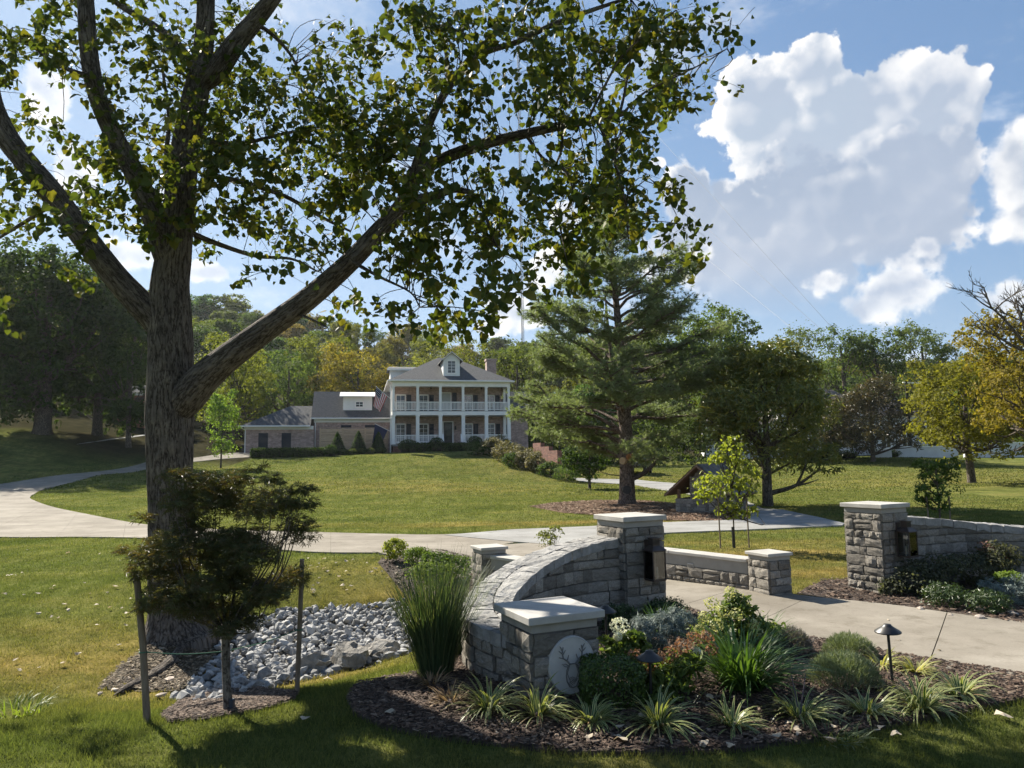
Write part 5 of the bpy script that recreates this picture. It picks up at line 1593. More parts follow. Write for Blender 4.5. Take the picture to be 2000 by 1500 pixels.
for dx in (-.32, .30):
    p = at(1836, 1022, 21); MB().tube([(p[0] + dx, p[1], gz(p[0], p[1]) - .1), (p[0] + dx * 1.05, p[1], gz(p[0], p[1]) + .75)], .022, 8).build('tree_stake', pm('stake_wood', [(.14, .11, .085), (.22, .18, .14)], 4, .85, .3, 20, .004, stretch=(4, 4, 1)), None)
    tag(bpy.context.scene.objects[-1] if False else COL.objects[-1], 'wooden stake %s of the young tree behind the right wall' % ('left' if dx < 0 else 'right'), 'stake', 'stakes of the young tree behind the right wall')


# magnolias
def magnolia(label, px, bpy_, y, top, wpx, n, color, seed, forks, leaf=.2):
    rs = np.random.RandomState(seed); p = at(px, bpy_, y); z = gz(p[0], p[1]); h = at(px, top, y)[2] - z; r = wpx / 2 / F * y
    blobs = [(0, 0, h * .55, r * .78, r * .78, h * .34), (0, 0, h * .8, r * .4, r * .4, h * .2)]
    for i in range(16):
        a = 2.4 * i + rs.rand(); zz = h * rs.uniform(.24, .92); f = max(.2, 1 - ((zz / h - .42) / .62) ** 2); q = r * rs.uniform(.28, .42)
        blobs.append((math.cos(a) * r * f * .78, math.sin(a) * r * f * .78, zz, q, q, q * .9))
    t = make_tree('magnolia_tree', label, (p[0], p[1], z), h, blobs, n, leaf, color, .20, seed, mat=GLOSSY, asp=.42, clump=.20, per=16, shape=OVAL, split=.15)
    return t


magnolia('glossy dark magnolia with a forked trunk beside the pale drive', 1500, 990, 29.5, 678, 265, 26000, (.075, .085, .03), 331, True)
magnolia('purplish dark magnolia in front of the white house', 1705, 893, 66, 745, 185, 14000, (.040, .036, .025), 332, False, .3)

magnolia('dark evergreen hiding the left end of the white house', 1592, 893, 70, 790, 150, 9000, (.036, .042, .020), 333, False, .3)


# the tall pine
def pine(label, px, bpy_, y, top_py, seed):
    rs = np.random.RandomState(seed); p = at(px, bpy_, y); z0 = gz(p[0], p[1]); h = at(px, top_py, y)[2] - z0
    t = thing('pine_tree', label, 'tree', (p[0], p[1], z0))
    tt = np.linspace(0, 1, 30); lean = np.stack([-.25 * tt + .12 * np.sin(tt * 5), .1 * np.sin(tt * 4), tt * h - .2], -1)
    paths = [(lean, np.interp(tt, [0, .03, .1, .3, 1], [.52, .36, .32, .27, .03]))]
    # second stem
    s2 = np.linspace(0, 1, 18); a0 = lean[6]
    paths.append((np.stack([a0[0] - .75 * np.sin(s2 * 1.4), a0[1] - .1 * s2, a0[2] + s2 * h * .52], -1), np.interp(s2, [0, 1], [.17, .03])))
    V, Fq, B = tube_np(paths, 18); link('trunk', npmesh('trunk', V, Fq, attrs={'bark': B}, smooth=True), BARKP, t)
    bp = []; CP = []; CD = []
    def bough(p0, az, L, el, r):
        d = np.array([math.cos(az) * math.cos(el), math.sin(az) * math.cos(el), math.sin(el)]); q = np.linspace(0, 1, 8)
        pts = p0 + d[None] * (q * L)[:, None] + np.array([0, 0, -.10 * L])[None] * (q ** 2)[:, None] + np.array([0, 0, .12 * L]) * (q ** 4)[:, None] + rs.normal(size=(8, 3)) * .015 * L
        bp.append((pts, np.linspace(r, r * .2, 8)))
        n2 = int(5 + L * 4.2)
        for _ in range(n2):
            s = .28 + .72 * rs.rand(); b0 = np.array([np.interp(s, q, pts[:, i]) for i in range(3)]); a2 = az + rs.choice([-1, 1]) * rs.uniform(.3, 1.1); l2 = L * (.42 * (1 - s) + .14) * rs.uniform(.6, 1.2)
            d2 = np.array([math.cos(a2), math.sin(a2), rs.uniform(-.10, .35)]); e = b0 + d2 * l2; bp.append((np.array([b0, (b0 + e) / 2 + [0, 0, .02], e]), np.array([r * .32, r * .22, .006])))
            k = int(5 + l2 * 11)
            for _ in range(k):
                u = .2 + .8 * rs.rand(); CP.append(b0 + (e - b0) * u + rs.normal(size=3) * .12); CD.append(d2 + rs.normal(size=3) * .35 + [0, 0, .25])
        for _ in range(int(6 + L * 4)):
            s = .5 + .5 * rs.rand(); CP.append(np.array([np.interp(s, q, pts[:, i]) for i in range(3)]) + rs.normal(size=3) * .06); CD.append(d + rs.normal(size=3) * .3 + [0, 0, .2])
    nw = 27
    for i in range(nw):
        f = .16 + .82 * (i / (nw - 1)); c = np.array([np.interp(f, tt, lean[:, j]) for j in range(3)])
        R_ = np.interp(f, [.1, .2, .3, .42, .55, .72, .88, 1.0], [2.0, 3.9, 4.6, 4.5, 4.0, 3.0, 1.8, .5]) * h / 12.5
        for k in range(rs.randint(3, 5)):
            az = rs.uniform(0, 2 * PI); L = R_ * rs.uniform(.6, 1.12)
            bough(c + np.array([0, 0, rs.uniform(-.12, .12)]), az, L, rs.uniform(-.08, .38) + (.35 * f), .02 + .016 * L)
    for i in range(12):                     # dead snags low on the stem
        f = rs.uniform(.10, .34); c = np.array([np.interp(f, tt, lean[:, j]) for j in range(3)]); az = rs.uniform(0, 6.28); L = rs.uniform(.5, 1.6)
        bp.append((catmull([c, c + np.array([math.cos(az) * L * .6, math.sin(az) * L * .6, .1]), c + np.array([math.cos(az) * L, math.sin(az) * L, .45 * rs.rand()])], 6), np.linspace(.03, .008, 6)))
    bp.append((catmull([lean[2] + [0, -.1, .3], lean[2] + [.6, -.2, .55], lean[2] + [1.15, -.25, 1.0], lean[2] + [1.4, -.25, 1.45]], 10), np.linspace(.13, .05, 10)))
    V, Fq, B = tube_np(bp, 5); link('boughs', npmesh('boughs', V, Fq, attrs={'bark': B}, smooth=True), BARKP, t)
    CPa, CDa = np.array(CP), np.array(CD); n = len(CPa); per = 14
    idx = np.repeat(np.arange(n), per); m = len(idx); d = CDa[idx] / np.linalg.norm(CDa[idx], axis=1, keepdims=True) * 1.0 + rnd_dirs(rs, m) * .75
    L = .16 * (.7 + .6 * rs.rand(m)) * h / 12.5
    V, Fq = leaves(CPa[idx] + rnd_dirs(rs, m) * .02, rnd_dirs(rs, m), d, L, .020, SPIKE)
    NEED = leafmat('pine_needle', [(.12, .155, .09), (.17, .205, .11), (.22, .245, .125)], .42, .5, .3, tcol=(1.4, 1.5, .7))
    link('needles', npmesh('needles', V, Fq), NEED, t)
    WOOD = pm('fresh_cut_wood', [(.42, .28, .16), (.55, .42, .28)], 8, .8)
    for (a, zz, rr, mt) in ((-2.2, 1.85, .15, WOOD), (-1.25, 2.0, .15, pm('sap_wood', [(.35, .14, .05), (.45, .2, .08)], 6, .7))):
        c = np.array([math.cos(a), math.sin(a), 0]); q = np.array([np.interp(zz / h, tt, lean[:, j]) for j in range(3)]); q[2] = zz
        MB().tube([q + c * .22, q + c * .40], [rr * 1.1, rr], 14).build('branch_scar', mt, t)
    q = lean[1] * .5 + lean[2] * .5; q[2] = .62
    MB().tube([q + np.array([-.05, -.26, 0]), q + np.array([-.06, -.345, 0])], [.21, .17], 16).build('trunk_hollow', BLACK, t)
    return n * per


NPINE = pine('tall two-stemmed pine with open boughs in the straw bed', 1225, 987, 31, 405, 341)


# bare tree leaning in at the top right edge
def bare_tree(label, px, base_py, y, seed):
    rs = np.random.RandomState(seed); p = at(px, base_py, y); z0 = gz(p[0], p[1]); t = thing('bare_tree', label, 'tree', (p[0], p[1], z0))
    paths = []
    def grow(a, d, L, r, lev):
        q = np.linspace(0, 1, 6); d = d / np.linalg.norm(d); w = rs.normal(size=3) * .12 * L
        pts = a + d[None] * (q * L)[:, None] + w[None] * (q * (1 - q))[:, None] * 2 + np.array([0, 0, .1 * L]) * (q ** 2)[:, None]
        paths.append((pts, np.linspace(r, r * .45, 6)))
        if lev > 0:
            for _ in range(4 if lev > 1 else 5):
                s = rs.uniform(.35, 1.0); b = np.array([np.interp(s, q, pts[:, i]) for i in range(3)])
                grow(b, d + rs.normal(size=3) * .55 + np.array([-.12, 0, .25]), L * rs.uniform(.40, .62), r * .5, lev - 1)
    zt = at(px, 690, y)[2] - z0
    paths.append((np.array([[0, 0, -.3], [-.1, 0, zt * .5], [0, 0, zt]]), np.array([.3, .25, .18])))
    for e, L in ((at(1885, 560, y), 1.0), (at(1960, 520, y), .9), (at(1895, 640, y), 1.0), (at(2000, 540, y), .8)):
        d = e - np.array([p[0], p[1], z0 + zt]); grow(np.array([0, 0, zt]), d, np.linalg.norm(d) * .62 * L, .085, 3)
    V, Fq, B = tube_np(paths, 5); link('trunk', npmesh('trunk', V, Fq, attrs={'bark': B}), BARK2, t)


bare_tree('leafless branching tree reaching in at the upper right edge', 2040, 960, 34, 351)
# ------------------------------------------------------------------ garden plants
def clump_strap(name, label, x, y, n, ln, wd, lean, droop, mat, seed, cat='plant', group=None, rad=.03, dead=None, spread=None):
    rs = np.random.RandomState(seed); z = gz(x, y) + .015
    a = rs.uniform(0, 2 * PI, n); rr = rad * np.sqrt(rs.rand(n)); b = np.stack([rr * np.cos(a), rr * np.sin(a), np.zeros(n)], -1)
    az = a + rs.normal(size=n) * .5
    V, Fq, uv = straps(rs, b, az, ln * (.6 + .5 * rs.rand(n)), wd * (.75 + .5 * rs.rand(n)), lean[0] + (lean[1] - lean[0]) * rs.rand(n) ** .8, droop[0] + (droop[1] - droop[0]) * rs.rand(n), 7, .2)
    t = thing(name, label, cat, (x, y, z), 0, group)
    link('leaves', npmesh('leaves', V, Fq, uv=uv), mat, t)
    return t


LIRI = leafmat('variegated_strap', [(.045, .085, .02), (.065, .115, .026), (.09, .14, .034)], .35, .4, .4, uvedge=((.45, .44, .20), .28))
DAYL = leafmat('daylily_leaf', [(.045, .095, .018), (.065, .13, .025), (.095, .16, .034)], .35, .4, .4)
TALLG = leafmat('tall_grass_leaf', [(.045, .075, .035), (.065, .10, .042), (.09, .125, .055), (.15, .16, .075)], .35, .5, .3)
DRYL = leafmat('dry_leaf', [(.20, .13, .07), (.30, .21, .12), (.40, .31, .19)], .3, .7, .15, tcol=(1.1, 1.0, .7))
SPIKE_FL = pm('liriope_spike', [(.07, .055, .07), (.12, .10, .11)], 9, .8)
WHEREL = ['first clump of striped lilyturf left of the medallion pillar', 'striped lilyturf directly below the medallion pillar', 'small striped lilyturf in front of the clipped boxwood', 'wide striped lilyturf in front of the nearest path light',
          'low striped lilyturf below the daylily clump', 'striped lilyturf left of the near lavender at the lawn edge', 'striped lilyturf below the near lavender mound', 'dense striped lilyturf right of the lavender at the lawn edge',
          'tall striped lilyturf at the right end of the bed by the drive', 'pale yellow lilyturf behind the right path light', 'pale yellow lilyturf between the lavender and right path light']
for i, (px, py, s) in enumerate([(956, 1390, 1.0), (1052, 1404, 1.15), (1156, 1416, .85), (1285, 1424, 1.05), (1430, 1424, .9), (1562, 1408, 1.1), (1695, 1400, 1.0), (1797, 1393, 1.15), (1874, 1366, 1.15), (1790, 1318, .75), (1722, 1306, .7)]):
    g = gnd(px, py); rs = np.random.RandomState(500 + i)
    m = LIRI if i < 9 else leafmat('pale_strap', [(.13, .16, .04), (.20, .21, .06), (.28, .27, .10)], .4, .4, .4, uvedge=((.42, .40, .16), .22))
    lo_, dr_ = rs.uniform(.1, .4), rs.uniform(.7, 1.2)
    t = clump_strap('lilyturf', WHEREL[i], g[0], g[1], int(105 * s * rs.uniform(.75, 1.2)), .34 * s * rs.uniform(.9, 1.15), .019, (lo_, 1.25), (dr_, dr_ + 1.1), m, 510 + i, group='lilyturf edging the bed', rad=.05)
    dn = 9; da = rs.uniform(0, 6.28, dn); V_, F_, u_ = straps(rs, np.zeros((dn, 3)), da, .26 * s * (.6 + .6 * rs.rand(dn)), .013 * np.ones(dn), rs.uniform(.9, 1.4, dn), rs.uniform(.4, 1.2, dn), 5, .3)
    link('dry_leaves', npmesh('dry_leaves', V_, F_, uv=u_), DRYL, t)
    if i == 5:
        for _ in range(2):
            a = rs.uniform(0, 6.28); MB().tube([(0, 0, 0), (.03 * math.cos(a), .03 * math.sin(a), .16 * s), (.06 * math.cos(a), .06 * math.sin(a), .30 * s)], [.0025, .0055, .0025], 5).build('flower_spike', SPIKE_FL, t)
g = gnd(1452, 1352); dl_ = clump_strap('daylily', 'large fountain of bright green daylily leaves in the middle of the bed', g[0], g[1], 380, .70, .021, (.1, .95), (.6, 1.7), DAYL, 530, rad=.13)
g = gnd(1300, 1262); clump_strap('iris', 'upright green strap leaves behind the browning hydrangea', g[0] + .05, g[1] + .5, 90, .42, .015, (.1, .7), (.3, 1.1), DAYL, 531, rad=.08)
g = gnd(1515, 1262); clump_strap('daylily', 'dark thin daylily tuft at the drive edge behind hydrangea', g[0] - .1, g[1], 60, .40, .013, (.1, .7), (.4, 1.2), DAYL, 532, rad=.05)
g = gnd(850, 1322); clump_strap('feather_grass', 'tall upright ornamental grass left of the curved wall', g[0], g[1], 900, 1.12, .0085, (.0, .40), (.15, .75), TALLG, 533, cat='grass clump', rad=.16)
g = gnd(905, 1290); clump_strap('feather_grass', 'second ornamental grass tucked against the curved wall face', g[0] - .05, g[1] + .35, 420, .95, .008, (.0, .45), (.2, .8), TALLG, 534, cat='grass clump', rad=.12)
g = gnd(845, 1342); clump_strap('spent_lily', 'withered straw-coloured plant in the bed left of the pillar', g[0], g[1], 70, .22, .014, (.4, 1.2), (.5, 1.4), DRYL, 535, rad=.07)
g = gnd(880, 1378); clump_strap('spent_lily', 'withered straw-coloured plant nearest the lilyturf', g[0], g[1], 70, .20, .015, (.4, 1.2), (.5, 1.4), DRYL, 536, rad=.06)
g = gnd(40, 1395); clump_strap('wild_grass', 'tuft of bright yellow green weeds at the lower left', g[0], g[1], 90, .20, .012, (.2, 1.0), (.4, 1.2), leafmat('weed_leaf', [(.12, .17, .03), (.17, .22, .04)], .45, .5), 537, rad=.22)
g = gnd(1620, 1440); clump_strap('bermuda_tuft', 'low patch of feathery weed in front of the bed', g[0], g[1], 220, .13, .007, (.5, 1.4), (.2, .6), TALLG, 538, rad=.22)


def mound(name, label, blobs_px, y, n, size, mat, color, seed, shape=LEAF4, asp=.6, clump=.3, per=14, cat='shrub', base_py=None, ydepth=1.0, up=.5, group=None, stems=5, shell=.5, droop=.0):
    """A shrub from photo ellipses (px, py, rx, ry) standing at depth y: stems + foliage."""
    rs = np.random.RandomState(seed); B = []
    for px, py, rx, ry in blobs_px:
        c = at(px, py, y); k = y / F; B.append((c[0], c[1] + rs.uniform(-.15, .15) * rx * k, c[2], rx * k, rx * k * ydepth, ry * k))
    cx = float(np.mean([b[0] for b in B])); cy = float(np.mean([b[1] for b in B])); z0 = gz(cx, cy)
    t = thing(name, label, cat, (cx, cy, z0), 0, group)
    V, Fq = crown(rs, B, n, size, asp, up=up, clump=clump, per=per, shape=shape, shell=shell, droop=droop)
    V[:, 2] = np.maximum(V[:, 2], z0 + .005)
    c = link('foliage', npmesh('foliage', V, Fq), mat, t, world=True)
    if color: c.color = (*color, 1)
    paths = []
    for b in B:
        for _ in range(stems):
            e = np.array(b[:3]) + rs.normal(size=3) * np.array(b[3:]) * .5; s = np.array([cx, cy, z0 - .03]) + rs.normal(size=3) * np.array([.06, .06, 0])
            paths.append((catmull([s, (s + e) / 2 + np.array([0, 0, .1 * abs(e[2] - s[2])]), e], 6), np.linspace(.010, .003, 6) * max(.5, min(3, b[3] * 2))))
    V, Fq, Bk = tube_np(paths, 5); link('stems', npmesh('stems', V, Fq, attrs={'bark': Bk}), BARK2, t, world=True)
    return t, B


def blooms(t, pts, r, mat, seed, n=90, petal=.022):
    """Rounded flower heads made of small petals, each head a part."""
    rs = np.random.RandomState(seed)
    for p, rr in pts:
        d = rnd_dirs(rs, n); P = np.array(p)[None] + d * (rr * (.8 + .25 * rs.rand(n)))[:, None] * np.array([1, 1, .88])
        V, Fq = leaves(P, d + rnd_dirs(rs, n) * .5, rnd_dirs(rs, n), petal * (.8 + .5 * rs.rand(n)), petal * .9)
        link('flower_head', npmesh('flower_head', V, Fq), mat, t, world=True)


BOX = leafmat('boxwood_leaf', [(.6, .6, .5), (1, 1, .9), (1.5, 1.5, 1.1)], .3, .4, .4, tint=True)
HYL = leafmat('hydrangea_leaf', [(.06, .10, .022), (.095, .14, .032), (.135, .175, .04)], .4, .5, .3)
HYW = leafmat('white_bloom', [(.62, .64, .46), (.74, .74, .58), (.82, .82, .70)], .35, .6, .2, tcol=(1, 1, .8))
HYG = leafmat('lime_bloom', [(.34, .37, .13), (.46, .46, .20), (.55, .53, .30)], .35, .6, .2, tcol=(1.1, 1.1, .7))
HYB = leafmat('brown_bloom', [(.16, .09, .055), (.25, .145, .085), (.36, .23, .14)], .3, .7, .15, tcol=(1.2, .9, .6))
SPRUCE = leafmat('blue_spruce_needle', [(.085, .115, .10), (.13, .165, .145), (.18, .215, .19)], .15, .6, .3, tcol=(1, 1, 1))
LAV = leafmat('lavender_leaf', [(.12, .155, .085), (.175, .215, .12), (.25, .28, .17)], .25, .6, .2)
LAVP = leafmat('spent_lavender', [(.11, .105, .095), (.17, .16, .15), (.22, .20, .20)], .2, .7, .2)
YEW = leafmat('yew_leaf', [(.028, .05, .016), (.044, .076, .021), (.066, .10, .028)], .25, .4, .4)

# clipped boxwood by the medallion
gb = gnd(1203, 1398)
rsb = np.random.RandomState(600); nb_ = 7000
e = rsb.uniform(-1, 1, (nb_, 3)); e /= np.maximum(1e-6, (np.abs(e) ** 5).sum(1, keepdims=True)) ** .2; e *= (.86 + .16 * rsb.rand(nb_))[:, None]
bt = thing('boxwood', 'clipped dark green boxwood overlapping the round medallion', 'shrub', (gb[0], gb[1] + .22, gb[2]))
Pb = e * np.array([.245, .20, .185]) + np.array([0, 0, .185]); V, Fq = leaves(Pb, e + rnd_dirs(rsb, nb_) * .9, rnd_dirs(rsb, nb_) + np.array([0, 0, .6]), .026 * (.7 + .6 * rsb.rand(nb_)), .016)
c = link('foliage', npmesh('foliage', V, Fq), BOX, bt); c.color = (.055, .09, .022, 1)
MB().tube([(0, 0, -.03), (0, 0, .2)], .02, 6).build('stem', pm('shrub_stem', [(.08, .06, .045), (.12, .09, .07)], 9, .9), bt)

gy = gnd(1300, 1380)[1]
t, B = mound('hydrangea', 'hydrangea with browned flower heads beside the clipped boxwood', [(1300, 1340, 45, 38), (1260, 1320, 30, 30), (1330, 1300, 35, 30)], gy + .25, 1100, .075, HYL, None, 610, OVAL, .6)
blooms(t, [(at(a, b, gy + .15), r) for a, b, r in [(1240, 1283, .07), (1268, 1295, .075), (1300, 1280, .07), (1318, 1272, .06), (1335, 1260, .07), (1355, 1248, .065), (1380, 1245, .06), (1390, 1268, .05), (1252, 1310, .055)]], .07, HYB, 611)
gy = gnd(1210, 1330)[1] + .35
t, B = mound('hydrangea', 'leafy hydrangea carrying one large cream white bloom', [(1205, 1275, 30, 35), (1235, 1265, 25, 28)], gy, 500, .085, HYL, None, 612, OVAL, .65)
blooms(t, [(at(1210, 1222, gy - .05), .085), (at(1206, 1243, gy - .12), .035)], .08, HYW, 613, 170)
gy = gnd(1440, 1280)[1] + .2
t, B = mound('hydrangea', 'tall lime flowered hydrangea at the edge of the drive', [(1430, 1225, 55, 45), (1400, 1250, 50, 35), (1480, 1245, 45, 35), (1440, 1190, 25, 30)], gy, 1500, .075, HYL, None, 614, OVAL, .6)
blooms(t, [(at(a, b, gy - .2 + .3 * ((a * 7) % 10) / 10), r) for a, b, r in [(1428, 1158, .07), (1455, 1172, .06), (1390, 1178, .075), (1412, 1195, .07), (1375, 1205, .065), (1440, 1200, .07), (1365, 1228, .06), (1400, 1222, .07), (1435, 1225, .065), (1470, 1218, .06), (1480, 1235, .065), (1505, 1225, .06), (1520, 1243, .055), (1350, 1215, .05)]], .07, HYG, 615, 110)
blooms(t, [(at(a, b, gy - .3), .035) for a, b in [(1430, 1235), (1428, 1252), (1460, 1260), (1362, 1272), (1505, 1252)]], .03, HYW, 616, 40, .03)

# blue spruce, yews
gy = gnd(1280, 1300)[1] + .35
mound('blue_spruce', 'low spreading blue grey spruce in front of the lantern pillar', [(1285, 1240, 60, 38), (1320, 1215, 40, 25), (1265, 1270, 35, 25)], gy, 9000, .05, SPRUCE, None, 620, SPIKE, .16, .16, 40, shell=.3)
mound('yew', 'dark green yew left of the lantern pillar base', [(1213, 1205, 35, 24), (1205, 1225, 30, 18)], 8.55, 2600, .05, YEW, None, 621, LEAF4, .3, .3, 20)
mound('yew', 'dark green yew in front of the lantern pillar', [(1305, 1192, 38, 20), (1280, 1205, 25, 14)], 9.0, 2600, .05, YEW, None, 622, LEAF4, .3, .3, 20)


def lavender(label, px, py, rx, ry, n, seed, mat, y=None, spikes=0):
    rs = np.random.RandomState(seed); g = gnd(px, py + ry * .8); y = y or g[1] + rx / F * g[1] * .6; k = y / F; cx, z0 = at(px, py, y)[0], 0; z0 = gz(cx, y)
    H = at(px, py - ry, y)[2] - z0; r = rx * k
    t = thing('lavender', label, 'shrub', (cx, y, z0))
    a = rs.uniform(0, 2 * PI, n); q = np.sqrt(rs.rand(n)); b = np.stack([q * np.cos(a) * r * .75, q * np.sin(a) * r * .7, (H * .45 * np.sqrt(np.maximum(0, 1 - q ** 2)) + .01)], -1)
    V, Fq, uv = straps(rs, b, a + rs.normal(size=n) * .3, H * (.35 + .3 * rs.rand(n)), .0065 * np.ones(n), .1 + q * .75, rs.uniform(-.2, .3, n), 3)
    link('stems', npmesh('stems', V, Fq, uv=uv), mat, t)
    m = n * 4; a = rs.uniform(0, 2 * PI, m); q = np.sqrt(rs.rand(m)); zz = H * .85 * np.sqrt(np.maximum(0, 1 - q ** 2)) * (.6 + .5 * rs.rand(m)) + .01
    P = np.stack([q * np.cos(a) * r, q * np.sin(a) * r * .95, zz], -1); d = np.stack([np.cos(a) * q * .8, np.sin(a) * q * .8, np.ones(m)], -1) + rnd_dirs(rs, m) * .35
    V, Fq = leaves(P, rnd_dirs(rs, m), d, .04 * (.7 + .6 * rs.rand(m)), .006)
    link('foliage', npmesh('foliage', V, Fq), mat, t)


lavender('rounded grey green lavender mound left of the right path light', 1648, 1318, 66, 45, 900, 630, LAV)
lavender('taller lavender behind the rounded mound at the drive edge', 1660, 1275, 48, 38, 600, 631, LAV, y=7.2)
lavender('spent purplish grey lavender between hydrangea and drive', 1548, 1258, 34, 34, 500, 632, LAVP)
lavender('pale grey lavender behind the daylily clump', 1500, 1262, 28, 22, 350, 633, LAV, y=7.2)
mound('hydrangea', 'green leafy shrub below the browned hydrangea', [(1290, 1362, 35, 18)], gnd(1290, 1385)[1] + .1, 350, .06, HYL, None, 634, OVAL, .55)

# plants behind the curved wall
gb_ = 13.6
mound('euonymus', 'yellow green shrub at the back bed beside the drive', [(772, 1072, 22, 18)], 15.2, 1500, .05, LF, (.15, .17, .03), 640, group=None)
mound('boxwood', 'rounded light green boxwood in the back bed', [(815, 1085, 26, 16)], 14.6, 1700, .045, LF, (.075, .11, .025), 641)
mound('boxwood', 'dark trailing shrub at the right end of the back bed', [(880, 1103, 42, 18), (850, 1095, 30, 16)], 13.4, 2200, .05, LF, (.05, .08, .022), 642)
mound('juniper', 'mixed green perennials just behind the tall grass', [(845, 1120, 50, 20), (895, 1125, 25, 14)], 12.6, 1800, .05, LF, (.07, .10, .03), 643)
mound('perennial', 'sparse flowering perennial showing over the curved wall top', [(1068, 1050, 22, 14), (1085, 1040, 12, 14)], 14.2, 420, .05, LF, (.10, .11, .04), 644, stems=8)

# right-hand bed below the wall
mound('loropetalum', 'dark purplish shrub at the foot of the right lantern pillar', [(1790, 1130, 55, 32), (1745, 1150, 28, 22), (1840, 1110, 40, 25)], 10.6, 3600, .045, LF, (.055, .060, .045), 650)
mound('loropetalum', 'dark reddish green shrub against the right wall', [(1900, 1110, 50, 28), (1950, 1090, 40, 30)], 11.0, 3200, .045, LF, (.060, .062, .045), 651)
mound('crape_myrtle', 'pinkish young shrub rising above the right wall bed', [(1925, 1080, 14, 26), (1965, 1095, 12, 20)], 11.1, 420, .04, LF, (.16, .09, .085), 652, stems=8)
mound('boxwood', 'small dark green yew by the drive below the right wall', [(1848, 1166, 38, 24)], 9.75, 2200, .045, YEW, None, 653, LEAF4, .3)
mound('boxwood', 'second dark green yew by the drive below the right wall', [(1930, 1178, 36, 24)], 9.35, 2200, .045, YEW, None, 654, LEAF4, .3)
mound('blue_spruce', 'blue grey spruce at the right edge below the wall', [(1970, 1152, 55, 26), (2020, 1150, 40, 30)], 9.9, 6000, .05, SPRUCE, None, 655, SPIKE, .16, .16, 40, shell=.3)
mound('euonymus', 'small yellow green shrub between spruce and wall', [(1972, 1130, 26, 12)], 10.3, 700, .045, LF, (.10, .14, .03), 656)

# house planting -------------------------------------------------------------------------
def hedge(label, a, b, w, h, seed, color=(.034, .056, .018)):
    rs = np.random.RandomState(seed); a, b = Vector(a), Vector(b); d = b - a; L = d.length; n = int(L * 900)
    t = thing('hedge', label, 'hedge', a, math.atan2(d.y, d.x))
    u = rs.uniform(-1, 1, (n, 3)); u[np.arange(n), rs.choice(3, n, p=[.12, .44, .44])] = rs.choice([-1, 1], n); u[:, 2] = np.where(u[:, 2] < -.95, rs.uniform(-1, 1, n), u[:, 2])
    P = np.stack([(u[:, 0] + 1) / 2 * L, u[:, 1] * w / 2, (u[:, 2] + 1) / 2 * h], -1) + rs.normal(size=(n, 3)) * .04
    V, Fq = leaves(P, rnd_dirs(rs, n) + u * .6, rnd_dirs(rs, n), .13 * (.7 + .6 * rs.rand(n)), .09)
    c = link('foliage', npmesh('foliage', V, Fq), LF, t); c.color = (*color, 1)
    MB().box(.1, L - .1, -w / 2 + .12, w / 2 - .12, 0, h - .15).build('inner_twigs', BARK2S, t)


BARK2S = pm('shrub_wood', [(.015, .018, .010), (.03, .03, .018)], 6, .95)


def gp(px, y):
    """Ground point under photo column px at depth y."""
    d = unp(px, 890); x = d[0] / d[1] * y; return Vector((x, y, gz(x, y)))


hedge('long low clipped hedge in front of the far left wing', gp(492, 67.0), gp(650, 68.2), .9, .75, 700)
hedge('clipped foundation hedge before the left porch bays', gp(785, 70.6), gp(868, 71.6), .8, .85, 701)
hedge('clipped hedge before the right porch bays', gp(872, 70.2), gp(940, 71.2), 1.0, .75, 702)


def ball(label, px, y, r, color, seed, h=None, name='boxwood', n=2600, cone=False, leaf=.10):
    rs = np.random.RandomState(seed); p = gp(px, y); t = thing(name, label, 'shrub', p)
    h = h or 2 * r; d = rnd_dirs(rs, n)
    if cone:
        z = rs.rand(n) ** 1.35; q = r * (1 - z) ** .75 * np.minimum(1, .55 + z * 6) * (.82 + .28 * rs.rand(n)); a = rs.uniform(0, 6.28, n); P = np.stack([q * np.cos(a), q * np.sin(a), z * h], -1); d = np.stack([np.cos(a), np.sin(a), .4 + 0 * a], -1)
    else:
        P = d * np.array([r, r, h / 2]) * (.85 + .2 * rs.rand(n))[:, None] + np.array([0, 0, h / 2])
    V, Fq = leaves(P, d + rnd_dirs(rs, n) * .8, rnd_dirs(rs, n) + np.array([0, 0, .4]), leaf * (.7 + .6 * rs.rand(n)), leaf * .6)
    c = link('foliage', npmesh('foliage', V, Fq), LF, t); c.color = (*color, 1)
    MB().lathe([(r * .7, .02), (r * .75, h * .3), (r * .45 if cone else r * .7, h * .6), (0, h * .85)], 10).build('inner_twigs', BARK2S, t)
    return t


DG = (.030, .052, .018)
ball('round clipped ball at the right end of the long hedge', 645, 67.4, .62, DG, 710, 1.05)
ball('left cone shaped evergreen before the cedar screen', 659, 69.6, .88, DG, 711, 2.15, 'arborvitae', 3400, True)
ball('middle cone shaped evergreen before the cedar screen', 700, 70.1, .88, DG, 712, 2.2, 'arborvitae', 3400, True)
ball('right cone shaped evergreen before the cedar screen', 739, 70.6, .82, DG, 713, 2.05, 'arborvitae', 3400, True)
for i, (px, y) in enumerate([(672, 68.9), (688, 69.1), (706, 69.4), (724, 69.6), (742, 69.9)]):
    ball('%s low perennial under the cedar screen' % ['first', 'second', 'third', 'fourth', 'fifth'][i], px, y, .42, (.06, .075, .035), 720 + i, .55, 'perennial', 900)
ball('round boxwood at the left corner of the porch', 797, 70.4, 1.0, DG, 730, 1.25)
ball('round boxwood left of the porch steps', 853, 71.3, .75, DG, 731, 1.35)
ball('round boxwood right of the porch steps', 928, 71.6, .8, DG, 732, 1.45)
HYF = leafmat('far_hydrangea', [(.075, .085, .03), (.16, .14, .07), (.30, .26, .16)], .3, .6, .2)
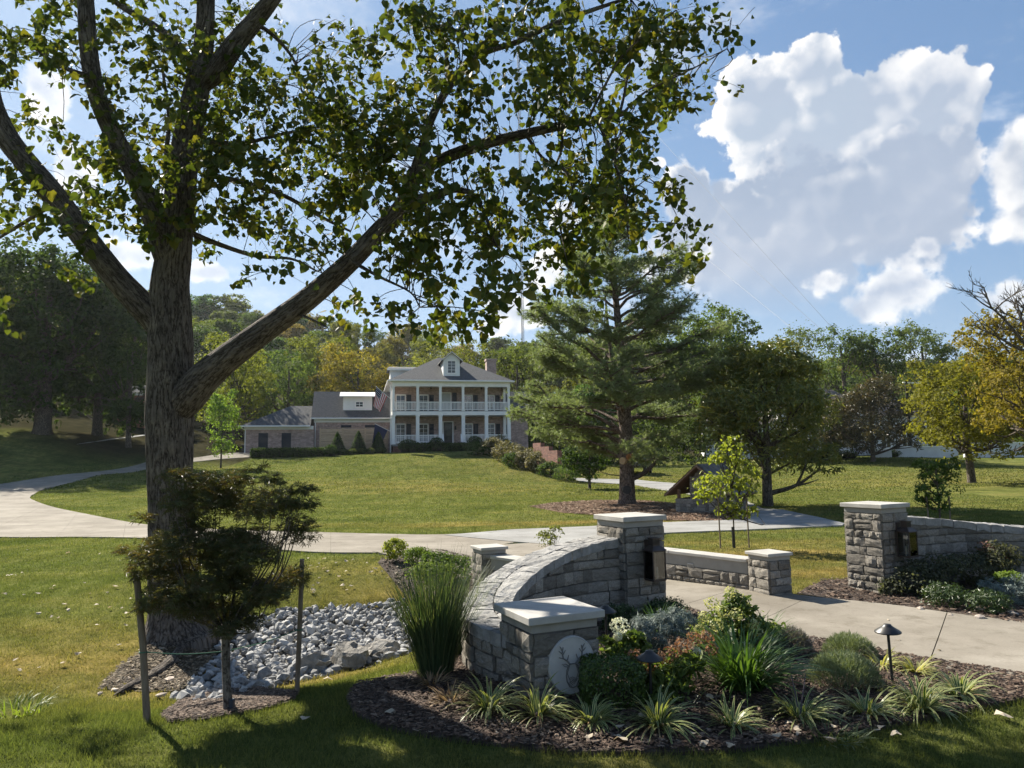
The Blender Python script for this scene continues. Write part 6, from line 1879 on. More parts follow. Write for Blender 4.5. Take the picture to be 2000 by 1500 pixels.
for i, (px, py, y, r) in enumerate([(962, 884, 66, 1.15), (990, 900, 63, 1.2), (1012, 906, 61.5, 1.0), (1032, 922, 59.5, .95), (1048, 932, 58, .8), (975, 872, 68, 1.1)]):
    p = at(px, py, y); z0 = gz(p[0], p[1])
    t = make_tree('hydrangea', ['pale flowered hydrangea', 'large cream hydrangea', 'hydrangea', 'white flowered hydrangea', 'lowest white hydrangea', 'uppermost hydrangea'][i] + ' on the slope right of the porch', (p[0], p[1], z0), 1.9, [(0, 0, .85, r, r, .85), (r * .5, 0, .6, r * .6, r * .6, .6), (-r * .5, 0, .7, r * .6, r * .6, .6)], 2600, .14, (1, 1, 1), .03, 740 + i, mat=HYF, cat='shrub')
for i, (px, py, y, r, nm) in enumerate([(1075, 938, 56, 1.0, 'dark clipped shrub below the slope hydrangeas'), (1108, 945, 54, 1.05, 'rounded green shrub at the foot of the slope'), (1000, 925, 60, .9, 'dark shrub under the slope hydrangeas'), (930, 893, 66, 1.1, 'dark spreading shrub at the right lawn crest')]):
    p = at(px, py, y); z0 = gz(p[0], p[1])
    make_tree('boxwood', nm, (p[0], p[1], z0), 1.3, [(0, 0, .55, r, r, .6), (r * .6, 0, .45, r * .6, r * .6, .45)], 2200, .12, (.038, .062, .02) if i != 1 else (.06, .09, .03), .03, 750 + i, cat='shrub')
for i, (px, y, r, h) in enumerate([(1560, 70, 1.0, .8), (1600, 71, 1.2, .9), (1655, 71, 1.0, .8), (1742, 71, .9, .7), (1800, 74, 1.3, 1.2), (1765, 74, 1.0, 1.0)]):
    ball('clipped shrub %s of the low white garden wall' % ['far left', 'left', 'just left', 'at the end', 'behind the middle', 'above the steps'][i], px, y, r, (.05, .07, .022), 760 + i, h, 'boxwood', 1000, False, .12)


# Japanese maple with stakes
def maple():
    rs = np.random.RandomState(800); g = gnd(445, 1392); y = g[1]; k = y / F
    BL = [(440, 985, 110, 80), (340, 1050, 75, 75), (545, 1010, 65, 75), (420, 1120, 105, 75), (520, 1085, 75, 75), (350, 1135, 70, 55), (455, 925, 60, 30), (560, 950, 45, 30), (315, 1100, 50, 45), (490, 1165, 65, 40), (410, 950, 60, 40), (590, 985, 25, 25), (395, 1195, 70, 40), (490, 1205, 60, 35), (330, 1180, 45, 35), (440, 1060, 90, 60), (545, 1130, 55, 55), (445, 1150, 80, 60)]
    t = thing('japanese_maple', 'young dark purplish green maple held between two wooden stakes', 'tree', tuple(g))
    B = []
    for px, py, rx, ry in BL:
        for _ in range(3):
            c = at(px + rs.uniform(-.6, .6) * rx, py + rs.uniform(-.6, .6) * ry, y); B.append((c[0], c[1] + rs.uniform(-.3, .3), c[2], rx * k * .62, rx * k * .6, ry * k * .42))
    fork = at(442, 1235, y); base = np.array(g)
    tp = catmull([base - [0, 0, .08], (base + fork) / 2 + [.01, 0, 0], fork], 10)
    tt_ = limb([(446, 1395, 22), (442, 1320, 18), (441, 1255, 19), (441, 1235, 18)], y, y)
    paths = [tt_]; tips = []
    for b in B:
        for _ in range(1):
            e = np.array(b[:3]) + rs.normal(size=3) * np.array(b[3:]) * .45; m = fork * .5 + e * .5 + np.array([(e[0] - fork[0]) * .25, rs.normal() * .06, -.04 * rs.rand()])
            if rs.rand() < .62: continue
            paths.append((catmull([fork + rs.normal(size=3) * .01, m, e], 10), np.linspace(.010, .0025, 10))); tips.append(e)
            for _ in range(2):
                q = e + rs.normal(size=3) * np.array(b[3:]) * .5; paths.append((catmull([m, (m + q) / 2 + rs.normal(size=3) * .02, q], 6), np.linspace(.005, .0015, 6)))
    for e in (at(240, 1075, y), at(605, 955, y), at(598, 985, y), at(500, 915, y), at(280, 1010, y)):
        paths.append((catmull([fork, fork * .4 + e * .6 + [0, 0, -.03], e], 10), np.linspace(.008, .0015, 10))); B.append((e[0], e[1], e[2], .10, .10, .045))
    V, Fq, Bk = tube_np(paths, 6)
    link('trunk', npmesh('trunk', V, Fq, attrs={'bark': Bk}, smooth=True), bark_mat('maple_bark', [(.10, .085, .07), (.15, .13, .11), (.20, .175, .15)], 30, .4, .5, .01), t, world=True)
    # palmate leaves: five narrow lobes
    n = 9800; w = np.array([b[3] * b[5] for b in B]); w /= w.sum(); bi = rs.choice(len(B), n, p=w); BB = np.array(B)[bi]
    d = rnd_dirs(rs, n); P = BB[:, :3] + d * BB[:, 3:] * (rs.rand(n) ** .45)[:, None]
    nr = rs.normal(size=(n, 3)) * .45 + np.array([0, -.25, 1.0]); tip = rs.normal(size=(n, 3)) + np.array([0, 0, -.7])
    sv = [(0, 0, 0)]; sf = []
    for j, (a, l) in enumerate(((-1.25, .62), (-.6, .9), (0, 1.0), (.6, .9), (1.25, .62))):
        b = len(sv); sv += [(math.sin(a - .16) * l * .5, math.cos(a - .16) * l * .5, .03), (math.sin(a) * l, math.cos(a) * l, -.06), (math.sin(a + .16) * l * .5, math.cos(a + .16) * l * .5, .03)]; sf += [(0, b, b + 1), (0, b + 1, b + 2)]
    s = .062 * (.7 + .6 * rs.rand(n)); V, Fq = leaves(P, nr, tip, s, s, (np.array(sv), np.array(sf)))
    link('crown', npmesh('crown', V, Fq), leafmat('maple_leaf', [(.058, .075, .034), (.080, .098, .04), (.105, .088, .044), (.085, .115, .044)], .40, .5, .3, tcol=(1.4, 1.1, .45)), t, world=True)
    gu = gnd(447, 1392); MB().box(-.04, .04, -.028, .028, -.02, .11).build('trunk_guard', pm('slate_guard', [(.03, .035, .045), (.05, .055, .065)], 8, .6), t, loc=Vector(gu) - Vector(g), bevel=.006)


maple()
STAKE = pm('stake_timber', [(.11, .082, .058), (.18, .14, .10), (.24, .19, .14)], 5, .85, .4, 24, .005, stretch=(5, 5, .8))


def stake(label, b, tp, y0, y1, w):
    a = np.array(gnd(*b)); c = at(*tp, a[1] + y1); t = thing('tree_stake', label, 'stake', tuple(a), 0, 'round stakes of the maple')
    d = c - a; MB().tube([(0, 0, -.15), tuple(d * .5 + [.004, 0, 0]), tuple(d)], [w, w * .96, w * .92], 14).build('post', STAKE, t)
    return a, c


sa, sA = stake('round timber stake leaning at the left of the maple', (291, 1412), (266, 1115), 0, .05, .028)
sb, sB = stake('round timber stake at the right of the maple in front of rocks', (579, 1358), (590, 1092), 0, -.05, .023)
TIE = pm('green_tie', [(.02, .12, .075), (.03, .15, .09)], 6, .6)
gq = gnd(445, 1392); mk = at(440, 1272, gq[1])
for lb, p in (('thin green cord tying the maple to its left stake', sa + (sA - sa) * .46), ('thin green cord tying the maple to its right stake', sb + (sB - sb) * .48)):
    t = thing('tie_cord', lb, 'cord', tuple(p)); pts = catmull([p, (p + mk) / 2 + np.array([0, 0, -.02]), mk], 12) - p
    MB().tube([tuple(q) for q in pts], .0045, 6).build('cord', TIE, t); MB().tube([(.028 * math.cos(a), .028 * math.sin(a), 0) for a in np.linspace(0, 6.28, 14)], .005, 5).build('loop', TIE, t)

# young staked tree in the turf beyond the parapet
yl = 15.8
g = at(1434, 1085, yl); z0 = gz(g[0], g[1])
YL = leafmat('young_oak_leaf', [(.12, .15, .03), (.17, .20, .04), (.23, .25, .06)], .5, .45, .3, tcol=(1.5, 1.5, .5))
B = []
for px, py, rx, ry in [(1430, 885, 28, 32), (1445, 915, 30, 28), (1400, 950, 40, 26), (1450, 965, 30, 30), (1375, 965, 25, 14), (1425, 1000, 25, 18), (1470, 930, 16, 16), (1465, 1000, 14, 10), (1405, 900, 20, 16)]:
    c = at(px, py, yl); B.append((c[0] - g[0], 0, c[2] - z0, rx / F * yl, rx / F * yl, ry / F * yl))
make_tree('young_oak', 'slender young tree with bright lime leaves between two thin stakes', (g[0], g[1], z0), 2.6, B, 1100, .11, (1, 1, 1), .018, 820, mat=YL, clump=.45, per=7, shape=OVAL, asp=.75, split=.4, trunk_h=2.5)
tg = COL.objects[-1]
yo = [o for o in COL.objects if o.name.startswith('young_oak') and o.type == 'EMPTY'][0]
MB().tube([(.005, 0, -.05), (.0, 0, .45)], .035, 10).build('trunk_guard', BLACK, yo)
for px, nm in ((1408, 'left'), (1464, 'right')):
    p = at(px, 1085, yl); a = (p[0], p[1], gz(p[0], p[1])); t = thing('tree_stake', 'thin dark stake %s of the lime young tree' % nm, 'stake', a, 0, 'thin stakes of the lime young tree')
    MB().tube([(0, 0, -.1), (-.01, 0, 1.12)], .016, 8).build('post', STAKE, t)
# ------------------------------------------------------------------ rocks in the dry creek
def rock_variants(n, seed, mat, lo=1):
    out = []
    for i in range(n):
        rs = np.random.RandomState(seed + i); bm = bmesh.new(); bmesh.ops.create_icosphere(bm, subdivisions=lo, radius=.5)
        pl = [(rnd_dirs(rs, 1)[0], rs.uniform(.20, .40)) for _ in range(8)]
        for v in bm.verts:
            c = np.array(v.co) * (1 + .14 * rs.normal())
            for nn, dd in pl:
                q = c @ nn
                if q > dd: c = c - nn * (q - dd)
            v.co = c * np.array([1.2, 1.0, .8])
        me = bpy.data.meshes.new('rock'); bm.to_mesh(me); bm.free(); me.materials.append(mat); out.append(me)
    return out


ROCK = pm('limestone_rock', [(.19, .188, .185), (.29, .288, .285), (.40, .395, .385)], 5, .85, .5, 18, .03, rand=.32, fine=.1)
RV = rock_variants(14, 900, ROCK)
rs = np.random.RandomState(901); C0 = np.array(CREEK); cand = []
while len(cand) < 1750:
    x, y = rs.uniform(C0[:, 0].min(), C0[:, 0].max()), rs.uniform(C0[:, 1].min(), C0[:, 1].max())
    if inpoly(np.array([x]), np.array([y]), CREEK)[0]: cand.append((x, y))
cand.sort(key=lambda q: math.hypot(q[0], q[1]))
VV, FF = [], []; off = 0; cnt = 0
for i, (x, y) in enumerate(cand):
    s = rs.uniform(.06, .145) * (1.5 if rs.rand() < .10 else 1); z = gz(x, y) - .07 + s * .30 + rs.uniform(0, .05); me = RV[rs.randint(len(RV))]
    rot = Matrix.Rotation(rs.uniform(0, 6.28), 4, 'Z') @ Matrix.Rotation(rs.normal() * .5, 4, 'X') @ Matrix.Rotation(rs.normal() * .5, 4, 'Y')
    if i % 5 < 2 and cnt < 300:
        o = bpy.data.objects.new('creek_rock', me); COL.objects.link(o); o.matrix_world = Matrix.Translation((x, y, z + .02)) @ rot @ Matrix.Scale(s * 1.12, 4); cnt += 1
        tag(o, 'grey broken limestone rock in the dry creek bed', 'rock', 'grey rocks filling the dry creek bed')
    else:
        M4 = np.array(Matrix.Translation((x, y, z)) @ rot @ Matrix.Scale(s, 4)); v = np.array([tuple(q.co) for q in me.vertices]); v = v @ M4[:3, :3].T + M4[:3, 3]
        f = np.array([tuple(p.vertices) for p in me.polygons]); VV.append(v); FF.append(f + off); off += len(v)
ROCKS = chipmat('rock_fill', [(.14, .139, .136), (.23, .228, .225), (.31, .308, .30), (.41, .40, .385)])
tag(link('rock_fill', npmesh('rock_fill', np.concatenate(VV), np.concatenate(FF)), ROCKS), 'smaller grey rocks packed between the larger creek rocks', 'rocks', kind='stuff')
tag(sheet('creek_bed', CREEK, -.085, pm('creek_silt', [(.07, .065, .055), (.13, .12, .10)], 8, .95, .6, 30, .02, coord='World'), .2, 0), kind='structure')
BOULD = pm('tan_boulder', [(.16, .145, .125), (.27, .25, .22), (.38, .36, .33)], 3, .9, .7, 9, .06, rand=.15, fine=.12)
BV = rock_variants(3, 950, BOULD, 3)
for i, (px, py, s, lb) in enumerate([(612, 1292, .46, 'tan pointed boulder behind the right maple stake'), (682, 1285, .56, 'broad grey boulder in the creek bank'), (752, 1262, .42, 'tan boulder beside the tall ornamental grass')]):
    g = gnd(px, py + 18); o = bpy.data.objects.new('boulder', BV[i]); COL.objects.link(o); o.location = (g[0], g[1], g[2] + s * .14); o.rotation_euler = (.2 * i, .1, 1.3 * i + .4); o.scale = (s * 1.1, s, s * .95)
    tag(o, lb, 'boulder', 'boulders along the creek')
# pale rocks along the right bed and odd stones
PALE = pm('pale_rock', [(.36, .29, .23), (.48, .40, .33), (.56, .50, .43)], 6, .9, .4, 18, .02, rand=.2)
PV = rock_variants(5, 970, PALE)
for i, (px, py, s) in enumerate([(1740, 1180, .08), (1798, 1194, .12), (1858, 1206, .10), (1913, 1196, .15), (1915, 1212, .13), (1980, 1203, .12), (1960, 1192, .08), (1500, 1162, .09), (1765, 1187, .06), (1895, 1200, .06), (1705, 1179, .07), (285, 1352, .12), (250, 1330, .09), (225, 1350, .08), (330, 1333, .12), (312, 1362, .10), (195, 1358, .07), (262, 1312, .07), (1655, 1352, .07), (1640, 1338, .06)]):
    g = gnd(px, py); o = bpy.data.objects.new('garden_stone', PV[i % 5]); COL.objects.link(o); o.location = (g[0], g[1], g[2] + s * .25); o.rotation_euler = (0, 0, i * 1.7); o.scale = (s * 1.2, s, s * .8)
    if i < 11: tag(o, 'small pale stone on the mulch below the right wall', 'stone', 'pale stones below the right wall')
    elif i < 18: tag(o, 'small pale stone in the litter near the large tree', 'stone', 'pale stones near the large tree')
    else: tag(o, 'small pale stone in the bed beside the lavender', 'stone', 'pale stones beside the lavender')
# an old surface root beside the trunk
rt = thing('tree_root', 'exposed grey root lying in the litter left of the creek rocks', 'root', tuple(gnd(250, 1350)))
rp = np.array([gnd(a, b) + [0, 0, .02] for a, b in ((222, 1362), (255, 1345), (295, 1325), (330, 1300), (352, 1272))]) - np.array(rt.location)
V, Fq, B = tube_np([(catmull(rp, 24), np.interp(np.linspace(0, 1, 24), [0, .15, .8, 1], [.004, .045, .08, .05]))], 12); link('root', npmesh('root', V, Fq, attrs={'bark': B}, smooth=True), BARK, rt)

# fallen leaves ------------------------------------------------------------------------------
FL = leafmat('fallen_leaf', [(.20, .12, .06), (.34, .25, .16), (.48, .42, .33), (.55, .50, .42)], .2, .7, .15, tcol=(1.1, 1, .8))


def leaf_mesh(seed):
    rs = np.random.RandomState(seed); n = 9; vs = []; 
    for i in range(n):
        a = 2 * PI * i / n; r = .5 * (1 + .22 * rs.normal()); vs.append((r * math.cos(a), r * math.sin(a) * .75, .10 * math.sin(a * 2 + seed) + .05 * rs.normal()))
    vs.append((0, 0, .10)); m = MB().add(vs, [(i, (i + 1) % n, n) for i in range(n)]).mesh('fallen_leaf'); m.materials.append(FL); return m


FV = [leaf_mesh(i) for i in range(6)]
rs = np.random.RandomState(990)
spots = [(1210, 1455, .13, 'bed'), (1150, 1450, .09, 'bed'), (1255, 1410, .08, 'bed'), (1375, 1462, .09, 'bed'), (1430, 1467, .08, 'bed'), (1622, 1455, .12, 'bed'), (1560, 1436, .08, 'bed'), (1390, 1372, .09, 'bed'), (760, 1402, .09, 'bed'), (1960, 1410, .14, 'grass'), (594, 1415, .07, 'grass'), (640, 1335, .10, 'grass')]
for i in range(34): spots.append((rs.uniform(600, 780), rs.uniform(1092, 1165), rs.uniform(.05, .10), 'far'))
for i in range(44): spots.append((rs.uniform(0, 300), rs.uniform(1075, 1320), rs.uniform(.04, .09), 'left'))
for i in range(26): spots.append((rs.uniform(720, 1900), rs.uniform(1380, 1450), rs.uniform(.04, .08), 'bed'))
for i in range(6): spots.append((rs.uniform(1310, 1900), rs.uniform(1150, 1280), rs.uniform(.04, .06), 'drive'))
LB = {'bed': ('dry fallen leaf on the dark mulch of the bed', 'fallen leaves on the mulch'), 'grass': ('dry pale leaf lying on the front lawn edge', 'fallen leaves on the front lawn'), 'far': ('pale dry leaf on the grass bank below the loop drive', 'fallen leaves on the far bank'), 'left': ('pale dry leaf on the lawn left of the large tree', 'fallen leaves on the left lawn'), 'drive': ('small dry leaf on the concrete entry drive', 'fallen leaves on the drive')}
for px, py, s, w in spots:
    g = gnd(px, py); o = bpy.data.objects.new('fallen_leaf', FV[rs.randint(6)]); COL.objects.link(o); o.location = (g[0], g[1], g[2] + {'drive': .035, 'bed': .042}.get(w, .052)); o.rotation_euler = (rs.normal() * .25, rs.normal() * .25, rs.uniform(0, 6.28)); o.scale = (s, s, s)
    tag(o, LB[w][0], 'leaf', LB[w][1])

# ------------------------------------------------------------------ spring house
g = at(1370, 1008, 26.2); g[2] = gz(g[0], g[1])
sh = thing('spring_house', 'small stone spring house with a shingled gable roof', 'shed', (g[0], g[1], g[2] - .1), R(-36))
rs = np.random.RandomState(77); w, d = 1.9, 2.2
MB().box(-w / 2, w / 2, 0, d, 0, .62).build('lower_wall', MORTAR, sh)
MB().add([(-w / 2 + .55, 0.02, .62), (w / 2, .02, .62), (w / 2, .02, .95), (.0, .02, 1.72), (-w / 2 + .55, .02, 1.25), (-w / 2 + .55, .2, .62), (w / 2, .2, .62), (w / 2, .2, .95), (.0, .2, 1.72), (-w / 2 + .55, .2, 1.25)],
         [(0, 1, 2, 3, 4), (9, 8, 7, 6, 5), (0, 5, 6, 1), (1, 6, 7, 2), (4, 9, 5, 0)]).build('gable_wall', MORTAR, sh)
lay(sh, (-w / 2, 0, 0), (1, 0, 0), (0, -1, 0), ashlar(rs, w, .62, .1, .2), rs, .04)
lay(sh, (w / 2, 0, 0), (0, 1, 0), (1, 0, 0), ashlar(rs, d, .95, .1, .2), rs, .04)
lay(sh, (-w / 2, d, 0), (0, -1, 0), (-1, 0, 0), ashlar(rs, d, .6, .1, .2), rs, .04)
lay(sh, (-w / 2 + .55, .02, .62), (1, 0, 0), (0, -1, 0), [q for q in ashlar(rs, w - .55, 1.1, .1, .2) if q[1] + q[3] / 2 + .62 < 1.70 - abs(q[0] + .55 - w / 2) * .80], rs, .04)
MB().box(w / 2 - .2, w / 2, .205, d, .62, .95).build('side_wall', MORTAR, sh)
BEAM = pm('brown_timber', [(.16, .10, .065), (.25, .16, .11)], 5, .8, .2, 20, .004)
for y in (.1, d - .1): MB().bar((-w / 2 + .08, y, .62), (-w / 2 + .08, y, .95), .1).build('post', BEAM, sh)
SHK = pm('wood_shakes', [(.10, .095, .09), (.16, .15, .14), (.22, .21, .20)], 4, .9, .4, 20, .01, rand=.25)
for s in (-1, 1):
    e = Vector((s * (w / 2 + .32), -.25, .78)); r = Vector((0, -.25, 1.86)); sl = (e - r)
    MB().add([tuple(r), tuple(e), tuple(e + Vector((0, d + .5, 0))), tuple(r + Vector((0, d + .5, 0))), tuple(r - Vector((0, 0, .06))), tuple(e - Vector((0, 0, .06))), tuple(e + Vector((0, d + .5, -.06))), tuple(r + Vector((0, d + .5, -.06)))],
             [(0, 1, 2, 3), (7, 6, 5, 4), (0, 4, 5, 1), (1, 5, 6, 2), (2, 6, 7, 3)]).build('roof_deck', BEAM, sh)
    for k in range(7):
        x = 0.0
        while x < d + .45:
            ww = rs.uniform(.14, .26); a = r + sl * (k / 7) + Vector((0, x, .02)); b = r + sl * ((k + 1.12) / 7) + Vector((0, x, .045)); yy = Vector((0, min(ww, d + .5 - x) - .012, 0))
            MB().add([tuple(a), tuple(b), tuple(b + yy), tuple(a + yy), tuple(b - Vector((0, 0, .03))), tuple(b + yy - Vector((0, 0, .03)))], [(0, 1, 2, 3), (1, 4, 5, 2)]).build('shingle', SHK, sh); x += ww
    MB().bar(tuple(r + Vector((0, -.02, -.05))), tuple(e + Vector((0, -.02, -.05))), .05, .12, (0, 1, 0)).build('barge_board', BEAM, sh)

# ------------------------------------------------------------------ far right: white house, walls
nb = thing('white_house', 'white painted house with brown roof mostly hidden behind the magnolias', 'house', tuple(at(1600, 880, 92)), R(-10)); nz = gz(nb.location.x, nb.location.y) - nb.location.z
WB = pm('white_brick', [(.55, .56, .56), (.64, .65, .65)], 2, .8); BR_ = pm('brown_roof', [(.11, .095, .085), (.17, .145, .13)], 4, .9, .4, 20, .02, stretch=(1, 1, 3))
for (x0_, x1_, y0_, y1_, h) in ((-14, -4.5, 0, 8, 4.2), (-4.4, 6, 1, 10, 6.0), (6.1, 12.5, -1, 8, 5.0)):
    MB().box(x0_, x1_, y0_, y1_, nz - 1, nz + h).build('wall', WB, nb); ym = (y0_ + y1_) / 2
    MB().add([(x0_ - .5, y0_ - .5, nz + h), (x1_ + .5, y0_ - .5, nz + h), (x1_ + .5, y1_ + .5, nz + h), (x0_ - .5, y1_ + .5, nz + h), (x0_ + 2.6, ym, nz + h + 3), (x1_ - 2.6, ym, nz + h + 3)], [(0, 1, 5, 4), (1, 2, 5), (2, 3, 4, 5), (3, 0, 4), (3, 2, 1, 0)]).build('roof', BR_, nb)
    for x in np.arange(x0_ + 1.6, x1_ - 1, 2.4): window(x, nz + 1.0, 1.0, 1.6, y=y0_, rows=2, parent=nb, shutter=False)
MB().box(-12.5, -11.5, 3, 4, nz + 4, nz + 8.6).build('chimney', WB, nb)
for i, (a, b, y, h, lb) in enumerate([(1708, 1742, 70, .75, 'short white garden wall left of the clipped hedge'), (1752, 1872, 70.5, .95, 'long low white garden wall below the shrubs'), (1885, 2060, 70.5, 1.35, 'white garden wall behind the turning maple')]):
    p, q = gp(a, y), gp(b, y); t = thing('garden_wall', lb, 'wall', p, math.atan2((q - p).y, (q - p).x)); L = (q - p).length
    MB().box(0, L, 0, .3, -1.2, h).build('body', WB, t); MB().box(-.06, L + .06, -.06, .36, h, h + .1).build('coping', WHITE, t)
# utility pole
p = gp(1780, 88); up = thing('utility_pole', 'grey utility pole with a short crossarm above the white house', 'pole', p); ztop = at(1780, 742, 88)[2] - p.z
MB().tube([(0, 0, -.5), (0, 0, ztop)], [.2, .16], 10).build('post', BARK2S, up); MB().bar((-.4, 0, ztop - .3), (2.2, 0, ztop - .45), .14).build('crossarm', WHITE, up)

# ------------------------------------------------------------------ parked pickup behind the pine
p = gp(1246, 64); p.z = gz(p.x, p.y)
car = thing('pickup_truck', 'dark pickup truck parked behind the pine trunk', 'truck', p, R(72))
PAINT = pm('dark_car_paint', [(.012, .013, .016), (.018, .02, .024)], 3, .25, spec=.6); CG = pm('car_glass', [(.10, .14, .17), (.16, .2, .24)], 2, .06, spec=.9); TYRE = pm('tyre_rubber', [(.012, .012, .012), (.02, .02, .02)], 9, .9); RIM = pm('alloy_rim', [(.3, .3, .3), (.4, .4, .4)], 5, .35, metal=.8)
prof = [(-2.7, .5), (-2.75, .95), (-1.0, 1.08), (-.55, 1.72), (.75, 1.74), (1.05, 1.12), (2.65, 1.08), (2.7, .5)]
vs = [(x, -.9, z) for x, z in prof] + [(x, .9, z) for x, z in prof]; n = len(prof)
MB().add(vs, [tuple(range(n)), tuple(range(2 * n - 1, n - 1, -1))] + [(i, n + i, n + (i + 1) % n, (i + 1) % n) for i in range(n)]).build('body', PAINT, car, bevel=.03)
for s in (-1, 1):
    for a, b in ((-.62, .08), (.14, .86)):
        MB().add([(a - .12 if a < 0 else a, s * .915, 1.16), (b + (.1 if b > .5 else 0), s * .915, 1.16), (b - (.05 if b > .5 else 0), s * .905, 1.62), (a + (.1 if a < 0 else 0), s * .905, 1.62)], [(0, 1, 2, 3) if s < 0 else (3, 2, 1, 0)]).build('side_window', CG, car)
    for x in (-1.75, 1.75):
        wh = MB().tube([(x, s * .70, .38), (x, s * .93, .38)], .38, 18).build('wheel', TYRE, car); MB().tube([(x, s * .92, .38), (x, s * .945, .38)], .22, 14).build('rim', RIM, wh)
    MB().box(-2.80, -2.74, s * .62 - .16, s * .62 + .16, .72, .90).build('headlight', CG, car)
MB().add([(-.98, -.78, 1.12), (-.98, .78, 1.12), (-.60, .72, 1.66), (-.60, -.72, 1.66)], [(0, 1, 2, 3)]).build('windscreen', CG, car)
# brick retaining wall and stair rail right of the house
a, b = gp(1045, 63), gp(1092, 59); rw = thing('retaining_wall', 'red brick retaining wall stepping down right of the house', 'wall', a, math.atan2((b - a).y, (b - a).x)); L = (b - a).length
for k in range(3): MB().box(L * k / 3 + .002, L * (k + 1) / 3, -.2, .2, -1.5, 1.75 - .35 * k).build('step_section', REDBRICK, rw)
MB().tube([(0, 0, 2.6), (L, 0, 1.7)], .04, 6).build('handrail', BLACK, rw)
for k in range(5): MB().tube([(L * k / 4, 0, 1.0), (L * k / 4, 0, 2.6 - .9 * k / 4)], .025, 6).build('rail_post', BLACK, rw)
# iron fence, bin, brick wall at the far left
a, b = gp(405, 82), gp(492, 82); fe = thing('iron_fence', 'black iron picket fence left of the far wing', 'fence', a, math.atan2((b - a).y, (b - a).x)); L = (b - a).length; zt = 2.0
for z in (.25, 1.8): MB().box(0, L, -.02, .02, z, z + .05).build('rail', BLACK, fe)
for k in range(28): MB().box(L * k / 27 - .018, L * k / 27 + .018, -.022, .022, -.4, zt + (.25 if k % 9 == 0 else 0)).build('picket', BLACK, fe)
t = thing('ac_unit', 'small dark outdoor unit beside the far left wing', 'unit', gp(484, 72)); MB().box(-.5, .5, -.4, .4, -.3, .75).build('cabinet', BLACK, t, bevel=.04); MB().box(-.52, .52, -.42, .42, .752, .80).build('lid', pm('unit_lid', [(.3, .3, .3), (.36, .36, .36)], 5, .6), t)
a, b = gp(225, 78), gp(330, 80); bw = thing('brick_building', 'orange brick building glimpsed behind the left trees', 'building', a, math.atan2((b - a).y, (b - a).x)); L = (b - a).length
OBR = brick_mat('orange_brick', [(.30, .13, .065), (.25, .11, .06)], (.26, .2, .16)); MB().box(0, L, 0, 5, -2, 3.2).build('wall', OBR, bw); MB().box(-.3, L + .3, -.4, 5.3, 3.2, 3.45).build('eave', WHITE, bw); MB().add([(-.4, -.5, 3.45), (L + .4, -.5, 3.45), (L + .4, 5.4, 3.45), (-.4, 5.4, 3.45), (1.5, 2.5, 5.2), (L - 1.5, 2.5, 5.2)], [(0, 1, 5, 4), (1, 2, 5), (2, 3, 4, 5), (3, 0, 4), (3, 2, 1, 0)]).build('roof', SHINGLE, bw)
pth = [gnd(x, y) for x, y in ((150, 868), (190, 862), (230, 856), (260, 852), (290, 848))]
PT = catmull([q[:2] for q in pth], 20); tag(sheet('path', [tuple(q) for q in PT] + [tuple(q + np.array([.2, .9])) for q in PT[::-1]], .03, CONCW, .6, .08), kind='structure')
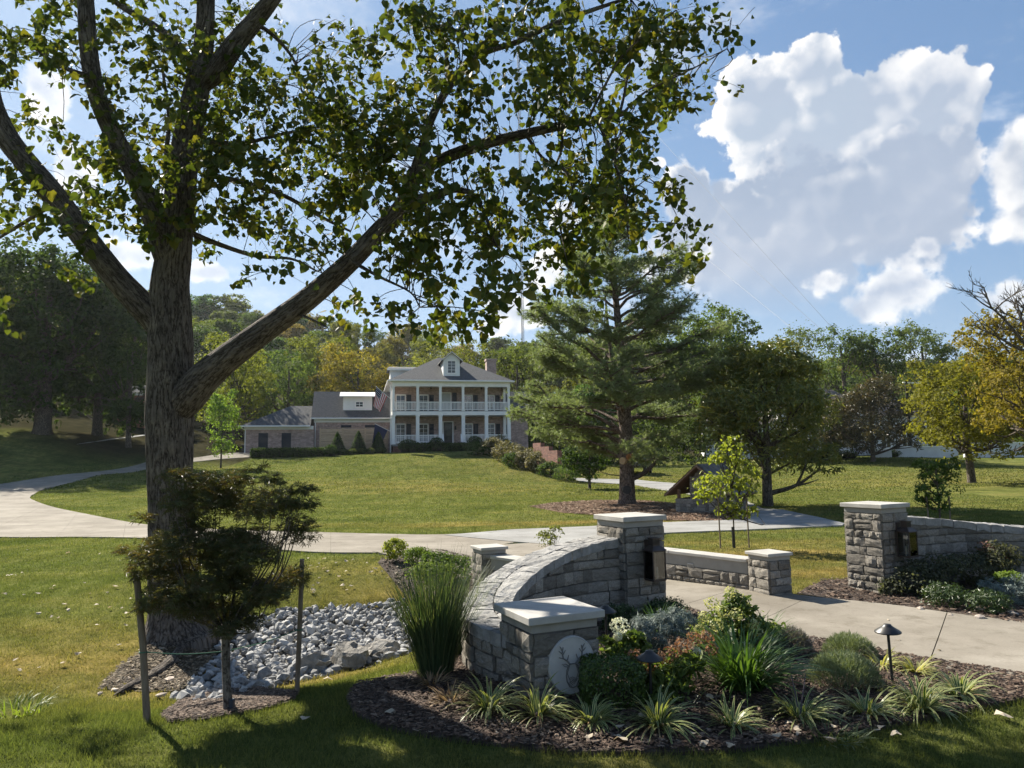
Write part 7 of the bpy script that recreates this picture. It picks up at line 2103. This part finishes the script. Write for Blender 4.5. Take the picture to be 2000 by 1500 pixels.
# ------------------------------------------------------------------ radio mast with guy wires
MY = 420.0; m0 = at(1021, 665, MY); m1 = at(1008, -40, MY); mz = gz(m0[0], m0[1]); ms = thing('radio_mast', 'tall thin lattice radio mast rising above the hill trees', 'mast', (m0[0], m0[1], mz))
STEEL = pm('mast_steel', [(.10, .10, .11), (.16, .16, .17)], .5, .6); Hm = m1[2] - mz; rr = .8
pos = [(rr * math.cos(a), rr * math.sin(a)) for a in (.3, 2.4, 4.5)]
for x, y in pos: MB().tube([(x, y, 0), (x, y, Hm)], .13, 4).build('leg', STEEL, ms)
br = MB(); z = 0
while z < Hm - 1.6:
    for i in range(3): br.bar((*pos[i], z), (*pos[(i + 1) % 3], z + 1.6), .09); br.bar((*pos[i], z), (*pos[(i + 1) % 3], z), .09)
    z += 1.6
br.build('bracing', STEEL, ms)
for i, (a, b) in enumerate([((1225, 200), (1625, 640)), ((1250, 330), (1600, 640)), ((1300, 440), (1545, 640))]):
    A0, B0 = at(*a, 420), at(*b, 260); d = A0 - B0; top = A0 + d * ((m0[0] - A0[0]) / d[0])
    t = thing('guy_wire', ['upper', 'middle', 'lower'][i] + ' guy wire slanting across the sky from the mast', 'wire', tuple(B0), 0, 'guy wires of the mast'); MB().tube([(0, 0, 0), tuple(top - B0)], .06, 5).build('strand', STEEL, t)
# ceiling of the drive: underplanting along the wood edge
def thicket(label, px0, px1, y, h, n, color, seed):
    rs = np.random.RandomState(seed); a, b = gp(px0, y), gp(px1, y); m = max(3, int((b - a).length / 2.2)); B = []
    for i in range(m):
        q = a.lerp(b, (i + rs.rand()) / m); z = gz(q.x, q.y); hh = h * rs.uniform(.6, 1.2); B.append((q.x, q.y + rs.uniform(-1.5, 1.5), z + hh * .45, 1.9, 1.9, hh * .6))
    V, Fq = crown(rs, B, n, .32, .65, per=20); o = link('undergrowth', npmesh('undergrowth', V, Fq), LF); o.color = (*color, 1)
    tag(o, label, 'undergrowth', kind='stuff')


thicket('dark shrubby undergrowth along the wood edge behind the house', 330, 780, 92, 5.5, 16000, (.05, .075, .022), 860)
thicket('dark shrubby undergrowth behind the right side of the house', 1000, 1420, 84, 5, 14000, (.05, .072, .022), 861)
thicket('dark undergrowth behind the left trees', -140, 330, 84, 5.5, 14000, (.032, .048, .018), 862)
thicket('shrubby tree line behind the white house', 1400, 2120, 112, 8, 16000, (.055, .075, .025), 863)
# ------------------------------------------------------------------ summer haze
hm = bpy.data.materials.new('summer_haze'); hm.use_nodes = True; nt = hm.node_tree; nt.nodes.clear()
o_ = nt.nodes.new('ShaderNodeOutputMaterial'); pv = nt.nodes.new('ShaderNodeVolumePrincipled')
pv.inputs['Color'].default_value = (.86, .92, 1.0, 1); pv.inputs['Density'].default_value = .00011; pv.inputs['Anisotropy'].default_value = .35
nt.links.new(pv.outputs[0], o_.inputs['Volume'])
hz_ = MB().box(-3400, 3400, -2100, 3800, -4, 330).build('haze', hm)
tag(hz_, 'thin pale summer haze filling the air over the valley', 'haze', kind='stuff')
